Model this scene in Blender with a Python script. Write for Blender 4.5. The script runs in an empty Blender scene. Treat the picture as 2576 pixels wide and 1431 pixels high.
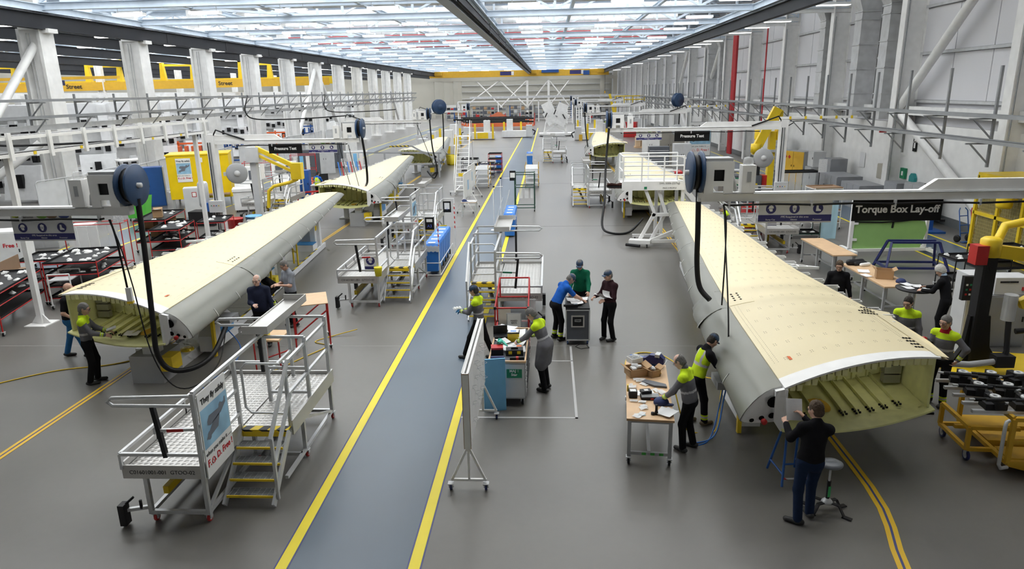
import bpy, math, random
import numpy as np
from mathutils import Matrix, Vector
random.seed(7)
SC = bpy.context.scene
COL = SC.collection
# ---------------------------------------------------------------- camera
CAMH = 6.0
RC = ((0.9985439615, 0.0505994997, -0.0186988655), (0.0044229025, 0.2686723433, 0.9632214750), (0.0537623927, -0.9619016907, 0.2680573494))
FPX = 1748.93
cam_data = bpy.data.cameras.new('camera'); cam = bpy.data.objects.new('camera', cam_data); COL.objects.link(cam)
cam_data.sensor_width = 36.0; cam_data.lens = FPX / 2576 * 36.0; cam_data.clip_end = 600; cam_data.clip_start = 0.1
_m = Matrix(RC).transposed().to_4x4(); _m.translation = (0, 0, CAMH); cam.matrix_world = _m
SC.camera = cam
# ---------------------------------------------------------------- world, exposure
w = bpy.data.worlds.new('sky'); SC.world = w; w.use_nodes = True
w.node_tree.nodes['Background'].inputs[0].default_value = (0.75, 0.85, 1.0, 1); w.node_tree.nodes['Background'].inputs[1].default_value = 1.0
SC.view_settings.view_transform = 'Standard'; SC.view_settings.look = 'None'; SC.view_settings.gamma = 1.0
SC.view_settings.use_curve_mapping = False; SC.view_settings.exposure = -0.2
ROOFLIGHT = 4.4      # daylight through the translucent roof sheets
LAMP = 8.0          # strip lamps under the roof
SC.cycles.use_denoising = True; SC.cycles.use_adaptive_sampling = True; SC.cycles.adaptive_threshold = .12; SC.cycles.adaptive_min_samples = 12
SC.cycles.max_bounces = 5; SC.cycles.diffuse_bounces = 3; SC.cycles.glossy_bounces = 2; SC.cycles.transparent_max_bounces = 8
SC.cycles.caustics_reflective = False; SC.cycles.caustics_refractive = False

def G(px, py, z=0.0):
    """floor (or height z) point that stands at a place measured on the photograph"""
    d = ((px - 1288.0), -(py - 715.5), -FPX)
    v = [sum(RC[r][c] * d[r] for r in range(3)) for c in range(3)]
    t = (z - CAMH) / v[2]
    return Vector((v[0] * t, v[1] * t, z))
# ---------------------------------------------------------------- materials
MATS = {}
def mat(name, col, rough=.5, metal=0., var=.10, scale=3., bump=0., spec=.5, emit=0., alpha=1., trans=0., bscale=None, coat=0.):
    if name in MATS: return MATS[name]
    m = bpy.data.materials.new(name); m.use_nodes = True; MATS[name] = m
    nt = m.node_tree; b = nt.nodes['Principled BSDF']; N = nt.nodes.new; L = nt.links.new
    tc = N('ShaderNodeTexCoord'); no = N('ShaderNodeTexNoise'); no.inputs['Scale'].default_value = scale; no.inputs['Detail'].default_value = 1
    L(tc.outputs['Object'], no.inputs['Vector'])
    mx = N('ShaderNodeMix'); mx.data_type = 'RGBA'
    mx.inputs[6].default_value = (*[max(0, c * (1 - var)) for c in col], 1); mx.inputs[7].default_value = (*[min(1, c * (1 + var)) for c in col], 1)
    L(no.outputs['Fac'], mx.inputs[0]); L(mx.outputs[2], b.inputs['Base Color'])
    b.inputs['Roughness'].default_value = rough; b.inputs['Metallic'].default_value = metal; b.inputs['Specular IOR Level'].default_value = spec
    b.inputs['Coat Weight'].default_value = coat
    if emit:
        b.inputs['Emission Color'].default_value = (*col, 1); b.inputs['Emission Strength'].default_value = emit
    if alpha < 1: b.inputs['Alpha'].default_value = alpha
    if trans: b.inputs['Transmission Weight'].default_value = trans
    if bump:
        n2 = N('ShaderNodeTexNoise'); n2.inputs['Scale'].default_value = bscale or scale * 4; n2.inputs['Detail'].default_value = 4
        L(tc.outputs['Object'], n2.inputs['Vector'])
        bp = N('ShaderNodeBump'); bp.inputs['Strength'].default_value = bump; bp.inputs['Distance'].default_value = .02
        L(n2.outputs['Fac'], bp.inputs['Height']); L(bp.outputs[0], b.inputs['Normal'])
    return m
def nodes_of(m): return m.node_tree, m.node_tree.nodes['Principled BSDF'], m.node_tree.nodes.new, m.node_tree.links.new
WHITE = mat('white_paint', (.85, .85, .84), .45)
WHITE_STEEL = mat('pale_blue_white_steelwork', (.66, .75, .85), .5)
ROOFW = mat('white_roof_sheet', (.80, .84, .88), .6)
CLAD = mat('pale_grey_cladding', (.70, .70, .73), .55, var=.05, scale=.6)
BLOCK = mat('white_painted_blockwork', (.86, .86, .85), .7, bump=.15, scale=2)
BEIGE = mat('beige_cladding', (.46, .445, .39), .6, var=.06, scale=.4)
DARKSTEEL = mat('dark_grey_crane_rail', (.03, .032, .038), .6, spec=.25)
GALV = mat('galvanised_steel', (.58, .59, .60), .42, .2, var=.2, scale=3)
GALVD = mat('grey_cable_tray_steel', (.30, .31, .32), .5, .35, var=.15)
ALU = mat('aluminium_tube', (.66, .67, .68), .38, .55, var=.12, scale=6)
ALUP = mat('aluminium_sheet', (.60, .59, .57), .35, .6, var=.15, scale=2)
SILVER = mat('silver_leading_edge', (.20, .20, .172), .34, .3, var=.10, scale=1.2)
CREAM = mat('cream_primer', (.80, .70, .45), .42, var=.03, scale=.7)
PRIMER = mat('yellow_green_primer', (.74, .74, .34), .5, var=.12, scale=6)
PRIMERL = mat('light_yellow_primer', (.76, .74, .36), .5)
WBAND = mat('white_masking_band', (.88, .88, .87), .5)
YELLOW = mat('yellow_paint', (.85, .60, .02), .4)
YELLOWC = mat('crane_yellow_paint', (.72, .42, .03), .45)
LINEY = mat('yellow_floor_tape', (.88, .72, .02), .45, var=.08, scale=2)
LINEY2 = mat('amber_floor_tape', (.80, .50, .02), .45, var=.08, scale=2)
LINEB = mat('navy_floor_tape', (.05, .06, .2), .5)
LINEW = mat('grey_floor_tape', (.50, .50, .50), .5)
RED = mat('red_paint', (.52, .02, .02), .4)
ORANGE = mat('orange_red_paint', (.80, .16, .04), .5)
BLUE = mat('blue_paint', (.02, .10, .36), .4)
BLUEBIN = mat('blue_bin_plastic', (.03, .20, .68), .4)
LBLUE = mat('light_blue_foam', (.20, .52, .84), .6)
NAVY = mat('navy_steel', (.02, .028, .13), .4)
REEL = mat('blue_reel_enamel', (.02, .055, .13), .4)
GREEN = mat('lime_green_panel', (.33, .58, .20), .55, var=.06)
GREENS = mat('green_sign', (.01, .22, .10), .5)
DGREEN = mat('dark_green_tube', (.02, .07, .05), .4)
BLACK = mat('black_rubber', (.008, .008, .009), .5, spec=.3)
BLACKP = mat('black_plastic', (.012, .012, .014), .5, spec=.35)
HOLE = mat('dark_hole', (.012, .012, .012), .9, spec=0)
CHAR = mat('charcoal_panel', (.10, .11, .13), .5)
GREY = mat('grey_enamel', (.40, .41, .42), .45)
LGREY = mat('light_grey_enamel', (.62, .63, .64), .45)
MGREY = mat('mid_grey_cabinet', (.28, .29, .31), .45)
WOOD = mat('birch_plywood', (.68, .46, .27), .5, var=.12, scale=5)
CARD = mat('brown_cardboard', (.46, .29, .15), .75)
PAPER = mat('white_paper', (.85, .85, .84), .7, var=.03)
PLASTIC = mat('clear_plastic_bag', (.85, .87, .88), .25, alpha=.55)
NETTING = mat('translucent_sheeting', (.80, .81, .82), .5, alpha=.8, var=.15, scale=2)
BROWNP = mat('brown_board', (.33, .22, .14), .6)
PIPE = mat('red_sprinkler_pipe', (.50, .03, .04), .4)
SIGNB = mat('black_sign_board', (.008, .008, .009), .7, spec=.25)
SIGNN = mat('navy_sign_print', (.035, .035, .16), .5)
CLEAR = mat('clear_acrylic', (.9, .92, .95), .05, alpha=.3)
LAMPM = mat('lit_lamp_diffuser', (1., .98, .94), .5, emit=LAMP)
ROOFLM = mat('daylit_roof_sheet', (.97, .985, .985), .5, emit=ROOFLIGHT)
TREAD = mat('tread_plate', (.58, .57, .55), .35, .6, var=.1)
def _tread():
    nt, b, N, L = nodes_of(TREAD)
    tc = N('ShaderNodeTexCoord'); w1 = N('ShaderNodeTexWave'); w2 = N('ShaderNodeTexWave')
    for wv, d in ((w1, 'X'), (w2, 'Y')):
        wv.bands_direction = d; wv.inputs['Scale'].default_value = 3.4; L(tc.outputs['Object'], wv.inputs['Vector'])
    mu = N('ShaderNodeMath'); mu.operation = 'MULTIPLY'; L(w1.outputs['Fac'], mu.inputs[0]); L(w2.outputs['Fac'], mu.inputs[1])
    bp = N('ShaderNodeBump'); bp.inputs['Strength'].default_value = .8; bp.inputs['Distance'].default_value = .02
    L(mu.outputs[0], bp.inputs['Height']); L(bp.outputs[0], b.inputs['Normal'])
_tread()
def stripes(name, c1, c2, freq, ang=.785):
    m = mat(name, c1, .5); nt, b, N, L = nodes_of(m)
    tc = N('ShaderNodeTexCoord'); mp = N('ShaderNodeMapping'); mp.inputs['Rotation'].default_value = (ang, ang, ang)
    wv = N('ShaderNodeTexWave'); wv.inputs['Scale'].default_value = freq; wv.bands_direction = 'X'
    cr = N('ShaderNodeValToRGB'); cr.color_ramp.interpolation = 'CONSTANT'
    cr.color_ramp.elements[0].color = (*c1, 1); cr.color_ramp.elements[1].color = (*c2, 1); cr.color_ramp.elements[1].position = .5
    L(tc.outputs['Object'], mp.inputs[0]); L(mp.outputs[0], wv.inputs[0]); L(wv.outputs['Fac'], cr.inputs[0]); L(cr.outputs[0], b.inputs['Base Color'])
    return m
HAZ = stripes('yellow_black_hazard', (.85, .62, .02), (.03, .03, .03), 2.2)
REDW = stripes('red_white_tape', (.8, .8, .8), (.6, .02, .02), 2.0)
# ---------------------------------------------------------------- mesh building
class MB:
    def __init__(s): s.v = []; s.f = []; s.m = []; s.sm = []
    def add(s, vs, fs, mi=0, smooth=False):
        o = len(s.v); s.v.extend([tuple(p) for p in vs])
        for f in fs: s.f.append([i + o for i in f]); s.m.append(mi); s.sm.append(smooth)
        return s
    def box(s, c, d, rz=0., mi=0):
        x, y, z = d[0] / 2, d[1] / 2, d[2] / 2; ca, sa = math.cos(rz), math.sin(rz)
        P = [(-x, -y, -z), (x, -y, -z), (x, y, -z), (-x, y, -z), (-x, -y, z), (x, -y, z), (x, y, z), (-x, y, z)]
        return s.add([(c[0] + a * ca - b * sa, c[1] + a * sa + b * ca, c[2] + e) for a, b, e in P],
                     [(0, 3, 2, 1), (4, 5, 6, 7), (0, 1, 5, 4), (1, 2, 6, 5), (2, 3, 7, 6), (3, 0, 4, 7)], mi)
    def b2(s, lo, hi, mi=0): return s.box([(lo[i] + hi[i]) / 2 for i in range(3)], [abs(hi[i] - lo[i]) for i in range(3)], 0, mi)
    def bar(s, p, q, w=.04, h=None, mi=0, up=(0, 0, 1)):
        h = h or w; p = Vector(p); q = Vector(q); d = (q - p).normalized(); u = Vector(up)
        if abs(d.dot(u)) > .97: u = Vector((0, 1, 0))
        sx = d.cross(u).normalized(); uz = sx.cross(d)
        vs = [e + sx * a * w / 2 + uz * b * h / 2 for e in (p, q) for a, b in ((-1, -1), (1, -1), (1, 1), (-1, 1))]
        return s.add(vs, [(0, 1, 2, 3), (7, 6, 5, 4), (0, 4, 5, 1), (1, 5, 6, 2), (2, 6, 7, 3), (3, 7, 4, 0)], mi)
    def ibeam(s, p, q, w, h, t=.03, mi=0):
        p = Vector(p); q = Vector(q); z = Vector((0, 0, 1))
        if abs((q - p).normalized().z) > .9:
            u = Vector((1, 0, 0)); 
            for sg in (-1, 1): s.bar(p + u * sg * h / 2, q + u * sg * h / 2, w, t, mi, up=(1, 0, 0))
            return s.bar(p, q, t, h, mi, up=(1, 0, 0))
        for sg in (-1, 1): s.bar(p + z * sg * (h - t) / 2, q + z * sg * (h - t) / 2, w, t, mi)
        return s.bar(p, q, t, h, mi)
    def tube(s, pts, r, n=8, mi=0, cap=True, closed=False):
        pts = [Vector(p) for p in pts]; k = len(pts); vs = []; fs = []; prev = None
        rr = r if isinstance(r, (list, tuple)) else [r] * k
        for i, p in enumerate(pts):
            d = ((pts[(i + 1) % k] if (closed or i < k - 1) else p) - (pts[i - 1] if (closed or i > 0) else p)).normalized()
            if prev is None:
                u = Vector((0, 0, 1)) if abs(d.z) < .9 else Vector((1, 0, 0)); a = d.cross(u).normalized()
            else: a = (prev - d * prev.dot(d)).normalized()
            prev = a; b = d.cross(a)
            vs += [p + (a * math.cos(2 * math.pi * j / n) + b * math.sin(2 * math.pi * j / n)) * rr[i] for j in range(n)]
        for i in range(k if closed else k - 1):
            for j in range(n):
                i2 = (i + 1) % k; fs.append((i * n + j, i * n + (j + 1) % n, i2 * n + (j + 1) % n, i2 * n + j))
        s.add(vs, fs, mi, True)
        if cap and not closed: s.add(vs[:n], [tuple(range(n - 1, -1, -1))], mi); s.add(vs[-n:], [tuple(range(n))], mi)
        return s
    def cyl(s, p, q, r, n=14, mi=0): return s.tube([p, q], r, n, mi)
    def lathe(s, prof, o=(0, 0, 0), ax='z', n=18, mi=0):
        vs = []; fs = []
        for r, h in prof:
            for j in range(n):
                a = 2 * math.pi * j / n; x, y = r * math.cos(a), r * math.sin(a)
                p = (x, y, h) if ax == 'z' else ((h, x, y) if ax == 'x' else (x, h, y))
                vs.append((o[0] + p[0], o[1] + p[1], o[2] + p[2]))
        for i in range(len(prof) - 1):
            for j in range(n): fs.append((i * n + j, i * n + (j + 1) % n, (i + 1) * n + (j + 1) % n, (i + 1) * n + j))
        return s.add(vs, fs, mi, True)
    def prism(s, poly, a, b, ax='z', mi=0):
        def P(u, v, h): return (u, v, h) if ax == 'z' else ((h, u, v) if ax == 'x' else (u, h, v))
        n = len(poly); vs = [P(u, v, a) for u, v in poly] + [P(u, v, b) for u, v in poly]
        return s.add(vs, [tuple(range(n - 1, -1, -1)), tuple(range(n, 2 * n))] + [(i, (i + 1) % n, n + (i + 1) % n, n + i) for i in range(n)], mi)
    def grid(s, rows, mi=0, smooth=True):
        nr, nc = len(rows), len(rows[0])
        return s.add([p for r in rows for p in r], [(i * nc + j, i * nc + j + 1, (i + 1) * nc + j + 1, (i + 1) * nc + j) for i in range(nr - 1) for j in range(nc - 1)], mi, smooth)
    def shell(s, rows, th, mi=0):
        """a sheet with thickness th downwards (vector or float)"""
        t = Vector(th) if not isinstance(th, (int, float)) else Vector((0, 0, -th))
        nr, nc = len(rows), len(rows[0]); s.grid(rows, mi)
        r2 = [[tuple(Vector(p) + t) for p in r] for r in rows]
        s.grid([list(reversed(r)) for r in r2], mi)
        for A, B in ((rows[0], r2[0]), (r2[-1], rows[-1])): s.grid([B, A], mi, False)
        s.grid([[r[0] for r in rows], [r[0] for r in r2]], mi, False); s.grid([[r[-1] for r in r2], [r[-1] for r in rows]], mi, False)
        return s
    def mirror(s):
        s.v = [(-x, y, z) for x, y, z in s.v]; s.f = [list(reversed(f)) for f in s.f]; return s
    def move(s, d): s.v = [(x + d[0], y + d[1], z + d[2]) for x, y, z in s.v]; return s
    def build(s, name, m, parent=None, label=None):
        me = bpy.data.meshes.new(name); me.from_pydata(s.v, [], s.f)
        ms = m if isinstance(m, (list, tuple)) else [m]
        for q in ms: me.materials.append(q)
        if len(ms) > 1: me.polygons.foreach_set('material_index', s.m)
        me.polygons.foreach_set('use_smooth', s.sm); me.update()
        return link(name, me, parent, label)
def link(name, me, parent=None, label=None):
    o = bpy.data.objects.new(name, me); COL.objects.link(o)
    if parent is not None: o.parent = parent
    if label: o['label'] = label
    return o
def tag(o, label, cat, group=None, kind=None):
    if label: o['label'] = label
    if cat: o['category'] = cat
    if group: o['group'] = group
    if kind: o['kind'] = kind
    return o
def E(name, loc=(0, 0, 0), rz=0., label=None, cat=None, group=None, kind=None):
    o = bpy.data.objects.new(name, None); COL.objects.link(o); o.location = loc; o.rotation_euler = (0, 0, rz); o.empty_display_size = .2
    return tag(o, label, cat, group, kind)
def struct(o, label): o['kind'] = 'structure'; o['label'] = label; return o
def dup(o, loc=None, rz=None, label=None, group=None, parent=None, sx=None):
    c = o.copy(); COL.objects.link(c); c.parent = parent
    if loc is not None: c.location = loc
    if rz is not None: c.rotation_euler = (0, 0, rz)
    if sx: c.scale = (sx, 1, 1)
    if label: c['label'] = label
    if group: c['group'] = group
    for ch in list(o.children): dup(ch, parent=c)
    return c
def again(o, loc=None, parent='same', rz=None):
    """another piece with the same mesh"""
    c = o.copy(); COL.objects.link(c)
    if parent != 'same': c.parent = parent
    if loc is not None: c.location = loc
    if rz is not None: c.rotation_euler = (0, 0, rz)
    return c
def text(name, s, size, m, parent, loc, rot, ext=.002, align='CENTER', bold=0.):
    cu = bpy.data.curves.new(name, 'FONT'); cu.body = s; cu.size = size; cu.extrude = ext; cu.align_x = align; cu.align_y = 'CENTER'; cu.offset = bold; cu.resolution_u = 3
    cu.materials.append(m); t = bpy.data.objects.new(name, cu); me = bpy.data.meshes.new_from_object(t); bpy.data.objects.remove(t)
    if not me.materials: me.materials.append(m)
    o = link(name, me, parent); o.location = loc; o.rotation_euler = rot
    return o
WTXT = mat('white_lettering', (.85, .85, .85), .6); BTXT = mat('black_lettering', (.02, .02, .02), .6); RTXT = mat('red_lettering', (.6, .02, .03), .6)
# ================================================================ the hall
BAY = 8.6
YB = [35.5 + BAY * k for k in range(-5, 19)]          # column lines, about -7.5 to 190
YEND = 192.0; YBACK = -7.0; XL = -25.5; XR = 17.6; XFAR = -74.0
def floor_mat():
    m = mat('polished_concrete', (.20, .19, .178), .3, var=.0, spec=.5)
    nt, b, N, L = nodes_of(m)
    tc = N('ShaderNodeTexCoord'); n1 = N('ShaderNodeTexNoise'); n1.inputs['Scale'].default_value = .22; n1.inputs['Detail'].default_value = 5; n1.inputs['Roughness'].default_value = .5
    n2 = N('ShaderNodeTexNoise'); n2.inputs['Scale'].default_value = 9; n2.inputs['Detail'].default_value = 6
    L(tc.outputs['Object'], n1.inputs['Vector']); L(tc.outputs['Object'], n2.inputs['Vector'])
    c1 = N('ShaderNodeValToRGB'); c1.color_ramp.elements[0].color = (.142, .135, .125, 1); c1.color_ramp.elements[1].color = (.190, .181, .168, 1)
    c1.color_ramp.elements[0].position = .3; c1.color_ramp.elements[1].position = .7
    L(n1.outputs['Fac'], c1.inputs[0])
    mx = N('ShaderNodeMix'); mx.data_type = 'RGBA'; mx.blend_type = 'MULTIPLY'; mx.inputs[0].default_value = .35
    L(c1.outputs[0], mx.inputs[6]); L(n2.outputs['Color'], mx.inputs[7]); 
    c3 = N('ShaderNodeValToRGB'); c3.color_ramp.elements[0].color = (.8, .8, .8, 1); c3.color_ramp.elements[1].color = (1, 1, 1, 1); L(n2.outputs['Fac'], c3.inputs[0]); L(c3.outputs[0], mx.inputs[7])
    L(mx.outputs[2], b.inputs['Base Color'])
    mr = N('ShaderNodeMapRange'); mr.inputs['To Min'].default_value = .285; mr.inputs['To Max'].default_value = .40; L(n1.outputs['Fac'], mr.inputs['Value']); L(mr.outputs[0], b.inputs['Roughness'])
    return m
FLOORM = floor_mat()
AISLE = mat('blue_grey_floor_paint', (.09, .125, .168), .28, var=.16, scale=.5)
fl_o = struct(MB().b2((XFAR, YBACK, -.2), (XR + .6, YEND, 0)).build('floor', FLOORM), 'grey polished concrete hall floor')
def strip(name, pts, wd, m, z0, label, parent=None):
    """a flat band of tape or paint along a polyline on the floor"""
    mb = MB(); L_ = []; R_ = []
    pts = [Vector((p[0], p[1], 0)) for p in pts]
    for i, p in enumerate(pts):
        d = (pts[min(i + 1, len(pts) - 1)] - pts[max(i - 1, 0)]).normalized(); nrm = Vector((-d.y, d.x, 0))
        L_.append(p + nrm * wd / 2 + Vector((0, 0, z0))); R_.append(p - nrm * wd / 2 + Vector((0, 0, z0)))
    mb.shell([R_, L_], .003 if z0 > .003 else z0)
    o = mb.build(name, m, parent); struct(o, label) if parent is None else None
    return o
aisle = strip('floor_walkway', [(-2.66, YBACK), (-2.66, 118)], 1.74, AISLE, .002, 'blue grey painted walkway down the middle of the hall')
for x, t in ((-3.55, 'left'), (-1.79, 'right')):
    strip('walkway_border_line', [(x, YBACK), (x, 118)], .15, LINEY, .005, 'wide yellow tape along the %s edge of the middle walkway' % t)
for x in (-3.64, -3.46, -1.88, -1.70): strip('edge_line', [(x, YBACK), (x, 118)], .018, LINEB, .0035, None, aisle)
# side walkway by the left columns and by the right wall
wl = strip('floor_walkway', [(-19.2, 15), (-19.2, 130)], 2.0, AISLE, .002, 'blue grey painted walkway in front of the left columns')
for x, n in ((-20.25, 'far'), (-18.15, 'near')): strip('walkway_border_line', [(x, 15), (x, 130)], .11, LINEY, .005, 'yellow line on the %s edge of the left walkway' % n)
strip('floor_walkway', [(14.6, 22), (14.6, 120)], 1.9, AISLE, .002, 'blue grey walkway along the right hand wall')
for x, n in ((13.6, 'inner'), (15.6, 'wall side')): strip('walkway_border_line', [(x, 20), (x, 120)], .10, LINEY, .005, 'yellow line on the %s edge of the right walkway' % n)
def dline(pts, lab):
    def off(ps, d):
        ps = [Vector((*p[:2], 0)) for p in ps]; r = []
        for i, p in enumerate(ps):
            t = (ps[min(i + 1, len(ps) - 1)] - ps[max(i - 1, 0)]).normalized(); r.append(p + Vector((-t.y, t.x, 0)) * d)
        return r
    o = strip('floor_marking', off(pts, .05), .065, LINEY2, .005, lab); strip('tape_band', off(pts, -.05), .065, LINEY2, .005, None, o)
    strip('tape_gap', pts, .035, LINEB, .0035, None, o)
dline([(-9.62, 5), (-9.62, 90)], 'amber double floor line under the left row of wings')
arc = [(4.46, 7.0), (4.50, 7.7), (4.62, 8.25), (4.77, 8.75), (4.87, 9.2), (4.93, 9.8), (4.95, 10.5), (4.97, 12), (4.97, 90)]
dline(arc, 'amber double floor line that curves under the right row of wings')
# taped box around the tool cabinet and floor joints
t0 = struct(MB().b2((-1.7, 12.05, 0), (.53, 12.10, .004)).build('floor_marking', LINEW), 'grey taped outline on the floor around the tool cabinet')
MB().b2((.48, 12.05, 0), (.53, 15.9, .004)).build('tape_band', LINEW, t0); MB().b2((-.05, 14.94, 0), (.53, 14.98, .004)).build('tape_band', LINEW, t0)
JOINT = mat('floor_joint_sealant', (.10, .10, .10), .7); JOINTL = mat('pale_floor_joint', (.33, .32, .31), .6)
jo = struct(MB().b2((-24, 15.93, 0), (16, 15.95, .0015)).build('floor_joint', JOINTL), 'thin saw cut joint across the concrete floor')
for y in (31.4, 46.5, 62, 78, 95): struct(MB().b2((-24, y, 0), (16, y + .035, .0015)).build('floor_joint', JOINT), 'dark expansion joint across the concrete floor')
# ---- outer shell
struct(MB().b2((XR, YBACK, 4.1), (XR + .3, YEND, 14)).build('wall_right', CLAD), 'pale grey clad wall along the right of the hall')
struct(MB().b2((XR - .35, YBACK, 0), (XR + .3, YEND, 4.15)).build('wall_right_base', BLOCK), 'white painted block plinth of the right wall')
struct(MB().b2((XR - .37, YBACK, 0), (XR - .34, YEND, .38)).build('baseboard_right', mat('dark_grey_skirting', (.14, .15, .16), .5)), 'dark grey painted band at the foot of the right wall')
struct(MB().b2((XFAR, YEND - .3, 0), (XR + .3, YEND, 14)).build('wall_back', BEIGE), 'beige clad wall at the far end of the hall')
struct(MB().b2((XFAR - .3, YBACK, 0), (XFAR, YEND, 14)).build('wall_left', BEIGE), 'pale wall on the far side of the left bay')
struct(MB().b2((XFAR, YBACK - .3, 0), (XR + .3, YBACK, 14)).build('wall_front', BLOCK), 'white wall behind the viewing gallery')
ceil = struct(MB().b2((XFAR, YBACK, 13.3), (XR + .3, YEND, 13.5)).build('ceiling', ROOFW), 'white sheeted roof of the hall with daylight strips')
rl = None
for i, y in enumerate(YB[2:-1]):
    for j, (dy, ww) in enumerate(((2.2, 2.5), (6.3, 2.5))):
        for x0, x1 in ((-24.5, -5.5), (-3.3, 11.5), (-72, -27)):
            if x1 < -25 and y < 30: continue
            struct(MB().b2((x0, y + dy - ww / 2, 13.22), (x1, y + dy + ww / 2, 13.29)).build('rooflight', ROOFLM, ceil), 'translucent daylight strip in the roof')
# roof purlins
for i, y in enumerate(YB[4:]):
    for dy in (0.9, 4.25, 7.7):
        MB().bar((-72, y + dy, 13.12), (XR, y + dy, 13.12), .12, .18).build('purlin', WHITE_STEEL, ceil)
# ---- roof trusses
def truss(y, x0, x1, lab, step=4.3):
    t = E('roof_truss', (0, y, 0), 0, lab, None, None, 'structure')
    MB().ibeam((x0, 0, 10.45), (x1, 0, 10.45), .28, .36).build('bottom_chord', WHITE_STEEL, t)
    MB().ibeam((x0, 0, 12.85), (x1, 0, 12.85), .26, .3).build('top_chord', WHITE_STEEL, t)
    n = round((x1 - x0) / step); dx = (x1 - x0) / n; v = None; dgs = [None, None]
    for i in range(n + 1):
        x = x0 + i * dx
        if v is None: v = MB().box((0, 0, 11.65), (.14, .14, 2.2)).build('truss_post', WHITE_STEEL, t); v.location = (x, 0, 0)
        else: again(v, (x, 0, 0))
        if i < n:
            k = i % 2
            if dgs[k] is None:
                a, b = ((0, 10.62), (dx, 12.7)) if k == 0 else ((0, 12.7), (dx, 10.62))
                dgs[k] = MB().bar((a[0], 0, a[1]), (b[0], 0, b[1]), .12, .12).build('truss_diagonal', WHITE_STEEL, t); dgs[k].location = (x, 0, 0)
            else: again(dgs[k], (x, 0, 0))
    return t
tr = truss(YB[5], XL + .4, XR - .2, 'white steel roof truss spanning the main bay')
tr['group'] = 'roof trusses of the main bay'
for y in YB[6:]: dup(tr, (0, y, 0))
tl = truss(YB[5], -73, XL - .4, 'white steel roof truss spanning the left bay', 6.0); tl['group'] = 'roof trusses of the left bay'
for y in YB[6:]: dup(tl, (0, y, 0))
# secondary cross beams half way between trusses
cb = struct(MB().ibeam((XL + .4, 0, 10.75), (12.2, 0, 10.75), .2, .26).build('roof_beam', WHITE_STEEL), 'white cross beam between two roof trusses'); cb['group'] = 'cross beams under the roof'
cb.location = (0, YB[5] + 4.3, 0)
for y in YB[6:-1]: again(cb, (0, y + 4.3, 0))
for x in (-19.5, -15.5, -10.2, 1.4, 6.5): struct(MB().ibeam((x, 30, 10.78), (x, YEND, 10.78), .2, .22).build('roof_tie', WHITE_STEEL), {-19.5: 'white roof tie nearest the left columns', -15.5: 'second white roof tie from the left columns', -10.2: 'white roof tie left of the central rail', 1.4: 'white roof tie right of the central rail', 6.5: 'white roof tie next to the right crane rail'}[x])
for k, (xa, xb) in enumerate(((-24, -15.5), (-15.5, -5.5), (-24, -15.5), (-15.5, -5.5), (-5, 1.4), (1.4, 11))):
    y = YB[5 + k]; s = k % 2
    struct(MB().bar((xa, y, 10.7), (xb, y + BAY, 10.7), .14, .14).build('roof_brace', WHITE_STEEL), 'white diagonal brace in the plane of the roof, bay %s from the gallery' % ('one', 'two', 'three', 'four', 'five', 'six')[k])
# ducts and pipes under the roof
for k in range(0, 9):
    y = YB[5 + k] + 2.9
    d = struct(MB().tube([(-23, y, 11.75), (11, y, 11.75)], .42, 14).build('spiral_duct', GALV), 'round galvanised air duct running across under the roof'); d['group'] = 'round ducts under the roof'
    rings = MB()
    for x in range(-23, 12, 2): rings.lathe([(.42, -.03), (.45, -.03), (.45, .03), (.42, .03)], (x, y, 11.75), 'x', 14)
    rings.build('duct_seam', GALV, d)
for k in range(0, 14):
    y = YB[5 + k] + 5.6
    o = struct(MB().tube([(-24, y, 11.1), (12, y, 11.1)], .05, 6).build('sprinkler_pipe', PIPE), 'thin red sprinkler pipe running across under the roof'); o['group'] = 'sprinkler pipes under the roof'
# ---- crane rails
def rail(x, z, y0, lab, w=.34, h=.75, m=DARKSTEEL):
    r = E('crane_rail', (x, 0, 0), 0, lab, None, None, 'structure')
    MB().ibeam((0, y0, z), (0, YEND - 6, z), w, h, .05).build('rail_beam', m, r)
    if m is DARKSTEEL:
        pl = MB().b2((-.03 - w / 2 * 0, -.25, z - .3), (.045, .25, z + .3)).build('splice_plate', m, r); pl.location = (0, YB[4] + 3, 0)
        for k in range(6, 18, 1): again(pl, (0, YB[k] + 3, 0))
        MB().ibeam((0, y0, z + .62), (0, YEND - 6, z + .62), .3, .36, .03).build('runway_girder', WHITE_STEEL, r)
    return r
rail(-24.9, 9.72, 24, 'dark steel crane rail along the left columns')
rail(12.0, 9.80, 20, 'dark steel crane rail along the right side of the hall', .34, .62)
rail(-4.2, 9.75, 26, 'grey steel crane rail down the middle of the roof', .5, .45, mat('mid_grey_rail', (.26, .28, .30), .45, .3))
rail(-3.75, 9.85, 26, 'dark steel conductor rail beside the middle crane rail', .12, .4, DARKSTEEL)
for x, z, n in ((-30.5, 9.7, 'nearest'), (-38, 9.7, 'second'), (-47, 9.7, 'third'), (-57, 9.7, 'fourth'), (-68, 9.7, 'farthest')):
    struct(MB().ibeam((x, 30, z), (x, YEND - 6, z), .34, .7, .05).build('crane_rail', DARKSTEEL), 'dark crane rail in the left bay, %s from the columns' % n)
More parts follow.
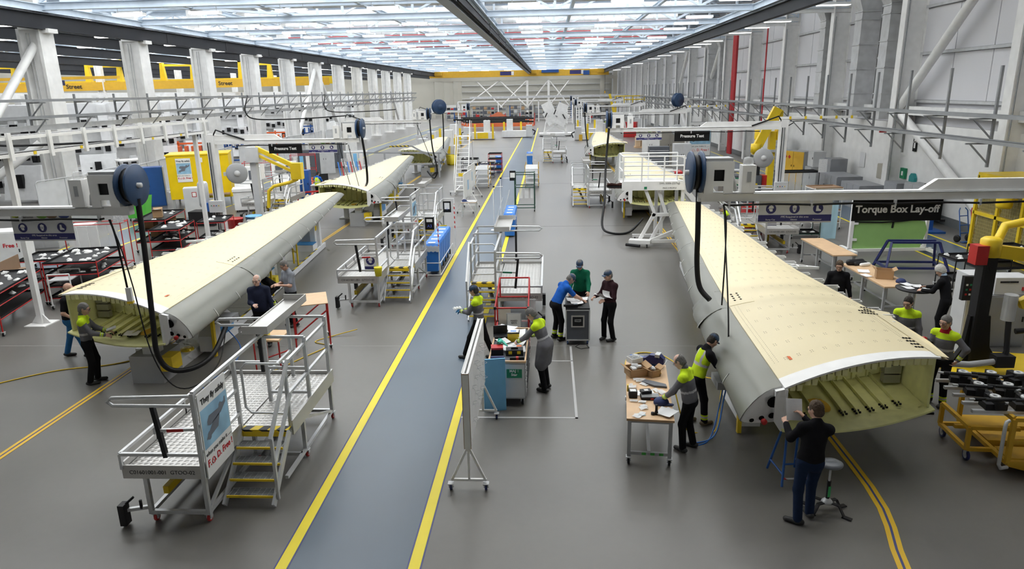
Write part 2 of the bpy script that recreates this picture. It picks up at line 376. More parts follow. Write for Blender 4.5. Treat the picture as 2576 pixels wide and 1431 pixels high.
# ---- left columns
def lcol():
    c = E('column', (XL, YB[5], 0), 0, 'white steel box column on the left of the main bay', None, 'white columns along the left bay', 'structure')
    MB().b2((-.5, -.42, 0), (.36, .42, 9.4)).build('column_shaft', WHITE, c)
    for sx in (-.58, .44): MB().b2((sx - .08, -.52, 0), (sx + .08, .52, 9.4)).build('column_flange', WHITE, c)
    for i, dx in enumerate((-.2, -.05)): MB().tube([(dx, -.44, .3), (dx, -.44, 9.2)], .016, 6).build('cable_conduit', GALV, c)
    MB().b2((-.75, -.7, 0), (.75, .7, .05)).build('base_plate', WHITE, c)
    MB().b2((-.2, -.35, 9.2), (.9, .35, 9.4)).build('corbel', WHITE, c)
    MB().b2((-.55, -.5, 9.35), (.5, .5, 13.2)).build('upper_column', WHITE, c)
    return c
c0 = lcol()
for y in YB[6:17]: dup(c0, (XL, y, 0))
dup(c0, (XL, YB[4], 0))
# tubular cross bracing between left columns
for i, (a, b, flip) in enumerate(((4, 5, 0), (10, 11, 1), (9, 10, 0), (14, 15, 1))):
    z0, z1 = (.6, 8.9)
    p, q = ((XL, YB[a], z0), (XL, YB[b], z1)) if not flip else ((XL, YB[a], z1), (XL, YB[b], z0))
    struct(MB().tube([p, q], .2, 12).build('tube_brace', WHITE), 'white tubular brace between left columns, %s pair along' % ('first', 'second', 'third', 'fourth')[i])
st = struct(MB().tube([(XL - 3.6, YB[4] + 4.0, .3), (XL, YB[5] - 1.2, 3.9)], .2, 12).build('tube_brace', WHITE), 'white tubular raking brace with yellow black foot beside the first left column')
# second row of columns far side of the left bay
lc2 = E('column', (-50, YB[6], 0), 0, 'white steel column in the middle of the left bay', None, 'columns in the left bay', 'structure')
MB().ibeam((0, 0, 0), (0, 0, 10.2), .5, .7, .05).build('column_shaft', WHITE, lc2)
for k in range(7, 20): dup(lc2, (-50, YB[k], 0))
# ---- right wall
def rcol():
    c = E('column', (16.6, YB[5], 0), 0, 'white steel column against the right hand wall', None, 'white columns along the right wall', 'structure')
    MB().b2((0, -.03, 0), (1.0, .03, 12.6)).build('column_web', WHITE, c)
    MB().b2((-.05, -.24, 0), (0, .24, 12.6)).build('column_flange', WHITE, c)
    MB().b2((.94, -.24, 4.1), (1.0, .24, 12.6)).build('column_flange', WHITE, c)
    MB().ibeam((-4.5, 0, 10.2), (1, 0, 10.2), .2, .3).build('eaves_beam', WHITE, c)
    MB().tube([(.05, -.3, .8), (.05, -.3, 9.8)], .025, 6).build('cable_conduit', GALVD, c)
    return c
rc = rcol()
for y in YB[3:5] + YB[6:]: dup(rc, (16.6, y, 0))
# cladding panels with side rails between columns
PANELM = mat('pale_cladding_panel', (.74, .74, .77), .5, var=.04, scale=.5)
pan = {}
for k in range(3, 16):
    for j in range(3):
        for i, (z0, z1) in enumerate(((5.25, 7.25), (7.4, 9.3), (9.45, 12.9))):
            w_ = (BAY - .3) / 3
            loc = (XR - .05, YB[k] + .15 + j * w_, z0)
            if i not in pan: pan[i] = MB().b2((0, .03, 0), (.06, w_ - .03, z1 - z0)).build('wall_panel', PANELM, bpy.data.objects['wall_right']); pan[i].location = loc
            else: again(pan[i], loc)
    for z in (5.18, 7.32, 9.38): struct(MB().b2((XR - .2, YB[k] + .3, z - .06), (XR - .04, YB[k + 1] - .3, z + .06)).build('side_rail', GALV, bpy.data.objects['wall_right']), 'galvanised sheeting rail')
    MB().b2((XR - .55, YB[k] + .05, 4.55), (XR - .25, YB[k + 1] - .05, 4.95)).build('wall_beam', WHITE, bpy.data.objects['wall_right'])
for i, (k, f) in enumerate(((4, 0), (9, 1), (11, 0))):
    a, b = YB[k], YB[k + 1]
    for u, (z0, z1) in enumerate(((4.9, 12.4), (4.7, .5))):
        p, q = ((16.9, b, z0), (16.9, a, z1)) 
        struct(MB().tube([p, q], .2, 14).build('tube_brace', WHITE), 'white tubular brace %s on the right wall, %s braced bay' % (('rising', 'falling')[u], ('nearest', 'middle', 'farthest')[i]))
# rectangular galvanised ducts up the right wall
def rduct(y, lab, w=.85):
    d = E('wall_duct', (16.95, y, 0), 0, lab, None, None, 'structure')
    z = 4.3
    while z < 9.4:
        h = min(1.25, 9.7 - z); MB().b2((-.5, -w / 2, z), (.5, w / 2, z + h - .03)).build('duct_section', GALV, d); MB().b2((-.54, -w / 2 - .04, z + h - .05), (.54, w / 2 + .04, z + h)).build('duct_flange', GALV, d); z += h
    MB().add([(-.5, -w / 2, 9.7), (.5, -w / 2, 9.7), (.5, w / 2, 9.7), (-.5, w / 2, 9.7), (-.9, -w * .75, 10.6), (.5, -w * .75, 10.6), (.5, w * .75, 10.6), (-.9, w * .75, 10.6)],
             [(0, 1, 5, 4), (1, 2, 6, 5), (2, 3, 7, 6), (3, 0, 4, 7)]).b2((-.9, -w * .75, 10.6), (.5, w * .75, 12.2)).build('duct_hood', GALV, d)
for y, t in ((37.0, 'nearest of the tapered galvanised ducts up the right wall'), (40.2, 'second tapered galvanised duct up the right wall'), (45.2, 'third tapered galvanised duct up the right wall, past two columns'), (71.5, 'tapered galvanised duct by the red pipes, nearer one'), (76.5, 'tapered galvanised duct by the red pipes, farther one')): rduct(y, t)
for i, dx in enumerate((0, .35, .62)):
    struct(MB().tube([(16.2, 64.0 + i * .42, .2), (16.2, 64.0 + i * .42, 12.5)], .13, 10).build('riser_pipe', PIPE), '%s thick red sprinkler riser on the right wall' % ('nearest', 'middle', 'farthest')[i])
struct(MB().tube([(16.5, 56.4, 2.2), (16.5, 56.4, 12)], .06, 8).build('riser_pipe', PIPE), 'thin red pipe up the right wall before the thick risers')
struct(MB().tube([(17.15, 36.4, 1.9), (17.15, 36.4, 3.5), (16.9, 36.4, 3.7), (16.5, 36.4, 3.7)], .05, 8).build('riser_pipe', PIPE), 'short red pipe above the beige valve box on the right wall')
# ---- far end: portal, bracing, columns
fe = E('end_frame', (0, 170, 0), 0, 'beige braced steel frame in front of the far wall', None, None, 'structure')
for x in (-27.5, -25.2, -23, -21, 12.5, 15.5): MB().b2((x - .45, -.3, 0), (x + .45, .3, 10)).build('end_post', BEIGE, fe)
for x in (-5, 0): MB().b2((x - .25, -.25, 0), (x + .25, .25, 9)).build('end_post', WHITE, fe)
MB().b2((-27.9, -.36, 8.4), (16, .36, 9.2)).build('end_beam', BEIGE, fe)
for a, b in (((-17, 8.4), (-11, 2.2)), ((-20.5, 2.2), (-11.5, 8.4)), ((-11.5, 8.4), (-5, 2.2)), ((-5, 8.4), (-11.5, 2.2)), ((-5, 2.2), (0, 8.4)), ((0, 8.4), (5, 2.2)), ((5, 8.4), (0, 2.2))): MB().tube([(a[0], 0, a[1]), (b[0], 0, b[1])], .16, 8).build('end_brace', WHITE, fe)
for z in (2.5, 4.2, 6.0, 7.6): MB().b2((-24, 21.2, z - .12), (16, 21.5, z)).build('side_rail', GALV, fe)
# ---- lamps
lamp = E('roof_lamp', (0, 0, 0), 0, 'white strip lamp hung below the roof beams', 'lamp', 'strip lamps under the roof')
MB().prism([(-.22, 0), (.22, 0), (.14, .12), (-.14, .12)], -.8, .8, 'x').build('lamp_body', WHITE, lamp)
MB().b2((-.76, -.18, -.025), (.76, .18, 0)).build('lamp_diffuser', LAMPM, lamp)
for sx in (-.6, .6): MB().tube([(sx, 0, .12), (sx, 0, .5)], .012, 5).build('lamp_hanger', GALVD, lamp)
ORD = ('first', 'second', 'third', 'fourth', 'fifth', 'sixth', 'seventh', 'eighth', 'ninth', 'tenth', 'eleventh', 'twelfth', 'thirteenth', 'fourteenth', 'fifteenth', 'sixteenth')
LROW = {-21.5: 'nearest the left columns', -17.5: 'second from the left columns', -13: 'third from the left columns', -8.3: 'just left of the middle rail', -1.2: 'just right of the middle rail', 3.9: 'above the right wings', 9.2: 'beside the right crane rail', 13.9: 'by the right wall'}
for k in range(5, 20):
    for x in LROW:
        for dy in (1.6, 5.9):
            if dy > 2 and (k > 8 or k % 2): continue
            if k > 12 and k % 2: continue
            dup(lamp, (x, YB[k] + dy, 10.1 if x < 12 else 9.75), 0, 'strip lamp in the row %s, %s bay%s' % (LROW[x], ORD[k - 5], ', far side' if dy > 2 else ''))
for k in range(2, 5):
    for x in (-17.5, -8.3, 3.9): dup(lamp, (x, YB[k] + 3, 10.1), 0, 'gallery end strip lamp in the row %s, %s one' % (LROW[x], ORD[k - 2]))
for k in range(5, 17):
    for x, n in ((-29, 'nearest'), (-36, 'second'), (-44, 'third'), (-53, 'farthest')): dup(lamp, (x, YB[k] + 3, 9.9), 0, 'strip lamp in the left bay, %s row from the columns, %s bay' % (n, ORD[k - 5]), 'strip lamps in the left bay')
for ch in list(lamp.children): bpy.data.objects.remove(ch)
bpy.data.objects.remove(lamp)
# ---- crane in the main bay
cr = E('bridge_crane', (0, 158, 0), 0, 'yellow bridge crane spanning the far end of the main bay', 'crane')
MB().b2((-26, -.5, 9.0), (13, .5, 10.4)).build('bridge_girder', YELLOWC, cr)
for x in (-24, -3.5, 11.5): MB().b2((x - .9, -.9, 9.5), (x + .9, .9, 10.6)).build('end_carriage', YELLOWC, cr)
MB().b2((-1.5, -1, 9.7), (2.2, -.5, 10.6)).build('hoist_trolley', BLUE, cr); MB().b2((7.5, -1, 9.1), (8.8, -.4, 10)).build('hoist_unit', BLUE, cr)
for x in (-10.5, 4.6): MB().b2((x, -.56, 9.3), (x + 2.4, -.5, 10.1)).build('name_plate', SIGNN, cr); MB().b2((x + 2.45, -.56, 9.3), (x + 3, -.5, 10.1)).build('name_plate', WHITE, cr)
MB().tube([(12.2, -.6, 9), (12.2, -.6, 5.6)], .03, 6).build('hoist_chain', BLACK, cr); MB().box((12.2, -.6, 5.4), (.25, .25, .5)).build('hook_block', YELLOWC, cr)
# ---- crane in the left bay
YC = 76.0
lc = E('bridge_crane', (0, 0, 0), 0, 'yellow bridge crane in the left bay behind the white columns', 'crane')
pA, pB = Vector((-56, YC - 8, 8.35)), Vector((-27.5, YC + 22, 8.35))
gd = MB(); gd.bar((-66, 72, 7.2), (-27, 88, 7.6), .5, .9); gd.build('bridge_girder', YELLOWC, lc); MB().bar((-66, 74.5, 7.4), (-27, 90.5, 7.8), .5, .9).build('bridge_girder', YELLOW, lc)
for i, f in enumerate((.18, .42, .60, .80)):
    x = -66 + 39 * f; y = 72 + 16 * f; z = 7.65 + .4 * f
    fr = MB(); fr.prism([(x - 1.8 - .3, z), (x - 1.8 + .4, z), (x - 1.8 + .15, z + 2.1), (x - 1.8 - .15, z + 2.1)], y - .2, y + .2, 'y'); fr.prism([(x + 1.5 - .35, z), (x + 1.5 + .35, z), (x + 1.5 + .15, z + 2.0), (x + 1.5 - .15, z + 2.0)], y + .4, y + .8, 'y'); fr.bar((x - 1.8, y, z + 1.7), (x + 1.5, y + .6, z + 1.65), .18, .22)
    h = fr.build('suspension_frame', YELLOW, lc)
    for dx, dy in ((-1.8, 0), (1.5, .6)): MB().lathe([(0, -.2), (.3, -.2), (.3, .2), (0, .2)], (x + dx, y + dy, z + 2.2), 'y', 10).build('suspension_wheel', YELLOW, h)
for f in (.35, .50, .72):
    x = -66 + 39 * f; y = 72 + 16 * f - .3; z = 7.2 + .4 * f
    text('lettering', 'Street', .62, BTXT, lc, (x, y, z), (math.pi / 2, 0, math.atan2(16, 39)), .01, bold=.01)
for x, y in ((-60, 60), (-46, 64)):
    h = E('hoist', (x, y, 7.2), 0, 'blue chain hoist under the left bay crane rail, %s' % ('nearer the wall' if x < -50 else 'nearer the columns'), 'hoist')
    MB().b2((-1.3, -.3, 0), (1.3, .3, .55)).build('hoist_body', BLUE, h); MB().b2((1.3, -.25, .05), (1.7, .25, .5)).build('motor', NAVY, h); MB().tube([(0, 0, 0), (0, 0, -1.2)], .04, 6).build('hoist_chain', BLACK, h)
    MB().b2((-7, -.2, .55), (7, .2, .8)).build('hoist_rail', YELLOWC, h)
# ================================================================ wings
ST = [  # t, front spar xy, rear spar xy, top z front / rear, bottom z front / rear, bulge top / bottom, nose length, nose z
    (0.00, (3.50, 9.79), (6.02, 10.45), 1.66, 1.88, 1.02, 1.03, .15, .15, .66, 1.27),
    (0.20, (3.60, 13.0), (6.10, 13.1), 1.70, 1.82, 1.10, 1.13, .13, .13, .58, 1.36),
    (0.40, (3.84, 16.5), (5.76, 16.4), 1.74, 1.80, 1.24, 1.28, .10, .10, .50, 1.46),
    (0.66, (4.24, 20.9), (5.74, 20.9), 1.78, 1.80, 1.42, 1.46, .06, .06, .42, 1.57),
    (1.00, (4.80, 26.8), (5.62, 26.3), 1.80, 1.80, 1.64, 1.66, .02, .02, .30, 1.70)]
def wst(t):
    i = 0
    while i < len(ST) - 2 and t > ST[i + 1][0]: i += 1
    a, b = ST[i], ST[i + 1]; f = (t - a[0]) / (b[0] - a[0])
    def mixv(p, q): return p + (q - p) * f
    return [tuple(mixv(p, q) for p, q in zip(x, y)) if isinstance(x, tuple) else mixv(x, y) for x, y in zip(a, b)]
def wtop(t, u, dz=0.):
    s = wst(t); x = s[1][0] + (s[2][0] - s[1][0]) * u; y = s[1][1] + (s[2][1] - s[1][1]) * u
    return (x, y, s[3] + (s[4] - s[3]) * u + s[7] * 4 * u * (1 - u) + dz)
def wbot(t, u, dz=0.):
    s = wst(t); x = s[1][0] + (s[2][0] - s[1][0]) * u; y = s[1][1] + (s[2][1] - s[1][1]) * u
    return (x, y, s[5] + (s[6] - s[5]) * u - s[8] * 4 * u * (1 - u) + dz)
def wnose(t, k, n=10, grow=0.):
    """leading edge profile from the top of the front spar round the nose to its bottom, k in 0..n"""
    s = wst(t); F = s[1]; dx, dy = s[1][0] - s[2][0], s[1][1] - s[2][1]; l = math.hypot(dx, dy); dx, dy = dx / l, dy / l
    zt = s[3]; zn = s[10] - .16 * (zt - s[5]); zb = zn - .14 * (zt - s[5]); q = 2 * k / n; up = q <= 1; q = q if up else 2 - q; q = math.sin(q * math.pi / 2) ** .9
    r = s[9] * q * (1 + grow); z = zn + (zt - zn) * (1 - q * q) ** .8 if up else zn - (zn - zb) * (1 - q * q) ** .5
    return (F[0] + dx * r, F[1] + dy * r, z)
def lin(a, b, n): return [a + (b - a) * i / (n - 1) for i in range(n)]
RIVET = mat('dark_fastener', (.28, .22, .14), .6)
def make_wing(mirror, full, label):
    root = E('aircraft_wing', (0, 0, 0), 0, label, 'aircraft wing', 'wings on the assembly line')
    o0 = Vector((3.54, 9.79, 0))
    def fin(mb, name, m, parent=root, lab=None):
        mb.move(-o0)
        if mirror: mb.mirror()
        return mb.build(name, m, parent, lab)
    ts = [.017, .04] + lin(.08, 1, 22); us = lin(-.005, 1.02, 15)
    fin(MB().shell([[wtop(t, u, .02) for u in us] for t in ts], .03), 'upper_skin', CREAM)
    fin(MB().shell([[wtop(t, u, .021) for u in us] for t in (-.004, .006, .017)], .03), 'skin_edge_band', WBAND)
    fin(MB().shell([[wbot(t, u, 0) for u in us] for t in [-.008] + lin(.02, 1, 18)], .03), 'lower_skin', PRIMER)
    fs = MB(); fs.shell([[wbot(t, 0, 0), wtop(t, 0, -.01)] for t in lin(-.005, 1, 14)], (.04, 0, 0)); fin(fs, 'front_spar', WBAND)
    rs = MB(); rs.shell([[wbot(t, 1, 0), wtop(t, 1, -.01)] for t in lin(0, 1, 14)], (-.04, 0, 0)); fin(rs, 'rear_spar', PRIMER)
    # tip closing rib
    fin(MB().shell([[wtop(1.0, u, .01) for u in us], [wbot(1.0, u) for u in us]], (0, .03, 0)), 'tip_rib', WBAND)
    # inner rib closing the visible bay, with stiffeners, cut-outs
    tr_ = .105
    rib = fin(MB().shell([[wtop(tr_, u, -.03) for u in us], [wbot(tr_, u, .01) for u in us]], (0, .03, 0)), 'inner_rib', PRIMER)
    for u in lin(.08, .92, 9 if full else 7):
        a, b = Vector(wtop(tr_, u, -.05)), Vector(wbot(tr_, u, .03)); d = Vector((0, -.03, 0))
        fin(MB().bar(a + d, b + d, .015, .06, up=(0, 1, 0)), 'rib_stiffener', PRIMER, rib)
    for u, f, r in ((.22, .62, .1), (.62, .7, .07), (.66, .35, .06), (.86, .5, .11), (.38, .7, .045)):
        a, b = Vector(wtop(tr_, u)), Vector(wbot(tr_, u)); p = a + (b - a) * f * .6
        fin(MB().prism([(p.x + r * math.cos(k * math.pi / 4) , p.z + r * .7 * math.sin(k * math.pi / 4)) for k in range(8)], p.y - .015, p.y - .003, 'y'), 'rib_cutout', HOLE, rib)
    # rear bracket stack inside the box
    for k in range(4):
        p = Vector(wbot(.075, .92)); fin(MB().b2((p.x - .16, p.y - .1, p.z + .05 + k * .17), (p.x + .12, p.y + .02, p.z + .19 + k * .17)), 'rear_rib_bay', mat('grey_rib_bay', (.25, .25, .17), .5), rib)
    # stringers with end fittings
    for i, u in enumerate(lin(.1, .84, 9)):
        if i == 3: 
            c = Vector(wbot(.05, .36, .006)); fin(MB().add([(c.x + .17 * math.cos(k * .3927), c.y + .3 * math.sin(k * .3927), Vector(wbot(.05, .36 + .065 * math.cos(k * .3927))).z + .008) for k in range(16)], [tuple(range(16))]), 'access_hole', YELLOWC, root, 'oval access opening')
            continue
        q = MB()
        pts = [wbot(t, u, .02) for t in lin(.022, tr_, 5)]
        for a, b in zip(pts, pts[1:]): q.bar(Vector(a) + Vector((0, 0, .02)), Vector(b) + Vector((0, 0, .02)), .018, .06)
        sg = fin(q, 'stringer', PRIMER)
        p = Vector(pts[0]); ft = MB()
        for k in range(5): ft.box((p.x - .035 + .07 * (k % 2), p.y - .06 + .035 * k, p.z + .025), (.03, .024, .03))
        fin(ft, 'stringer_fitting', BLACKP, sg)
    # stringer end pads under the upper skin
    for u in lin(.07, .93, 10):
        p = Vector(wtop(-.001, u, -.065)); 
        pad = MB()
        for dx in (-.05, .05): pad.prism([(p.x + dx - .042, p.z + .05), (p.x + dx - .036, p.z - .05), (p.x + dx + .036, p.z - .05), (p.x + dx + .042, p.z + .05)], p.y - .03, p.y + .02, 'y')
        fin(pad, 'stringer_pad', PRIMERL)
    # leading edge panels
    n = 9; cuts = [0.003, .235, .30, .44, .58, .72, .86, 1.0]
    for a, b in zip(cuts, cuts[1:]):
        bulge = .10 if a in (.235,) else (.03 if b <= .24 else 0)
        rows = [[wnose(t, k, 16, bulge) for k in range(17)] for t in lin(a + .0004, b - .0004, 5)]
        lp = fin(MB().shell(rows, (.012, 0, 0)), 'leading_edge_panel', SILVER)
        for ta in lin(a, b, 3 if b > .3 else 4)[:-1]:
            if ta > .05: fin(MB().tube([wnose(ta, k, 16, bulge + .015) for k in range(5, 10)], .008, 5), 'joint_strap', WBAND, lp)
    # engine pylon fitting
    s = wst(.27); pf = MB()
    rows = [[(x, y, z + .015) for x, y, z in [wnose(t, k, 12, .14 if 0 < i < 3 else .02) for k in range(1, 7)]] for i, t in enumerate(lin(.235, .30, 4))]
    py_ = fin(MB().shell(rows, .02), 'pylon_fairing', SILVER)
    c = Vector(wtop(.27, .06, .024))
    fin(MB().shell([[wtop(t, u, .027) for u in (-.0, .1, .2)] for t in (.235, .27, .30)], .006), 'pylon_pad', CREAM)
    hh = MB()
    for k in range(8):
        p = Vector(wtop(.25 + .008 * (k // 2), .06 + .05 * (k % 2), .03)); hh.prism([(p.x + .025 * math.cos(j * 1.047), p.y + .03 * math.sin(j * 1.047)) for j in range(6)], p.z, p.z + .004)
    fin(hh, 'pylon_holes', HOLE)['kind'] = 'stuff'
    # leading edge end rib with lightening holes
    end = [wnose(.003, k, 14) for k in range(15)]
    er = fin(MB().add(end, [tuple(range(15))]).add([(x, y + .03, z) for x, y, z in end], [tuple(range(14, -1, -1))]), 'leading_edge_rib', WBAND)
    F = Vector((3.5, 9.79, 0)); dd = Vector((-.967, -.253, 0))
    for d, z, r in ((.15, 1.44, .09), (.17, 1.22, .045), (.34, 1.2, .035), (.5, 1.18, .03)):
        p = F + dd * d; q = [(p.x + .967 * r * 1.3 * math.cos(k * .524) * -1, p.y - .012 - .253 * r * 1.3 * math.cos(k * .524), z + r * math.sin(k * .524)) for k in range(12)]
        fin(MB().add(q, [tuple(range(12))]).add([(x, y + .008, zz) for x, y, zz in q], [tuple(range(11, -1, -1))]), 'lightening_hole', HOLE, er)
    fin(MB().lathe([(0, -.03), (.045, -.03), (.045, .02), (0, .02)], (3.20, 9.66, 1.16), 'y', 10), 'red_plug', RED, er)
    # white end fitting under the front spar
    fin(MB().prism([(3.36, 1.62), (3.52, 1.66), (3.55, .97), (3.47, .97), (3.36, 1.14)], 9.72, 9.79, 'y'), 'root_end_fitting', WBAND)
    # trailing edge brackets
    for i, t in enumerate(lin(.14, .98, 26 if full else 14)):
        p = Vector(wtop(t, 1.02, -.02)); l = .14 + .16 * ((i * 7) % 4) / 3
        fin(MB().prism([(p.y - .012, p.z + .03), (p.y + .012, p.z + .03), (p.y + .02, p.z - .12), (p.y - .02, p.z - .12)], p.x - .02, p.x + l, 'x').box((p.x + l, p.y + .03, p.z - .02), (.06, .12, .03)), 'trailing_edge_bracket', WBAND)
    # inboard trailing edge panel
    q = [wtop(.0, 1.0, .022), wtop(.0, 1.09, .0), (6.30, 11.2, 1.86), (6.36, 12.6, 1.80), (6.46, 12.95, 1.80), (6.15, 13.05, 1.84), wtop(.2, 1.0, .024)]
    fin(MB().add([(x, y, z + .006) for x, y, z in q], [tuple(range(len(q)))]).add([(x, y, z - .03) for x, y, z in q], [tuple(range(len(q) - 1, -1, -1))]), 'trailing_edge_panel', CREAM)
    hl = MB()
    for (u0, t0, nu, nt) in ((.94, .03, 3, 4), (.9, .17, 6, 2), (.96, .19, 4, 2)):
        for a in range(nu):
            for b in range(nt):
                p = Vector(wtop(t0 + b * .011, u0 + a * .022, .026)); hl.prism([(p.x + .022 * math.cos(j * 1.047), p.y + .03 * math.sin(j * 1.047)) for j in range(6)], p.z, p.z + .004)
    fin(hl, 'fastener_holes', HOLE)['kind'] = 'stuff'
    # flap track lattice half way out
    p = Vector(wtop(.42, 1.0, -.06)); fl_ = MB()
    for a, b in (((0, 0), (.75, -.1)), ((0, .35), (.75, -.1)), ((0, 0), (.3, .2)), ((.3, -.04), (.3, .2)), ((.5, -.06), (.5, .06))): fl_.bar((p.x + a[0], p.y + a[1], p.z), (p.x + b[0], p.y + b[1], p.z), .03, .06)
    fin(fl_, 'flap_track', WBAND)
    if full:   # rows of fasteners
        rv = MB()
        def dot(t, u, r=.009):
            p = Vector(wtop(t, u, .0225)); rv.add([(p.x + r * math.cos(j * 1.047), p.y + r * 1.3 * math.sin(j * 1.047), p.z) for j in range(6)], [tuple(range(6))])
        for t in lin(.05, .97, 230):
            for u in (.03, .055): dot(t, u, .007)
            if t < .95:
                for u in (.93, .955): dot(t, u, .007)
        for t in lin(.05, .95, 24):
            for u in lin(.1, .88, 10):
                for du, dt in ((0, 0), (.014, 0), (0, .004), (.014, .004)): dot(t + dt, u + du)
        fin(rv, 'fastener_rows', RIVET)['kind'] = 'stuff'
        p = Vector(wtop(.05, .13, .024)); fin(MB().box((p.x, p.y, p.z), (.05, .14, .006)), 'orange_tag', ORANGE)
    root.location = (-o0.x if mirror else o0.x, o0.y, 0)
    return root
wr = make_wing(False, True, 'cream wing nearest on the right with a man reading at its open root'); wr.location = (3.54, 9.79, 0)
wl = make_wing(True, True, 'cream wing nearest on the left with its open root beside two men'); wl.location = (-8.14, 13.47, 0)
dup(wr, (3.75, 31.6, 0), None, 'cream wing on the right behind the white work platform')
dup(wr, (3.5, 55.5, 0), None, 'farthest cream wing of the right row')
dup(wl, (-8.4, 31.7, 0), None, 'second cream wing of the left row, a worker in yellow vest behind')
dup(wl, (-8.55, 51.5, 0), None, 'farthest cream wing of the left row, in a grey trestle')

for sg, o, lb_ in ((1, (3.54, 9.79), 'small added fill lamp inside the open root of the right wing'), (-1, (-8.14, 13.47), 'small added fill lamp inside the open root of the left wing')):  # lamps added only to brighten the open wing roots from inside
    L = E('added_fill_lamp', (o[0] + sg * 1.75, o[1] + 1.15, 1.66), 0, lb_, 'lamp', 'added fill lamps inside the wings'); MB().b2((-.3, -.04, .03), (.3, .04, .1)).build('lamp_body', WHITE, L); MB().b2((-.28, -.035, 0), (.28, .035, .03)).build('lamp_diffuser', LAMPM, L)
# ================================================================ people
def _smin(a, b, k):
    h = np.clip(.5 + .5 * (b - a) / k, 0, 1); return b + (a - b) * h - k * h * (1 - h)
def surf(prims, vox, k=.03):
    """smooth union of tapered limbs and ellipsoids as one quad surface"""
    lo = np.array([1e9] * 3); hi = -lo
    for p in prims:
        r = max(p['r']) if p['t'] == 'c' else max(p['r'])
        for q in ((p['a'], p['b']) if p['t'] == 'c' else (p['c'],)): lo = np.minimum(lo, np.array(q) - r * 1.3 - 3 * vox); hi = np.maximum(hi, np.array(q) + r * 1.3 + 3 * vox)
    n = np.ceil((hi - lo) / vox).astype(int) + 1; V = np.full(n, .2, np.float32)
    ax = [lo[i] + vox * np.arange(n[i]) for i in range(3)]
    for p in prims:
        r = max(p['r']) * 1.3 + k + 2 * vox; pts = np.array([p['a'], p['b']] if p['t'] == 'c' else [p['c']])
        i0 = np.maximum(np.floor((pts.min(0) - r - lo) / vox).astype(int), 0); i1 = np.minimum(np.ceil((pts.max(0) + r - lo) / vox).astype(int) + 1, n)
        X, Y, Z = np.meshgrid(*[ax[i][i0[i]:i1[i]] for i in range(3)], indexing='ij'); P = np.stack([X, Y, Z], -1)
        if p['t'] == 'c':
            a = np.array(p['a']); b = np.array(p['b']); d = b - a; l2 = d @ d + 1e-9; t = np.clip(((P - a) @ d) / l2, 0, 1)
            q = P - a - t[..., None] * d
            if 'ax' in p:
                e = np.array(p['ax']); c = q @ e; q = q + (c * (1 / p['fl'] - 1))[..., None] * e
            D = np.linalg.norm(q, axis=-1) - (p['r'][0] + (p['r'][1] - p['r'][0]) * t)
        else:
            M = np.array(p['M']) if 'M' in p else np.eye(3); q = (P - np.array(p['c'])) @ M.T; rr = np.array(p['r'])
            D = (np.linalg.norm(q / rr, axis=-1) - 1) * rr.min()
        s = tuple(slice(i0[i], i1[i]) for i in range(3)); kk = p.get('k', k)
        V[s] = np.maximum(V[s], -D) if p.get('cut') else _smin(V[s], D, kk)
    ins = V < 0; c = [slice(0, -1), slice(1, None)]
    cnt = np.zeros(np.array(n) - 1); acc = np.zeros((*(np.array(n) - 1), 3))
    for A in range(3):
        for u in (0, 1):
            for w in (0, 1):
                i = [0, 0, 0]; o = [x for x in range(3) if x != A]; i[o[0]] = u; i[o[1]] = w
                j = list(i); j[A] = 1; a = V[tuple(c[q] for q in i)]; b = V[tuple(c[q] for q in j)]
                x = (a < 0) != (b < 0); t = np.where(x, a / np.where(x, a - b, 1), 0); cnt += x
                acc[..., o[0]] += x * u; acc[..., o[1]] += x * w; acc[..., A] += x * t
    idx = np.full(cnt.shape, -1); m = cnt > 0; idx[m] = np.arange(m.sum())
    vs = (np.argwhere(m) + acc[m] / cnt[m][:, None]) * vox + lo
    fs = []
    for A in range(3):
        o = [x for x in range(3) if x != A]
        a = [slice(None)] * 3; b = [slice(None)] * 3; a[A] = slice(0, -1); b[A] = slice(1, None)
        x = ins[tuple(a)] != ins[tuple(b)]; e = np.argwhere(x)
        e = e[(e[:, o[0]] > 0) & (e[:, o[1]] > 0)]
        flip = ins[tuple(a)][tuple(e.T)]
        q = []
        for d0, d1 in ((1, 1), (0, 1), (0, 0), (1, 0)):
            g = e.copy(); g[:, o[0]] -= d0; g[:, o[1]] -= d1; q.append(idx[tuple(g.T)])
        q = np.stack(q, 1); q = np.where((flip if A != 1 else ~flip)[:, None], q, q[:, ::-1]); fs.append(q)
    return vs, np.concatenate(fs)
def cap_(a, b, ra, rb=None, **kw): return dict(t='c', a=tuple(a), b=tuple(b), r=(ra, ra if rb is None else rb), **kw)
def ell(c, r, M=None, **kw):
    d = dict(t='e', c=tuple(c), r=tuple(r), **kw)
    if M is not None: d['M'] = M
    return d
def np_obj(name, parts, mats, parent):
    """parts: list of (verts, faces, material index or array)"""
    vs = []; fs = []; mi = []; o = 0
    for v, f, k in parts:
        vs.append(v); fs.append(np.asarray(f) + o); mi.append(np.full(len(f), k) if np.isscalar(k) else k); o += len(v)
    vs = np.concatenate(vs); fs = np.concatenate(fs); mi = np.concatenate(mi)
    me = bpy.data.meshes.new(name); me.vertices.add(len(vs)); me.vertices.foreach_set('co', vs.astype(np.float32).ravel())
    me.loops.add(fs.size); me.loops.foreach_set('vertex_index', fs.astype(np.int32).ravel())
    me.polygons.add(len(fs)); me.polygons.foreach_set('loop_start', np.arange(0, fs.size, 4, dtype=np.int32)); me.polygons.foreach_set('loop_total', np.full(len(fs), 4, np.int32))
    for m in mats: me.materials.append(m)
    me.polygons.foreach_set('material_index', mi.astype(np.int32)); me.polygons.foreach_set('use_smooth', np.ones(len(fs), bool)); me.update(); me.validate()
    return link(name, me, parent)
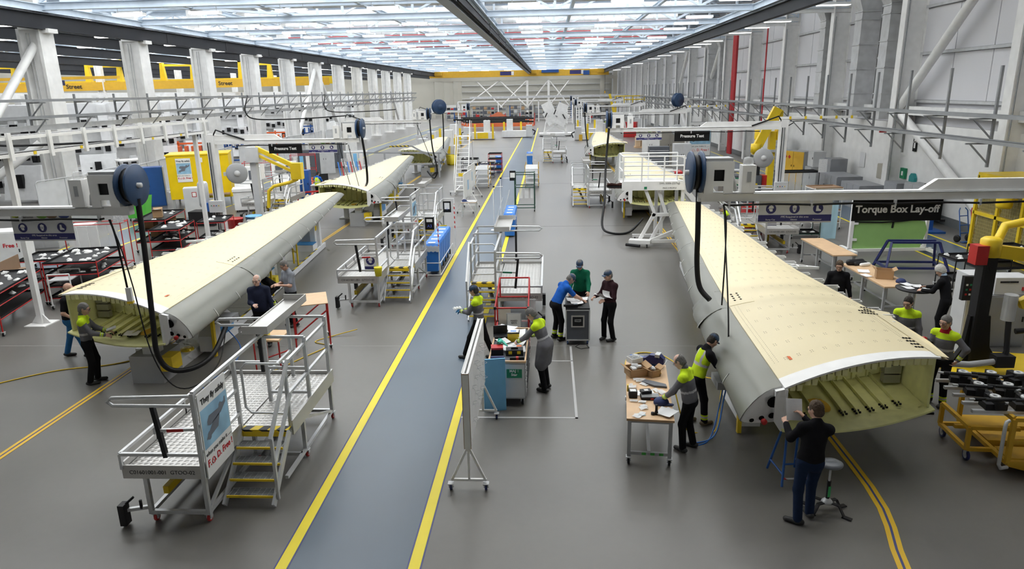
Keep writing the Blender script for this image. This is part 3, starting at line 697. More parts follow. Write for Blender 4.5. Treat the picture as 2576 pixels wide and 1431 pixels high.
SKIN = mat('skin', (.62, .37, .27), .5, var=.08, scale=14); SKIN2 = mat('pink_skin', (.70, .45, .36), .5, var=.08, scale=14)
TATT = mat('tattooed_skin', (.34, .25, .21), .5, var=.5, scale=30)
LIPS = mat('lips', (.42, .18, .15), .5); EYEW = mat('eye_white', (.75, .74, .72), .3); EYED = mat('dark_iris', (.03, .025, .02), .3)
HAIRS = {k: mat(k + '_hair', c, .7, var=.3, scale=40, bump=.4) for k, c in dict(grey=(.22, .21, .20), dark=(.035, .028, .022), brown=(.10, .065, .04), white=(.62, .61, .58)).items()}
CL = {k: mat(k + '_cloth', c, .9, var=.18, scale=9, bump=.35, bscale=14, spec=.12) for k, c in dict(black=(.012, .012, .014), grey=(.165, .165, .18), hivis=(.62, .85, .03), band=(.55, .55, .56), navy=(.02, .025, .05), polo=(.26, .28, .32), royal=(.02, .12, .50), jersey=(.01, .13, .07), maroon=(.035, .016, .02), denim=(.014, .026, .06), jeans=(.04, .16, .38), red=(.4, .02, .03), shirt=(.45, .58, .75), glove=(.10, .35, .70), gwhite=(.75, .75, .72)).items()}
SHOE = mat('black_boot_leather', (.02, .02, .02), .5); SHOEB = mat('brown_boot_leather', (.16, .12, .07), .7)
CAPM = mat('navy_cap_fabric', (.03, .065, .13), .6, var=.2)
def ik(S, T, l1, l2, pole):
    S = Vector(S); T = Vector(T); d = T - S; L = min(d.length, (l1 + l2) * .998); u = d.normalized(); T = S + u * L
    a = (l1 * l1 - l2 * l2 + L * L) / (2 * L); h = math.sqrt(max(l1 * l1 - a * a, 0)); p = Vector(pole); p = (p - u * p.dot(u)).normalized()
    return S + u * a + p * h, T
def person(loc, rz, label, H=1.77, lean=0., side=0., twist=0., hyaw=0., hpitch=0., hands=(None, None), feet=((-.12, 0, 0), (.12, 0, 0)), hips=(0, 0, 0),
           top='jacket', topc='grey', leg='black', skin=SKIN, hair='grey', hstyle='short', cap=False, glasses=True, build=1., shoe=SHOE, collar=None, band=True, hivis=True, vest=False, gloves=None, sleeve='long', coat=False, trim=None, crouch=0., curl=.9, cuffs=False, elbows=(None, None), tatt=False):
    s = H / 1.77; root = E('person', loc, rz, label, 'person')
    ca, sa = math.cos(lean), math.sin(lean)
    u = Vector((math.sin(side), sa, ca)).normalized(); f0 = Vector((0, ca, -sa)); f = (f0 - u * f0.dot(u)).normalized(); r = f.cross(u)
    r2 = (r * math.cos(twist) + f * math.sin(twist)).normalized(); f2 = u.cross(r2)
    pel = Vector(hips) * s + Vector((0, 0, (.962 - crouch) * s)); W = lambda q: tuple(q)
    chest = pel + u * .34 * s; nb = pel + u * .555 * s + f2 * .0; b = build
    # head
    hf = (f2 * math.cos(hyaw) + r2 * math.sin(hyaw)); hf = (hf * math.cos(hpitch) - Vector((0, 0, 1)) * math.sin(hpitch)).normalized()
    hu = Vector((0, 0, 1)) * .75 + u * .35 + Vector((hf.x, hf.y, 0)) * math.sin(hpitch) * .6; hu = (hu - hf * hu.dot(hf)).normalized(); hr = hf.cross(hu)
    hc = nb + (u * .6 + hu * .4).normalized() * .155 * s + f2 * .025 + hf * .02
    HM = [list(hr), list(hf), list(hu)]
    def hp(x, y, z): return hc + hr * x * s + hf * y * s + hu * z * s
    sh = []; el = []; wr_ = []; hd = []
    for i, sg in enumerate((-1, 1)):
        S = pel + u * .452 * s + r2 * sg * .166 * s * (.6 + .4 * b); T = hands[i]
        T = Vector(T) * s if T is not None else S + Vector((sg * .07, .06, -.54 * s))
        ev = elbows[i] or (sg * .38, -.5, -.75); pole = r2 * ev[0] + f2 * ev[1] + Vector((0, 0, ev[2])); e, t = ik(S, T, .29 * s, .25 * s, pole)
        sh.append(S); el.append(e); wr_.append(t)
    hip = [pel + r * sg * .095 * s - Vector((0, 0, .03 * s)) for sg in (-1, 1)]; kn = []; an = []; toes = []
    for i, sg in enumerate((-1, 1)):
        fx, fy, ya = feet[i]; A = Vector((fx, fy, .095 * s)) if len(feet[i]) == 3 else None
        tf = Vector((math.sin(ya), math.cos(ya), 0)); K, A = ik(hip[i], A, .43 * s, .42 * s, tf + Vector((sg * .12, 0, 0))); kn.append(K); an.append(A); toes.append(tf)
    # ------------- body: one figure, finer at the head and hands
    P = [cap_(pel - u * .02, chest, .115 * s, .125 * s, ax=W(f2), fl=.72), cap_(chest, nb - u * .08 * s, .125 * s, .10 * s, ax=W(f2), fl=.7), cap_(nb - u * .04, hc - hu * .05 * s, .056 * s, .055 * s)]
    for i in range(2):
        P += [cap_(sh[i], el[i], .052 * s, .042 * s), cap_(el[i], wr_[i], .041 * s, .028 * s), cap_(hip[i], kn[i], .075 * s, .055 * s), cap_(kn[i], an[i], .052 * s, .035 * s)]
    v, fc = surf(P, .021, .05); arm = np.zeros(len(fc), int)
    if tatt:
        ct = v[fc].mean(1); e0 = np.array(el[1]); w0 = np.array(wr_[1]); d = w0 - e0; t = ((ct - e0) @ d) / (d @ d); dist = np.linalg.norm(ct - e0 - np.clip(t, -.5, 1)[:, None] * d, axis=1)
        arm = np.where(dist < .07, 5, 0)
    parts = [(v, fc, arm)]
    hprims = [ell(hp(0, -.01, .025), (.076 * s, .096 * s, .098 * s), HM), ell(hp(0, .025, -.045), (.060 * s, .068 * s, .082 * s), HM), ell(hp(0, .072, -.092), (.028 * s, .026 * s, .026 * s), HM, k=.03),
              cap_(hp(0, .088, .012), hp(0, .112, -.03), .010 * s, .016 * s, k=.014), cap_(hp(-.05, .076, .026), hp(.05, .076, .026), .013 * s, k=.02),
              ell(hp(-.045, .062, -.03), (.026 * s,) * 3, k=.03), ell(hp(.045, .062, -.03), (.026 * s,) * 3, k=.03), cap_(hp(-.018, .09, -.062), hp(.018, .09, -.062), .010 * s, k=.012),
              cap_(nb - u * .03, hp(0, -.01, -.06), .054 * s, .054 * s)]
    for sg in (-1, 1): hprims += [ell(hp(sg * .079, -.012, -.008), (.012 * s, .022 * s, .034 * s), HM, k=.01)]
    v, fc = surf(hprims, .0085, .028); parts.append((v, fc, 0))
    for sg in (-1, 1):
        v, fc = surf([ell(hp(sg * .032, .083, .004), (.0125 * s,) * 3)], .005, .005); parts.append((v, fc, 2))
        v, fc = surf([ell(hp(sg * .032, .0925, .004), (.0062 * s,) * 3)], .003, .005); parts.append((v, fc, 3))
    v, fc = surf([ell(hp(0, .097, -.064), (.022 * s, .008 * s, .0055 * s), HM)], .004, .005); parts.append((v, fc, 4))
    for i, sg in enumerate((-1, 1)):
        d = (wr_[i] - el[i]).normalized(); nn = -r2 * sg * .5 + f2 * .2 - Vector((0, 0, .8)) if abs(d.z) < .8 else -r2 * sg
        nn = (nn - d * nn.dot(d)).normalized(); q = d.cross(nn)   # palm normal, sideways
        if q.dot(f2 + Vector((0, 0, .3)) - r2 * sg) < 0: q = -q       # thumb side
        w_ = wr_[i]; hpz = [cap_(w_ - d * .05, w_ + d * .02, .027 * s, .026 * s), cap_(w_ + d * .025 + q * .018, w_ + d * .08 + q * .024, .025 * s, .024 * s, ax=W(nn), fl=.6), cap_(w_ + d * .025 - q * .014, w_ + d * .08 - q * .022, .025 * s, .023 * s, ax=W(nn), fl=.6)]
        cu = curl if not isinstance(curl, (tuple, list)) else curl[i]
        for j, (off, l) in enumerate(((.034, .072), (.012, .082), (-.011, .077), (-.033, .06))):
            p0 = w_ + d * .088 * s + q * off; a1 = cu * .5; a2 = cu * 1.25
            p1 = p0 + (d * math.cos(a1) + nn * math.sin(a1)) * l * .5; p2 = p1 + (d * math.cos(a2) + nn * math.sin(a2)) * l * .55
            hpz += [cap_(p0, p1, .0095 * s, .009 * s, k=.006), cap_(p1, p2, .009 * s, .0075 * s, k=.006)]
        p0 = w_ + d * .03 + q * .032; p1 = p0 + (d * .6 + q * .7 + nn * .25) * .042; p2 = p1 + (d * .8 + q * .15 + nn * .45) * .034
        hpz += [cap_(p0, p1, .0125 * s, .0105 * s, k=.01), cap_(p1, p2, .0105 * s, .0085 * s, k=.006)]
        v, fc = surf(hpz, .0075, .012); parts.append((v, fc, 1 if gloves else (5 if tatt and i == 1 else 0)))
    np_obj('body', parts, [skin, CL[gloves] if gloves else skin, EYEW, EYED, LIPS, TATT], root)
    # ------------- trousers
    P = [cap_(pel + u * .06 * s - r * .05, pel + u * .06 * s + r * .05, .115 * s * b, ax=W(f), fl=.8), cap_(pel - r * .06 - u * .05, pel + r * .06 - u * .05, .12 * s * (b * .5 + .5), ax=W(f), fl=.88)]
    for i in range(2): P += [cap_(hip[i], kn[i], .092 * s, .07 * s), cap_(kn[i], an[i] + Vector((0, 0, -.015)), .068 * s, .062 * s)]
    v, fc = surf(P, .016, .035); mi = np.zeros(len(fc), int)
    if cuffs:
        z = v[fc].mean(1)[:, 2]; mi = np.where((z > .13) & (z < .22), 1, 0); mi = np.where((z > .155) & (z < .195), 2, mi)
    np_obj('trousers', [(v, fc, mi)], [CL[leg], CL['hivis'], CL['band']], root)
    for i in range(2):
        A = an[i]; t = toes[i]; z = .045 * s
        v, fc = surf([cap_((A.x - t.x * .05, A.y - t.y * .05, z + .005), (A.x + t.x * .15 * s, A.y + t.y * .15 * s, z - .008), .046 * s, .042 * s, ax=(0, 0, 1), fl=.85), cap_((A.x, A.y, .05), (A.x, A.y, .13), .05 * s, .045 * s)], .011, .03)
        v[:, 2] = np.maximum(v[:, 2], .0); np_obj('shoe', [(v, fc, 0)], [shoe], root)
    # ------------- top
    fl_ = .74 * (b * .6 + .4); bw = .152 * s
    P = [cap_(pel + u * .02 * s - r2 * .045 * b, pel + u * .02 * s + r2 * .045 * b, .128 * s * b, ax=W(f2), fl=fl_), cap_(pel + u * .1 * s, chest, .150 * s * b, .155 * s * (b * .5 + .5), ax=W(f2), fl=fl_), cap_(chest, nb - u * .12 * s, .158 * s * (b * .5 + .5), .12 * s, ax=W(f2), fl=.7),
         cap_(sh[0], sh[1], .062 * s, k=.06)] + [cap_(sh[i] + u * .012, nb - u * .035, .05 * s, .05 * s, k=.06) for i in range(2)] + [cap_(nb - u * .1, nb + u * .005, .078 * s, .066 * s)]
    if coat:
        for j in range(2): P.append(cap_(hip[j] + u * .04, hip[j] + (kn[j] - hip[j]) * .78 + r * (.02 if j else -.02), .138 * s, .132 * s, k=.07))
        P.append(cap_(pel, (kn[0] + kn[1]) * .5 + Vector((0, 0, .1)), .12 * s, .125 * s, k=.07))
    for i in range(2):
        if sleeve == 'long': P += [cap_(sh[i], el[i], .064 * s, .055 * s, k=.055), cap_(el[i], wr_[i] - (wr_[i] - el[i]) * .06, .056 * s, .043 * s)]
        else: P += [cap_(sh[i], sh[i] + (el[i] - sh[i]) * .72, .064 * s, .063 * s, k=.055)]
    v, fc = surf(P, .0125, .04); ct = v[fc].mean(1); mi = np.zeros(len(fc), int)
    hgt = (ct - np.array(pel)) @ np.array(u) / s; lat = (ct - np.array(pel)) @ np.array(r2) / s
    da = np.full(len(fc), 9.); ta = np.zeros(len(fc))
    for i in range(2):
        for base, (A, B) in ((0, (sh[i], el[i])), (1, (el[i], wr_[i]))):
            A = np.array(A); B = np.array(B); d = B - A; t = ((ct - A) @ d) / (d @ d); t = np.clip(t, 0, 1); ds = np.linalg.norm(ct - A - t[:, None] * d, axis=1)
            m_ = ds < da; da = np.where(m_, ds, da); ta = np.where(m_, base + t, ta)
    tors = np.linalg.norm(np.cross(ct - np.array(pel), np.array(u)), axis=1); onarm = (da < .08 * s) & (ta > .12)
    if hivis and not vest:
        mi = np.where((hgt > .385) & ~(onarm & (ta > .2)), 1, mi)
        if band: mi = np.where((hgt > .16) & (hgt < .20) & ~onarm, 2, mi)
        mi = np.where(onarm & (ta > 1.62) & (ta < 1.86), 1, mi); mi = np.where(onarm & (ta > 1.70) & (ta < 1.78), 2, mi)
    if trim: mi = np.where((hgt > .50) & (np.abs(lat) < .085), 3, mi)
    tp = np_obj({'jacket': 'jacket', 'tee': 'shirt', 'sweater': 'sweater', 'coat': 'work_coat'}[top], [(v, fc, mi)], [CL[topc], CL['hivis'], CL['band'], CL[trim or 'shirt']], root)
    if vest:
        P2 = [dict(p, r=tuple(x + .012 for x in p['r'])) for p in P[:3]] + [cap_(sh[0] + r2 * .02, sh[1] - r2 * .02, .074 * s, k=.05)]
        v, fc = surf(P2, .014, .04); ct = v[fc].mean(1); hg = (ct - np.array(pel)) @ np.array(u) / s; lt = np.abs((ct - np.array(pel)) @ np.array(r2) / s)
        mi = np.where((hg > .2) & (hg < .25), 1, 0); mi = np.where((lt > .08) & (lt < .12) & (hg > .25), 1, mi)
        np_obj('hivis_vest', [(v, fc, mi)], [CL['hivis'], CL['band']], root)
    collar = collar or trim or ('grey' if hivis and not vest else None)
    if collar:
        v, fc = surf([cap_(nb - u * .05 - f2 * .0, nb + u * .035, .07 * s, .066 * s)], .01, .01); np_obj('collar', [(v, fc, 0)], [CL[collar]], root)
    # ------------- hair, cap, glasses
    if hstyle != 'bald' :
        hs = dict(short=(.005, .0), full=(.017, .0), fringe=(.003, 1.))[hstyle]; g = hs[0]
        hp_ = [ell(hp(0, -.014, .028), ((.078 + g) * s, (.097 + g) * s, (.099 + g) * s), HM), ell(hp(0, -.03, -.03), ((.074 + g) * s, (.075 + g) * s, (.07 + g) * s), HM)]
        hp_ += [ell(hp(0, .112, -.03), (.105 * s, .085 * s, .096 * s), HM, cut=True), ell(hp(0, .02, -.135), (.13 * s, .13 * s, .06 * s), HM, cut=True), ell(hp(0, .052, -.07), (.2 * s, .08 * s, .075 * s), HM, cut=True)]
        if hstyle == 'fringe': hp_.append(ell(hp(0, .03, .10), (.085 * s, .105 * s, .088 * s), HM, cut=True))
        v, fc = surf(hp_, .008, .012); rg_ = np.random.default_rng(int(abs(loc[0] * 991 + loc[1] * 37))); v = v + (v - np.array(hc)) * rg_.uniform(-.035, .075, len(v))[:, None]; np_obj('hair', [(v, fc, 0)], [HAIRS[hair]], root)
    if cap:
        v, fc = surf([ell(hp(0, -.012, .045), (.088 * s, .106 * s, .084 * s), HM), ell(hp(0, -.012, -.035), (.12 * s, .14 * s, .05 * s), HM, cut=True), cap_(hp(-.04, .11, .035), hp(.04, .11, .035), .035 * s, ax=W(hu), fl=.3)], .009, .012)
        np_obj('cap', [(v, fc, 0)], [CAPM], root)
    if glasses:
        gl = MB()
        for sg in (-1, 1):
            gl.tube([hp(sg * (.034 + .024 * math.cos(k * .785)), .105, .002 + .016 * math.sin(k * .785)) for k in range(8)], .0028, 4, closed=True)
            gl.tube([hp(sg * .058, .104, .006), hp(sg * .082, .05, .008), hp(sg * .083, -.01, .004)], .0026, 4)
        gl.tube([hp(-.01, .107, .006), hp(.01, .107, .006)], .0026, 4); gl.build('glasses', BLACKP, root)
    return root, wr_
def P_(px, py): 
    g = G(px, py); return (g.x, g.y, 0)
def sheet(loc, rz, tilt, w, h, label, cat='paper', m=PAPER, name='paper_sheet', bend=.04, n=6, lines=True):
    mb = MB(); rows = [[(-w / 2 + w * i / n, -h / 2 + h * j / 3, bend * ((2 * i / n - 1) ** 2)) for i in range(n + 1)] for j in range(4)]
    mb.shell(rows, .0015); o = mb.build(name, m); o.location = loc; o.rotation_euler = (tilt[0], tilt[1], rz)
    tag(o, label, cat); return o
PRINT = mat('printed_paper', (.82, .82, .82), .7); 
def _pr():
    nt, b, N, L = nodes_of(PRINT); tc = N('ShaderNodeTexCoord'); wv = N('ShaderNodeTexWave'); wv.bands_direction = 'Y'; wv.inputs['Scale'].default_value = 18; wv.inputs['Distortion'].default_value = 1.5; wv.inputs['Detail'].default_value = 3
    cr_ = N('ShaderNodeValToRGB'); cr_.color_ramp.elements[0].color = (.5, .52, .55, 1); cr_.color_ramp.elements[1].color = (.84, .84, .84, 1); cr_.color_ramp.elements[1].position = .3
    L(tc.outputs['Object'], wv.inputs[0]); L(wv.outputs['Fac'], cr_.inputs[0]); L(cr_.outputs[0], b.inputs['Base Color'])
_pr()
D2 = math.radians
# man with papers at the right wing root (seen from behind, three-quarter)
person((3.62, 8.87, 0), D2(-2), 'man in black jacket and jeans holding up a sheet at the right wing', 1.80, lean=.08, side=.09, hyaw=-.55, hpitch=.25, hands=((-.24, .40, 1.30), (.0, .40, 1.40)), elbows=((-.35, .1, -1), (.5, .05, -1)), feet=((-.12, -.08, -1.1), (.10, .1, -.15)), topc='black', leg='denim', hair='brown', hivis=False, build=1.08)
sheet((3.5, 9.37, 1.5), D2(8), (1.15, .1), .24, .31, 'white drawing sheet held by the man in jeans', m=PRINT)
# bald man at the bench, hi-vis yoke
person((2.36, 10.9, 0), D2(62), 'bald man in grey jacket with yellow yoke leaning on the cluttered bench', 1.72, lean=.22, hyaw=.1, hpitch=.5, hands=((-.22, .42, .98), (.12, .40, .98)), feet=((-.12, .05, .35), (.14, -.05, -.1)), hair='grey', hstyle='fringe', skin=SKIN2, build=1.12)
# vest and cap at the leading edge
person((2.68, 11.9, 0), D2(-72), 'worker in yellow vest and navy cap working at the wing leading edge', 1.76, lean=.32, hyaw=-.25, hpitch=.65, hands=((-.06, .48, 1.26), (.16, .46, 1.14)), elbows=(None, (.7, -.4, -.5)), feet=((-.12, -.1, .2), (.13, .12, -.1)), top='tee', topc='black', sleeve='short', vest=True, cap=True, hair='dark', cuffs=True, shoe=SHOEB, build=1.0, tatt=True)
# three at the drawing trolley
person((.16, 16.4, 0), D2(-62), 'man in blue t-shirt and navy cap bending over the black trolley', 1.76, lean=.55, hyaw=.1, hpitch=.55, hands=((.02, .68, 1.0), (.28, .62, 1.0)), feet=((-.13, .02, .1), (.13, .05, -.1)), top='tee', topc='royal', sleeve='short', cap=True, hivis=False, cuffs=True, hair='grey', build=1.05)
person((.80, 17.5, 0), D2(172), 'man in green jersey and navy cap behind the black trolley', 1.80, lean=.08, hyaw=.1, hpitch=.5, hands=((-.24, .38, 1.02), (.22, .42, 1.02)), top='sweater', topc='jersey', hivis=False, cap=True, collar='gwhite', build=1.1)
person((1.48, 16.38, 0), D2(128), 'man in dark maroon jumper holding an open folder', 1.78, lean=.02, hyaw=.2, hpitch=.35, hands=((-.18, .34, 1.12), (.2, .32, 1.12)), feet=((-.13, .0, .25), (.13, .06, -.3)), top='sweater', topc='maroon', hivis=False, cap=True, collar='gwhite', hair='grey', glasses=True)
b1 = sheet((1.24, 16.1, 1.2), D2(128), (.5, .2), .22, .30, 'open white folder in the hands of the man in maroon', 'folder', PRINT, 'folder')
sheet((1.36, 16.02, 1.26), D2(118), (.5, -.75), .20, .30, 'raised white page of the folder by the man in maroon', 'paper', PRINT)
sheet((-9.52, 13.83, 1.16), D2(-68), (.3, .1), .15, .21, 'white note in the hands of the man at the left wing root', 'paper', PRINT)
sheet((-9.3, 14.2, .96), .3, (-.05, .1), .3, .42, 'white clipboard sheet lying inside the left wing root', 'paper', PAPER, bend=.005)
# walking worker with cap and blue gloves
person((-1.62, 15.1, 0), D2(75), 'worker in grey hi-vis jacket and cap walking with a small tray', 1.76, lean=.06, hyaw=.1, hpitch=.35, hands=((-.08, .42, 1.16), (.1, .42, 1.12)), feet=((-.1, .35, .1), (.1, -.30, 0)), cap=True, hair='dark', gloves='glove', hstyle='short')
tr0 = E('blister_tray', (-2.12, 15.2, 1.2), .4, 'small clear tray in the blue gloves of the walking worker', 'tray'); MB().box((0, 0, 0), (.2, .14, .012)).build('tray_base', PLASTIC, tr0)
for i in range(3):
    for j in range(2): MB().lathe([(0, .03), (.022, .03), (.026, .006)], (-.06 + .06 * i, -.03 + .06 * j, 0), 'z', 8).build('tray_cup', WBAND, tr0)
# man in long work coat at the tool cabinet
person((-.08, 13.35, 0), D2(68), 'man in long grey work coat writing at the tool cabinet', 1.80, lean=.36, hyaw=.05, hpitch=.6, hands=((-.15, .55, 1.02), (.22, .42, 1.05)), feet=((-.12, -.02, .1), (.13, .03, .0)), top='coat', coat=True, hair='grey', hstyle='short')
# left wing people
person((-9.98, 13.65, 0), D2(-68), 'man in grey jacket with yellow yoke reading at the left wing root', 1.80, lean=.0, hyaw=.0, hpitch=.25, hands=((-.12, .40, 1.10), (.12, .38, 1.08)), feet=((-.11, .05, .0), (.12, -.05, -.1)), hair='grey', hstyle='short')
person((-11.45, 15.2, 0), D2(-75), 'bald man in black t-shirt and blue jeans walking past the left wing', 1.82, lean=.08, hyaw=-.1, hpitch=.1, hands=((-.26, .1, .9), (.28, .22, 1.0)), feet=((-.1, -.22, 0), (.12, .32, .1)), top='tee', sleeve='short', topc='black', leg='jeans', hivis=False, hstyle='bald', build=1.12, gloves='gwhite')
person((-7.08, 15.95, 0), D2(196), 'bald man in navy jacket standing by the left wing walkway', 1.82, lean=.03, hyaw=.35, hpitch=.15, hands=((-.3, .16, .86), (.1, .32, 1.14)), topc='navy', hivis=False, hair='white', hstyle='fringe', skin=SKIN2, build=1.25, collar='royal')
person((-6.9, 17.5, 0), D2(140), 'man in grey polo shirt looking at his hands by the walkway', 1.82, lean=.04, hyaw=.1, hpitch=.5, hands=((-.16, .36, 1.2), (.14, .34, 1.16)), top='tee', sleeve='short', topc='polo', hivis=False, hstyle='short', hair='grey', build=1.14)
person((-8.05, 19.2, 0), D2(150), 'worker in dark trousers with yellow bands working under the left wing', 1.7, lean=.9, crouch=.28, hyaw=0, hpitch=.5, hands=((-.2, .5, .7), (.2, .5, .7)), feet=((-.16, .1, .2), (.16, -.1, -.2)), topc='black', hivis=False, cuffs=True, hair='dark')
# right group
person((7.2, 17.15, 0), D2(160), 'man in black zip neck jumper walking behind the right wing', 1.80, lean=.04, hyaw=.15, hpitch=.25, hands=((-.32, .05, .84), (.32, .05, .84)), top='sweater', topc='black', hivis=False, hair='brown', build=1.15)
person((9.52, 16.5, 0), D2(40), 'white haired man in black jumper writing at the round table', 1.80, lean=.22, hyaw=.05, hpitch=.5, hands=((-.18, .48, 1.12), (.14, .52, 1.14)), top='sweater', topc='black', hivis=False, hair='white', hstyle='full', collar='shirt')
person((7.4, 14.1, 0), D2(150), 'man in grey hi-vis jacket with a lanyard behind the right wing', 1.78, lean=.06, hyaw=.3, hpitch=.2, hands=((-.3, .1, .85), (.28, .2, .9)), hair='dark', build=1.15, band=True)
person((7.45, 12.75, 0), D2(130), 'man in grey hi-vis jacket and red collar with hand on hip', 1.80, lean=.04, hyaw=.25, hpitch=.1, hands=((-.27, .04, .98), (.2, .34, 1.02)), elbows=((-1, -.25, 0), None), hair='grey', trim='red', build=1.1, cuffs=True)
person((6.95, 13.55, 0), D2(70), 'worker in dark top crouching behind the right wing', 1.75, lean=.5, crouch=.22, hyaw=-.2, hpitch=.3, hands=((-.2, .45, .9), (.2, .45, .9)), feet=((-.16, .12, .1), (.16, -.1, -.1)), top='sweater', topc='black', hivis=False, hair='brown')
person((6.85, 26.4, 0), D2(75), 'worker in grey hi-vis jacket bending over the right wing tip', 1.76, lean=.4, hyaw=0, hpitch=.5, hands=((-.15, .55, 1.2), (.15, .5, 1.2)), hair='grey')
person((-13.3, 39.5, 0), D2(-15), 'man in yellow vest and blue shirt with his back turned at a desk', 1.74, lean=.05, hpitch=.3, hands=((-.2, .4, 1.05), (.22, .4, 1.05)), top='tee', sleeve='short', topc='royal', vest=True, hair='dark', glasses=False)
person((9.6, 108, 0), 0, 'distant worker in yellow vest near the orange racks', 1.76, topc='navy', vest=True, leg='black', hair='dark', glasses=False)
person((8.9, 112, 0), 2.8, 'distant worker in yellow vest by the far right wall', 1.76, topc='navy', vest=True, hair='dark', glasses=False)
# ================================================================ helpers for furniture
def bars(par, name, m, w, segs, h=None):
    return [MB().bar(p, q, w, h).build(name, m, par) for p, q in segs]
def tubes(par, name, m, r, segs, n=7): return [MB().tube(list(s), r, n).build(name, m, par) for s in segs]
_cast = {}
def caster(par, loc, r=.06, wm=BLACK, fm=GALV, hub=LGREY):
    key = (r, wm.name, fm.name)
    if key not in _cast:
        f = MB().b2((-.035, -.02, r * 1.05), (-.022, .05, r * 2.1)).b2((.022, -.02, r * 1.05), (.035, .05, r * 2.1)).b2((-.045, -.045, r * 2.1), (.045, .055, r * 2.1 + .015)).cyl((-.04, .02, r), (.04, .02, r), .012, 6)
        w_ = MB().lathe([(0, -.016), (r * .55, -.016), (r * .6, -.02), (r, -.018), (r, .018), (r * .6, .02), (r * .55, .016), (0, .016)], (0, .02, r), 'x', 14)
        for i in range(len(w_.f)):
            w_.m[i] = 1 if (i // 14) in (0, 1, 5, 6) else 0
        a = f.build('caster', fm, par); b = w_.build('caster_wheel', [wm, hub], a); _cast[key] = (a.data, b.data)
        a.location = loc; return a
    a = link('caster', _cast[key][0], par); a.location = loc; b = link('caster_wheel', _cast[key][1], a); return a
def casters(par, pts, **k):
    for p in pts: caster(par, (p[0], p[1], 0), **k)
REDW_ = mat('red_caster_tyre', (.45, .03, .03), .5)
def plate(par, name, m, lo, hi): return MB().b2(lo, hi).build(name, m, par)
def poster(par, x, sg, y0, y1, z0, z1):
    """flat printed safety poster on a board in the x = const plane"""
    fx = x + .012 * sg; ry = (math.pi / 2, 0, math.pi / 2 * sg)
    p = plate(par, 'poster_board', PAPER, (x - .01, y0, z0), (x + .01, y1, z1)); H_ = z1 - z0; W_ = y1 - y0; cy = (y0 + y1) / 2
    plate(p, 'sky_print', mat('printed_sky', (.30, .52, .80), .6, var=.5, scale=3), (min(x, fx), y0 + .02, z0 + H_ * .34), (max(x, fx), y1 - .02, z0 + H_ * .80))
    pl = MB(); F = lambda a, b: (fx + .003 * sg, cy + a * W_ * sg, z0 + H_ * .57 + b * H_)
    def quad(ps): pl.add([F(*q) for q in ps], [tuple(range(len(ps)))])
    quad([(-.30, .06), (-.22, .11), (.1, .10), (.34, .13), (.36, .17), (.4, .17), (.4, .10), (.2, .03), (-.2, -.01), (-.3, .02)]); quad([(-.1, .01), (.15, .04), (.05, -.1), (-.38, -.14), (-.38, -.12)])
    for a, b in ((-.28, -.11), (.2, .1)): pl.add([(F(a, b)[0] + .001 * sg, F(a, b)[1] + .07 * W_ * math.cos(k * .7854), F(a, b)[2] + .05 * H_ * math.sin(k * .7854)) for k in range(8)], [tuple(range(8))])
    pl.build('aeroplane_print', mat('printed_grey', (.16, .18, .22), .6), p)
    text('lettering', 'They fly safely', H_ * .095, BTXT, p, (fx + .002 * sg, cy, z0 + H_ * .885), ry, .001, bold=.003)
    text('lettering', 'when you make it ......', H_ * .07, BTXT, p, (fx + .002 * sg, cy, z0 + H_ * .275), ry, .001)
    text('lettering', 'F.', H_ * .115, RTXT, p, (fx + .002 * sg, cy - .40 * W_ * sg, z0 + H_ * .16), ry, .001, bold=.004); text('lettering', '. D. Free !', H_ * .105, RTXT, p, (fx + .002 * sg, cy + .13 * W_ * sg, z0 + H_ * .16), ry, .001, bold=.004)
    no = MB().tube([(fx + .002 * sg, cy + (-.26 * sg + .055 * math.cos(k * .524)) * W_, z0 + H_ * .155 + .055 * W_ * math.sin(k * .524)) for k in range(12)], .006, 5, closed=True)
    no.bar((fx + .002 * sg, cy + (-.26 * sg - .04) * W_, z0 + H_ * .155 + .04 * W_), (fx + .002 * sg, cy + (-.26 * sg + .04) * W_, z0 + H_ * .155 - .04 * W_), .006); no.build('no_symbol', RTXT, p)
    return p
def head_icon(par, c, r, kind, R_):
    """round mandatory sign: R_ maps (u, v, lift) to a point"""
    MB().add([R_(c[0] + r * math.cos(k * .3927), c[1] + r * math.sin(k * .3927), .004) for k in range(16)], [tuple(range(16))]).build('sign_disc', SIGNN, par)
    q = MB()
    def poly(ps): q.add([R_(c[0] + r * a, c[1] + r * b, .007) for a, b in ps], [tuple(range(len(ps)))])
    if kind == 0: poly([(-.55, .15), (-.4, .55), (.0, .72), (.4, .55), (.5, .2)]); poly([(-.75, .05), (-.5, .2), (.5, .2), (.5, .08)]); poly([(-.4, .0), (.3, .0), (.3, -.5), (-.1, -.55), (-.35, -.3)]); 
    elif kind == 1: poly([(-.4, .1), (-.4, .5), (0, .72), (.4, .5), (.4, .1)]); poly([(-.42, .02), (-.05, .02), (-.05, -.2), (-.4, -.16)]); poly([(.05, .02), (.42, .02), (.4, -.16), (.05, -.2)]); poly([(-.35, -.25), (.35, -.25), (.15, -.65), (-.15, -.65)])
    else: poly([(-.35, .6), (.05, .6), (.1, .0), (.55, -.25), (.55, -.5), (-.4, -.5), (-.4, -.2)])
    q.build('sign_pictogram', PAPER, par)
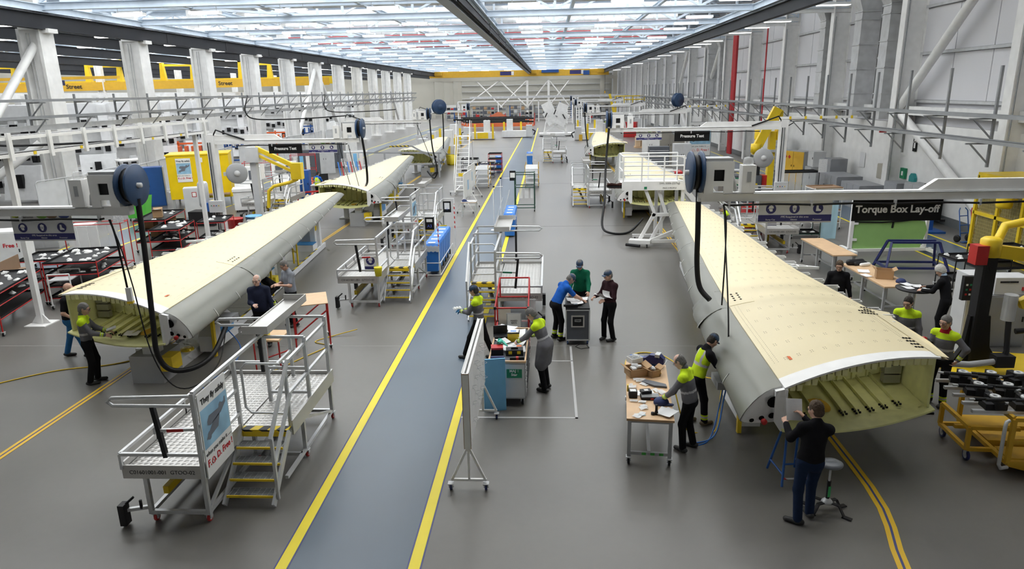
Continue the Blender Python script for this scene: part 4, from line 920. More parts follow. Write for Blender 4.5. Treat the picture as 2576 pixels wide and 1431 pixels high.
def banner(par, x0, x1, z0, z1, y, safety=True):
    """PPE banner hung in an x-z plane, facing -y"""
    W_ = x1 - x0; H_ = z1 - z0; cx = (x0 + x1) / 2; b = plate(par, 'ppe_banner', mat('grey_banner', (.68, .69, .71), .6), (x0, y, z0), (x1, y + .012, z1))
    R_ = lambda u, v, l: (cx + u, y - l, z0 + v); ry = (math.pi / 2, 0, 0)
    plate(b, 'banner_band', SIGNN, (x0, y - .003, z0 + H_ * .05), (x1, y + .0, z0 + H_ * .27))
    for i, u in enumerate((-.33, -.01, .31)): head_icon(b, (u * W_, H_ * .48), H_ * .17, i, R_)
    text('lettering', 'PPE Required in this area', H_ * .09, WTXT, b, (cx, y - .004, z0 + H_ * .20), ry, .001); 
    for s_, u in (('Bump Cap', -.33), ('Glasses', -.01), ('Footwear', .31)): text('lettering', s_, H_ * .075, WTXT, b, (cx + u * W_, y - .004, z0 + H_ * .11), ry, .001)
    plate(b, 'banner_header', PAPER, (x0, y - .003, z0 + H_ * .76), (x1, y, z1)); 
    for i, (u, c) in enumerate(((-.40, (.55, .62, .02)), (.02, (.25, .5, .1)), (.18, (.3, .2, .12)), (.38, (.05, .08, .3)))):
        MB().add([R_((u + .09 * math.cos(k * .524)) * W_, H_ * .9 + .1 * H_ * math.sin(k * .524) * (1 if i else .6), .005) for k in range(12)], [tuple(range(12))]).build('header_print', mat('header_print_%d' % i, c, .6), b)
    text('lettering', 'Safety Instruction', H_ * .095, BTXT, b, (cx - .27 * W_, y - .007, z0 + H_ * .86), ry, .001)
    return b
# ================================================================ access platforms
def platform(loc, sg, label, sign='poster', bucket=False, low=False):
    """aluminium access platform: long deck, side landing with steps, tray on a tall frame. sg = -1 mirrors it"""
    R_ = E('access_platform', loc, 0, label, 'access platform', 'aluminium access platforms')
    X = lambda p: (p[0] * sg, p[1], p[2])
    def B(name, m, w, segs, h=None): return bars(R_, name, m, w, [(X(a), X(b)) for a, b in segs], h)
    def PL(name, m, lo, hi, par=R_): 
        a, b = X(lo), X(hi); return plate(par, name, m, [min(i, j) for i, j in zip(a, b)], [max(i, j) for i, j in zip(a, b)])
    L_ = 3.5; z = .88
    PL('deck', TREAD, (-.57, .03, z - .05), (.57, L_, z)); PL('landing', TREAD, (.6, 1.32, z - .05), (1.38, L_, z))
    for a, b in (((-.61, 0), (.61, .03)), ((-.61, L_), (1.4, L_ + .03))): PL('kick_plate', ALUP, (a[0], a[1], z - .15), (b[0], b[1], z + .06))
    PL('kick_plate', ALUP, (-.61, .03, z - .15), (-.58, L_, z + .1)); PL('kick_plate', ALUP, (.58, .03, z - .15), (.61, 1.3, z + .1)); PL('kick_plate', ALUP, (1.38, 1.35, z - .15), (1.41, L_, z + .1))
    t = text('lettering', 'C01601001-001  GTOO-02', .085, BTXT, R_, X((-.02, -.003, z - .05)), (math.pi / 2, 0, 0), .001)
    PL('step_edge', HAZ, (.62, 1.2, z - .02), (1.38, 1.34, z + .012)); PL('step_edge_lip', YELLOW, (.62, 1.19, z - .1), (1.38, 1.2, z - .02))
    # legs, base rails
    B('leg', ALU, .06, [((x, y, .14), (x, y, z - .1)) for x in (-.30, .56) for y in (.04, 1.75, L_ - .1)] + [((1.36, y, .14), (1.36, y, z - .1)) for y in (1.9, L_ - .1)])
    B('base_rail', ALU, .055, [((-.30, .04, .17), (.56, .04, .17)), ((-.30, .04, .17), (-.30, L_ - .1, .17)), ((.56, .04, .17), (.56, L_ - .1, .17)), ((-.3, L_ - .1, .17), (1.36, L_ - .1, .17)), ((1.36, 1.0, .17), (1.36, L_ - .1, .17)), ((.56, 1.75, .17), (1.36, 1.75, .17))])
    B('brace', ALU, .045, [((.56, .06, .2), (.56, 1.2, z - .14)), ((1.36, 1.9, z - .12), (1.36, L_ - .2, .2))])
    PL('fork_bar', YELLOW, (-.24, .3, .3), (-.16, 2.2, .42)); B('fork_bar_post', YELLOW, .06, [((-.2, 2.2, 0.02), (-.2, 2.2, .8))])
    tubes(R_, 'jack_cylinder', GALVD, .06, [(X((.8, 1.5, .25)), X((1.05, 2.6, .75)))], 10)
    for p in ((-.26, .06), (.54, .06), (-.26, L_ - .15), (.56, 1.9), (1.36, 1.95), (1.36, L_ - .1)): caster(R_, X((p[0], p[1], 0)), .062, REDW_, GALV)
    # outrigger
    for yy in (.0, 2.0):
        B('outrigger_arm', ALU, .05, [((-.3, yy + .06, .24), (-.62, yy - .04, .24))]); PL('outrigger_pad', BLACKP, (-.69, yy - .14, .03), (-.6, yy + .0, .36)); B('outrigger_clamp', BLACKP, .03, [((-.62, yy - .06, .34), (-.5, yy - .02, .44)), ((-.42, yy, .24), (-.42, yy, .38))])
    # low guard rail
    B('guard_rail', ALU, .045, [((-.6, 0, 1.12), (.58, 0, 1.12)), ((-.6, 0, 1.12), (-.6, L_, 1.12)), ((-.6, L_, 1.12), (.55, L_, 1.12))])
    B('stanchion', ALU, .04, [((-.6, y, z), (-.6, y, 1.12)) for y in (0, .9, 1.8, 2.7, L_)])
    # tall guard rail on the step side
    B('post', ALU, .055, [((.59, y, z - .15), (.59, y, 2.06)) for y in (0, 1.28)])
    B('guard_rail', ALU, .05, [((.59, 0, 2.06), (.59, 1.28, 2.06)), ((.59, 0, 1.55), (.59, 1.28, 1.55)), ((.59, 0, 1.15), (.59, 1.28, 1.15))] + ([] if low else [((.59, 1.28, 2.06), (.59, L_, 2.06))]))
    # boom bars, black prop, red tipped bar
    tubes(R_, 'boom_bar', ALU, .026, [[X((.57, 0, 2.02)), X((-.55, -.02, 2.0)), X((-.62, -.02, 1.94)), X((-.55, -.02, 1.88)), X((.57, 0, 1.87))]])
    B('prop', BLACKP, .06, [((.0, 0, 1.86), (.08, 0, 1.08))]); B('stop_bar', ALU, .04, [((.06, 0, 1.5), (.57, 0, 1.52))]); B('stop_bar_tip', RED if sg > 0 else GREENS, .045, [((.16, 0, 1.5), (.4, 0, 1.51))])
    # landing frame and gate
    B('post', ALU, .055, [((x, y, z), (x, y, 2.06)) for x, y in ((.68, 2.3), (1.37, 2.3), (1.37, 3.4), (.68, 3.4))])
    B('post', ALU, .05, [((1.37, 1.36, z), (1.37, 1.36, 1.95))])
    B('guard_rail', ALU, .045, [((1.37, 1.36, 1.95), (1.37, 3.4, 1.95)), ((1.37, 1.36, 1.42), (1.37, 3.4, 1.42)), ((.68, 2.3, 2.06), (1.37, 2.3, 2.06)), ((.68, 2.3, 1.5), (1.37, 2.3, 1.5)), ((.68, 2.3, 1.05), (1.37, 2.3, 1.05)), ((.68, 2.3, 1.4), (.68, 3.4, 1.4)), ((.68, 3.4, 2.06), (1.37, 3.4, 2.06))])
    tubes(R_, 'gate', ALU, .02, [[X((1.3, 1.36, 1.95)), X((.75, 1.38, 1.95)), X((.66, 1.38, 1.86)), X((.66, 1.38, 1.2)), X((.75, 1.38, 1.1)), X((1.3, 1.36, 1.1))]])
    # steps
    for i in range(4):
        zz = .17 + i * .178; yy = .56 + i * .17; t = MB()
        for k in range(9): t.box(X((1.0, yy - .1 + k * .025, zz)), (.72, .006, .03))
        for k in range(9): t.box(X((.66 + k * .085, yy, zz)), (.006, .22, .03))
        tr_ = t.build('step', GALV, R_); plate(tr_, 'step_nosing', YELLOW, [min(X((.63, 0, 0))[0], X((1.37, 0, 0))[0]), yy - .125, zz - .018], [max(X((.63, 0, 0))[0], X((1.37, 0, 0))[0]), yy - .105, zz + .016])
    B('stringer', ALU, .035, [((.62, .38, .06), (.62, 1.24, z - .03)), ((1.38, .38, .06), (1.38, 1.24, z - .03))], .12)
    B('handrail_post', ALU, .045, [((1.41, .5, .1), (1.41, .5, 1.12))]); B('handrail', ALU, .05, [((1.41, .46, 1.12), (1.41, 1.4, 2.0)), ((1.41, .5, .66), (1.41, 1.36, 1.45))])
    # parts tray on the tall frame
    x0, x1, y0, y1 = .32, .78, 2.25, 4.2
    t = PL('parts_tray', ALUP, (x0 + .004, y0 + .004, 2.123), (x1 - .004, y1 - .004, 2.14))
    for lo, hi in (((x0 + .016, y0, 2.12), (x1 - .016, y0 + .015, 2.26)), ((x0 + .016, y1 - .015, 2.12), (x1 - .016, y1, 2.26)), ((x0, y0, 2.12), (x0 + .015, y1, 2.16)), ((x1 - .015, y0, 2.12), (x1, y1, 2.26))): PL('tray_side', ALUP, lo, hi, t)
    tubes(R_, 'boom_bar', ALU, .026, [[X((.4, 3.2, 2.1)), X((-.5, 3.2, 2.08)), X((-.58, 3.2, 2.02)), X((-.5, 3.2, 1.96)), X((.4, 3.2, 1.96))]])
    B('prop', BLACKP, .06, [((.2, 3.2, 1.95), (.2, 3.2, 1.05))])
    if sign == 'poster': poster(R_, .635 * sg, 1 if sg > 0 else -1, .02, .86, .72, 2.02)
    if sign == 'ppe':
        p = PL('notice_board', PAPER, (.12, .3, 1.0), (.5, .32, 1.55)); F = lambda u, v, l: (X((.31, 0, 0))[0] + u, .3 - l, 1.0 + v); head_icon(p, (0, .33), .13, 0, F); PL('notice_band', SIGNN, (.14, .294, 1.02), (.48, .3, 1.16), p)
    if bucket:
        MB().lathe([(0, .98), (.09, .98), (.12, 1.22), (.125, 1.24), (0, 1.24)], X((.62, -.1, 0)), 'z', 10).build('bucket', mat('yellow_plastic', (.9, .78, .02), .4), R_)
    return R_
platform((-5.53, 8.6, 0), 1, 'nearest aluminium access platform with a safety poster on its rail')
platform((-5.5, 19.1, 0), 1, 'aluminium access platform with a blue bump cap notice left of the walkway', 'ppe', True)
platform((-6.1, 27.3, 0), 1, 'aluminium access platform with a poster behind the blue bins', 'poster')
platform((-.8, 17.3, 0), -1, 'mirrored aluminium access platform standing beside the walkway behind the red cart', None)
platform((2.65, 36.3, 0), -1, 'aluminium access platform next to the white work gantry', None)
platform((.9, 60, 0), -1, 'distant aluminium access platform right of the walkway', None)
platform((-14.6, 33.5, 0), 1, 'aluminium access platform beyond the left wings among red racks', None)
# ================================================================ board on wheels
bd = E('display_board', (-1.26, 9.53, 0), .004, 'double sided white board on wheels standing end on by the walkway', 'board')
plate(bd, 'board_panel', WHITE, (-.05, 0, .73), (-.015, 2.6, 1.97)); plate(bd, 'board_panel', WHITE, (.015, 0, .73), (.05, 2.6, 1.97))
for lo, hi in (((-.015, 0, .73), (.015, .02, 1.97)), ((-.015, 2.58, .73), (.015, 2.6, 1.97))): plate(bd, 'board_core', PAPER, lo, hi)
for x in (-.056, .05): plate(bd, 'board_edge', BROWNP, (x, -.004, .73), (x + .008, .0, 1.97)); plate(bd, 'board_edge', WHITE, (x - .002, 0, 1.97), (x + .008, 2.6, 1.985))
plate(bd, 'board_edge', BROWNP, (-.055, -.003, 1.955), (.055, .0, 1.97))
hk = None
for i, y in enumerate((.4, .8, 1.2, 1.6, 2.05)):
    for j, z in enumerate((1.0, 1.28, 1.55, 1.8)):
        if (i * 3 + j) % 4 == 3: continue
        lo = (0, y, z)
        if hk is None: hk = MB().tube([(.05, 0, 0), (.11, .01, .02), (.14, .06, .02), (.11, .11, .02), (.05, .12, 0), (.06, .06, -.01), (.1, .06, -.05)], .004, 4).build('wire_hook', GALV, bd); hk.location = lo
        else: again(hk, lo)
for y in (.06, 2.5):
    bars(bd, 'stand_leg', WHITE, .035, [((0, y, .75), (-.27, y, .17)), ((0, y, .75), (.25, y, .17)), ((-.28, y, .17), (.27, y, .17)), ((0, y, .75), (0, y, .17))])
    casters(bd, [(-.29, y - .03), (.26, y - .03)], r=.055, wm=mat('navy_caster_tyre', (.02, .03, .12), .4))
fp = MB().shell([[(-.42 + .42 * i / 4, 12.22 + .02 * i + .1 * j, 1.12 * (1 - j)) for i in range(5)] for j in (0, .5, 1)], (0, .03, 0)).build('foam_sheet', LBLUE); fp.location = (-.85, 0, 0)
tag(fp, 'light blue foam sheet leaning between the white board and tool cabinet', 'foam sheet')
# ================================================================ tool cabinet
tc = E('tool_cabinet', (-.82, 12.55, 0), -.01, 'grey tool cabinet on wheels with cluttered top and green sign', 'cabinet')
plate(tc, 'cabinet_body', GREY, (-.36, 0, .17), (.34, 1.95, .93)); plate(tc, 'front_panel', LGREY, (-.35, -.012, .2), (.33, 0, .9))
for lo, hi in (((-.38, -.02, .93), (.36, .02, .97)), ((-.38, 1.93, .93), (.36, 1.97, .97)), ((-.38, 0, .93), (-.35, 1.95, .97)), ((.33, 0, .93), (.36, 1.95, .97))): plate(tc, 'top_edge', WOOD, lo, hi)
plate(tc, 'top_mat', CHAR, (-.35, .02, .93), (.33, 1.93, .94))
for j in range(6): d = plate(tc, 'drawer', LGREY, (.34, .06, .2 + j * .12), (.355, 1.85, .3 + j * .12)); plate(d, 'drawer_handle', BLACKP, (.355, .3, .27 + j * .12), (.37, 1.6, .285 + j * .12))
gs = plate(tc, 'green_sign', GREENS, (-.02, -.02, .62), (.28, -.012, .8)); text('lettering', 'MAJ 1\nStar', .075, WTXT, gs, (.13, -.022, .725), (math.pi / 2, 0, 0), .001, bold=.002)
casters(tc, [(-.3, .1), (.28, .1), (-.3, 1.8), (.3, 1.8)], r=.075)
def put(name, label, cat, loc, rz, pieces):
    o = E(name, loc, rz, label, cat)
    for n, m, lo, hi in pieces: plate(o, n, m, lo, hi)
    return o
ZT = .942; cx0, cy0 = -.82, 12.55
put('tool_case', 'black tool case with yellow latches on the tool cabinet', 'tool case', (cx0 + .12, cy0 + .42, ZT), .05, [('case_body', BLACKP, (-.17, -.1, 0), (.17, .1, .12)), ('latch', YELLOW, (-.12, -.108, .04), (-.05, -.1, .1)), ('latch', YELLOW, (.05, -.108, .04), (.12, -.1, .1)), ('case_handle', BLACKP, (-.07, -.02, .12), (.07, .02, .15))])
put('tool_bag', 'black and red soft tool bag on the tool cabinet', 'bag', (cx0 - .22, cy0 + .45, ZT), .1, [('bag_body', BLACKP, (-.13, -.1, 0), (.11, .1, .15)), ('bag_trim', RED, (-.13, -.105, .12), (.11, .105, .16))])
gv = MB(); 
for i in range(5): gv.tube([(0, 0, .02), (.05 * math.cos(i * .5 - .2), .12 * math.sin(i * .5 - .2) + .05, .04), (.1 + .02 * i, .1 - .06 * i, .01)], [.04, .03, .014], 6)
g_ = gv.build('work_glove', mat('teal_glove', (.08, .55, .42), .7)); g_.location = (cx0 - .2, cy0 + .55, ZT + .17); tag(g_, 'teal rubber gloves thrown on the tool bag', 'gloves')
put('parts_box', 'yellow and black parts box with papers in it on the cabinet', 'box', (cx0 + .06, cy0 + 1.22, ZT), .0, [('box_body', YELLOW, (-.12, -.09, 0), (.12, .09, .18)), ('box_lid', BLACKP, (-.13, -.1, .18), (.13, .1, .2)), ('box_paper', PAPER, (-.11, -.09, .2), (.11, .1, .212)), ('box_print', BLUEBIN, (-.06, -.05, .212), (.06, .02, .214))])
put('power_tool_case', 'open black case behind the yellow parts box', 'case', (cx0 - .2, cy0 + 1.35, ZT), .2, [('case_base', BLACKP, (-.16, -.12, 0), (.14, .12, .07)), ('case_lid', BLACKP, (-.16, .1, .06), (.14, .13, .25))])
tb = MB().tube([(-.13, 0, .035), (.13, .02, .035)], .033, 10).build('marker_tube', NAVY); tb.location = (cx0 - .2, cy0 + .13, ZT); tag(tb, 'dark blue tube at the front of the tool cabinet', 'tube')
put('tape_dispenser', 'small red and black gauge at the front of the cabinet', 'tool', (cx0 + .18, cy0 + .14, ZT), .1, [('tool_body', BLACKP, (-.14, -.03, 0), (.14, .03, .05)), ('tool_grip', RED, (-.02, -.035, .0), (.03, .035, .055))])
for i, (dx, dy, rz, w_, h_, lb) in enumerate(((.0, .75, .2, .3, .42, 'crumpled white drawing in the middle of the cabinet top'), (.2, .95, -.2, .22, .31, 'white sheet under the arm of the man in the coat'), (.2, .55, .1, .26, .3, 'white form with an orange tag on the cabinet'), (-.15, 1.0, .5, .24, .3, 'folded white sheet at the walkway side of the cabinet'), (.18, 1.55, .0, .24, .3, 'white form at the far end of the cabinet'), (.22, 1.25, .3, .2, .28, 'white sheet beside the yellow parts box'), (-.1, 1.75, -.4, .4, .26, 'white drawing overhanging the far edge of the cabinet'))):
    sheet((cx0 + dx, cy0 + dy, ZT + .03 + .012 * i), rz, (.02 * (i % 3), .02), w_, h_, lb, m=PRINT, bend=.015)
put('paper_tag', 'orange tag lying on the white form', 'tag', (cx0 + .2, cy0 + .62, ZT + .1), .1, [('tag_card', ORANGE, (-.05, -.04, 0), (.05, .04, .003))])
# ================================================================ red tube cart
rcx = E('tube_cart', (-.86, 15.05, 0), .02, 'cart of red tubes with black joints behind the tool cabinet', 'cart')
tubes(rcx, 'red_tube', RED, .02, [((x, y, .12), (x, y, 1.25)) for x in (-.38, .38) for y in (0, .9)] + [((-.38, y, z), (.38, y, z)) for y in (0, .9) for z in (.3, .62, 1.25)] + [((x, 0, z), (x, .9, z)) for x in (-.38, .38) for z in (.3, .62, 1.25)])
tubes(rcx, 'red_tube', RED, .02, [((-.3, .9, 1.25), (-.3, .9, 1.72)), ((.4, .9, 1.25), (.4, .9, 1.72)), ((-.3, .9, 1.72), (.4, .9, 1.72)), ((-.38, 0, 1.25), (-.3, .9, 1.72)), ((.38, 0, 1.25), (.4, .9, 1.72))])
for x in (-.38, .38):
    for y in (0, .9):
        for z in (.3, .62, 1.25): plate(rcx, 'tube_joint', BLACKP, (x - .03, y - .03, z - .03), (x + .03, y + .03, z + .03))
for z in (.3, .62): plate(rcx, 'cart_shelf', BLACKP, (-.36, .02, z), (.36, .88, z + .02)); plate(rcx, 'shelf_lip', BLACKP, (-.37, -.01, z), (.37, .01, z + .08))
casters(rcx, [(-.36, .05), (.36, .05), (-.36, .85), (.36, .85)], r=.05)
nt_ = plate(rcx, 'notice', PAPER, (-.1, -.035, .72), (.2, -.025, 1.12)); text('lettering', 'MIXED\nBAYS', .055, BTXT, nt_, (.05, -.038, .93), (math.pi / 2, 0, 0), .001); plate(nt_, 'notice_frame', GREY, (-.12, -.03, .7), (.22, -.02, 1.14))
tag(MB().lathe([(0, 0), (.1, 0), (.16, .05), (.17, .05), (.1, .01)], (-1.1, 15.35, .645), 'z', 14).build('dish', PAPER), 'white shallow dish on the shelf of the red tube cart', 'dish')
put('frame_board', 'pale board with wires leaning in the red tube cart', 'board', (-1.06, 15.7, .645), 0, [('board_panel', mat('ivory_board', (.7, .66, .55), .6), (-.14, -.01, 0), (.14, .01, .42))])
bg = MB()
for i in range(3): bg.shell([[(-.12 + .06 * k, .01 * ((k + i) % 3), -.0 - .16 * j) for k in range(5)] for j in range(4)], (0, .01, 0))
b_ = bg.build('plastic_bag', PLASTIC); b_.location = (-.45, 15.9, 1.2); tag(b_, 'clear plastic bag tied to the red tube cart', 'bag')
# ================================================================ black trolley
tk = E('document_trolley', (.68, 16.0, 0), 0, 'charcoal document trolley with silver frame and documents on top', 'trolley')
plate(tk, 'trolley_body', CHAR, (-.27, .02, .14), (.27, 1.0, .88)); plate(tk, 'trolley_top', BLACKP, (-.29, 0, .9), (.29, 1.02, .94))
bars(tk, 'frame_edge', ALU, .03, [((x, .01, .13), (x, .01, .9)) for x in (-.28, .28)] + [((-.28, .01, z), (.28, .01, z)) for z in (.13, .89)] + [((x, 0, .89), (x, 1.0, .89)) for x in (-.28, .28)])
lb = plate(tk, 'label_frame', ALUP, (-.16, -.012, .46), (.16, .0, .76)); plate(lb, 'label_plate', BLACKP, (-.125, -.016, .495), (.125, -.012, .725)); text('lettering', 'NETWEB\nTROLLEY', .04, WTXT, lb, (0, -.018, .63), (math.pi / 2, 0, 0), .0008)
casters(tk, [(-.24, .06), (.24, .06), (-.24, .9), (.24, .9)], r=.055, wm=mat('blue_caster_tyre', (.05, .12, .3), .4))
tag(MB().tube([(.72, 15.9, .06), (.62, 15.86, .012), (.75, 15.72, .01), (.95, 15.8, .01), (.9, 15.95, .01)], .008, 5).build('power_lead', BLACK), 'black lead trailing on the floor under the document trolley', 'cable')
for i, (dx, dy, rz, lb_) in enumerate(((-.1, .62, .1, 'open white document at the far left of the trolley'), (.12, .66, -.1, 'open white document before the man in green'), (-.02, .32, .15, 'open printed booklet at the front of the trolley'))):
    sheet((.68 + dx, 16.0 + dy, .97 + .01 * i), rz, (.02, 0), .3, .26, lb_, m=PRINT, bend=.02)
put('instrument', 'black handset lying across the trolley front', 'instrument', (.58, 16.1, .945), .1, [('instrument_body', BLACKP, (-.2, -.05, 0), (.1, .05, .07)), ('instrument_screen', mat('grey_screen', (.25, .3, .35), .2), (.0, -.04, .07), (.09, .04, .075)), ('instrument_grip', BLACKP, (-.24, -.03, .02), (-.2, .03, .06))])
# ================================================================ workbench on the right
wb = E('workbench', (1.62, 10.32, 0), -.10, 'plywood topped workbench on wheels crowded with parts', 'workbench')
plate(wb, 'bench_top', WOOD, (-.38, 0, .81), (.38, 2.52, .85)); 
for i in range(3): plate(wb, 'ply_edge', mat('ply_edge_%d' % (i % 2), ((.5, .31, .16), (.62, .42, .24))[i % 2], .6), (-.381, -.004, .812 + .012 * i), (.381, .0, .822 + .012 * i))
bars(wb, 'bench_leg', GREY, .06, [((x, y, .15), (x, y, .81)) for x in (-.33, .33) for y in (.08, 2.42)])
bars(wb, 'bench_rail', GREY, .05, [((-.33, .08, .78), (.33, .08, .78)), ((-.33, .08, .2), (.33, .08, .2)), ((-.33, 2.42, .78), (.33, 2.42, .78)), ((-.33, 2.42, .2), (.33, 2.42, .2)), ((0, .08, .2), (0, 2.42, .2)), ((-.33, .08, .78), (-.33, 2.42, .78)), ((.33, .08, .78), (.33, 2.42, .78))])
for i in range(3): plate(wb, 'green_mark', mat('green_mark', (.05, .35, .05), .5), (-.12 + .14 * i, .05, .18), (-.05 + .14 * i, .054, .225))
casters(wb, [(-.33, .06), (.33, .06), (-.33, 2.4), (.33, 2.4)], r=.06)
def wbp(x, y, z=.852): v = Matrix.Rotation(-.10, 3, 'Z') @ Vector((x, y, 0)); return (1.62 + v.x, 10.32 + v.y, z)
vs = E('bench_vice', wbp(.1, 2.28), -.4, 'blue cast bench vice at the far end of the bench', 'vice')
MB().lathe([(0, 0), (.11, 0), (.11, .03), (.06, .05), (.06, .1)], (0, 0, 0), 'z', 12).build('vice_base', BLUE, vs); MB().prism([(-.16, .08), (.13, .08), (.15, .16), (.08, .25), (-.02, .25), (-.1, .18), (-.16, .17)], -.07, .07, 'y').build('vice_body', NAVY, vs); MB().prism([(.15, .06), (.25, .09), (.25, .2), (.17, .26), (.13, .2)], -.065, .065, 'y').build('vice_jaw', NAVY, vs); plate(vs, 'jaw_plate', GALV, (.08, -.08, .22), (.17, .08, .28)); MB().tube([(.28, -.1, .11), (.28, .1, .13)], .011, 6).build('vice_handle', GALV, vs); plate(vs, 'vice_slide', BLUE, (-.42, -.04, .1), (-.1, .04, .17))
def carton(loc, rz, d, label, open_=True, m=CARD, fill=True):
    o = E('carton', loc, rz, label, 'box'); a, b, c = d[0] / 2, d[1] / 2, d[2]
    for lo, hi in (((-a, -b, 0), (a, -b + .008, c)), ((-a, b - .008, 0), (a, b, c)), ((-a, -b, 0), (-a + .008, b, c)), ((a - .008, -b, 0), (a, b, c)), ((-a, -b, 0), (a, b, .008))): plate(o, 'carton_side', m, lo, hi)
    if open_:
        for sx in (-1, 1): MB().bar((sx * a, 0, c), (sx * (a + .09), 0, c + .05), d[1], .006, up=(0, 0, 1)).build('carton_flap', m, o)
    if fill:
        f = MB(); rnd = random.Random(int(loc[0] * 100))
        for k in range(5): f.box((rnd.uniform(-a * .5, a * .5), rnd.uniform(-b * .5, b * .5), c - .01 + rnd.uniform(0, .04)), (a * .7, b * .5, .03), rnd.uniform(0, 3))
        f.build('carton_packing', PLASTIC, o)
    return o
carton(wbp(-.2, 1.85), .3, (.34, .3, .15), 'opened carton with white packing at the far end of the bench')
carton(wbp(-.22, 2.1, 1.0), .5, (.24, .2, .10), 'small white carton on top of the opened carton', False, PAPER)
carton(wbp(.12, 1.82), .5, (.2, .18, .13), 'small open carton full of plastic bags beside the vice')
def scraps(loc, rz, n, lab, seed):
    f = MB(); q = random.Random(seed)
    for k in range(n):
        x, y = q.uniform(-.1, .1), q.uniform(-.06, .06); s_ = q.uniform(.04, .08)
        f.shell([[(x + s_ * i, y + s_ * .7 * j, .008 + q.uniform(0, .02)) for i in range(3)] for j in range(3)], .002)
    o = f.build('plastic_bag', PLASTIC); o.location = loc; o.rotation_euler = (0, 0, rz); return tag(o, lab, 'bag')
for i, (x, y, lb_) in enumerate(((-.2, 1.5, 'clear parts bags below the opened carton'), (.0, 1.35, 'clear bag beside the black tray'), (-.22, 1.2, 'clear bag along the left edge of the bench'), (.25, 1.05, 'clear bag at the right edge of the bench'), (-.12, .62, 'clear bags in front of the black organiser'), (-.05, .5, 'small clear bags near the papers'), (-.22, .2, 'clear bag at the front left corner of the bench'), (-.05, .85, 'clear bag behind the navy cap on the bench'))): scraps(wbp(x, y), i * .7, 3, lb_, i)
tg = MB().prism([(-.22, -.05), (.05, -.12), (.26, -.06), (.2, .04), (-.02, .06), (-.2, .06)], 0, .035).build('drill_tray', CHAR); tg.location = wbp(.12, 1.42); tg.rotation_euler = (0, 0, -.5); tag(tg, 'dark grey flat tray across the bench', 'tray')
put('parts_organiser', 'clear topped black parts organiser on the bench', 'organiser', wbp(.02, .82), .02, [('organiser_body', BLACKP, (-.16, -.09, 0), (.16, .09, .05)), ('organiser_lid', CLEAR, (-.15, -.085, .05), (.15, .085, .06)), ('organiser_latch', RED, (-.0, -.1, .01), (.05, -.09, .04))])
put('small_case', 'small black case on the parts organiser', 'case', wbp(-.05, .9, .915), .2, [('case_body', BLACKP, (-.09, -.06, 0), (.09, .06, .05)), ('case_label', PAPER, (-.03, -.03, .05), (.04, .03, .052))])
pc = put('tool_pouch', 'black tool pouch with white print at the bench edge', 'pouch', wbp(-.27, .85), 0, [('pouch_body', BLACKP, (-.07, -.07, 0), (.07, .07, .12)), ('pouch_print', PAPER, (-.05, -.05, .12), (.05, .05, .123)), ('pouch_tape', YELLOW, (-.09, .07, .06), (-.07, .13, .18))])
fl = E('torch', wbp(.1, .2), 0, 'black torch standing on end at the front of the bench', 'torch'); MB().lathe([(0, 0), (.03, 0), (.028, .05), (.022, .07), (.022, .15), (.028, .17), (0, .17)], (0, 0, 0), 'z', 12).build('torch_body', BLACKP, fl); MB().lathe([(0, 0), (.03, 0), (.03, .04), (0, .04)], (-.06, -.01, 0), 'z', 10).build('torch_head', BLACKP, fl)
sheet(wbp(.24, .28, .87), -.5, (0, .02), .21, .3, 'white printed sheets on the front corner of the bench', m=PRINT, bend=.01); sheet(wbp(.3, .22, .885), -.7, (0, .03), .21, .3, 'top white sheet overhanging the corner of the bench', m=PRINT, bend=.012); sheet(wbp(-.1, 1.02, .856), .1, (0, 0), .4, .22, 'white paper under the bags on the bench', bend=.004)
sheet(wbp(-.14, .16, .858), .2, (0, 0), .12, .1, 'small pale blue booklet near the torch', 'booklet', mat('pale_blue_card', (.45, .62, .66), .6), 'booklet', .0)
v_, f_ = surf([ell((0, 0, .03), (.13, .11, .09)), ell((0, 0, -.1), (.3, .3, .1), cut=True), cap_((.1, -.06, .01), (.16, -.06, .01), .05, ax=(0, 0, 1), fl=.25)], .012, .02); cp = np_obj('bump_cap', [(v_, f_, 0)], [mat('dark_blue_cap', (.015, .03, .12), .7)], None); cp.location = wbp(.2, .62, .85); tag(cp, 'dark blue cap lying on the bench beside the bald man', 'cap')
# hoses on the floor
HOSEY = mat('yellow_air_hose', (.80, .55, .03), .4); HOSEB = mat('blue_air_hose', (.03, .15, .5), .4)
def hose(name, pts, r, m, lab, cat='hose', n=8, sub=6):
    P = [Vector(p) for p in pts]; out = []
    for i in range(len(P) - 1):
        a, b, c, d = P[max(i - 1, 0)], P[i], P[i + 1], P[min(i + 2, len(P) - 1)]
        for k in range(sub):
            t = k / sub; out.append(.5 * ((2 * b) + (c - a) * t + (2 * a - 5 * b + 4 * c - d) * t * t + (3 * b - a - 3 * c + d) * t ** 3))
    out.append(P[-1]); o = MB().tube(out, r, n).build(name, m); return tag(o, lab, cat)
hose('air_hose', [(2.05, 12.2, .9), (2.3, 12.5, .3), (2.15, 13.4, .014), (1.7, 14.6, .014), (2.0, 15.4, .014), (2.6, 15.3, .014), (3.1, 14.2, .014), (3.5, 13.2, .3)], .014, HOSEY, 'yellow air hose looping on the floor behind the workbench')
hose('air_hose', [(2.2, 11.4, .85), (2.35, 11.2, .3), (2.6, 11.5, .012), (3.0, 11.6, .012), (3.2, 12.2, .4), (3.3, 12.4, .8)], .012, HOSEY, 'short yellow air hose beside the bald man')
hose('air_hose', [(2.45, 11.0, .012), (2.8, 11.2, .05), (3.1, 11.8, .5), (3.25, 12.2, .85)], .013, HOSEB, 'blue air hose rising to the wing stand from the bench side')
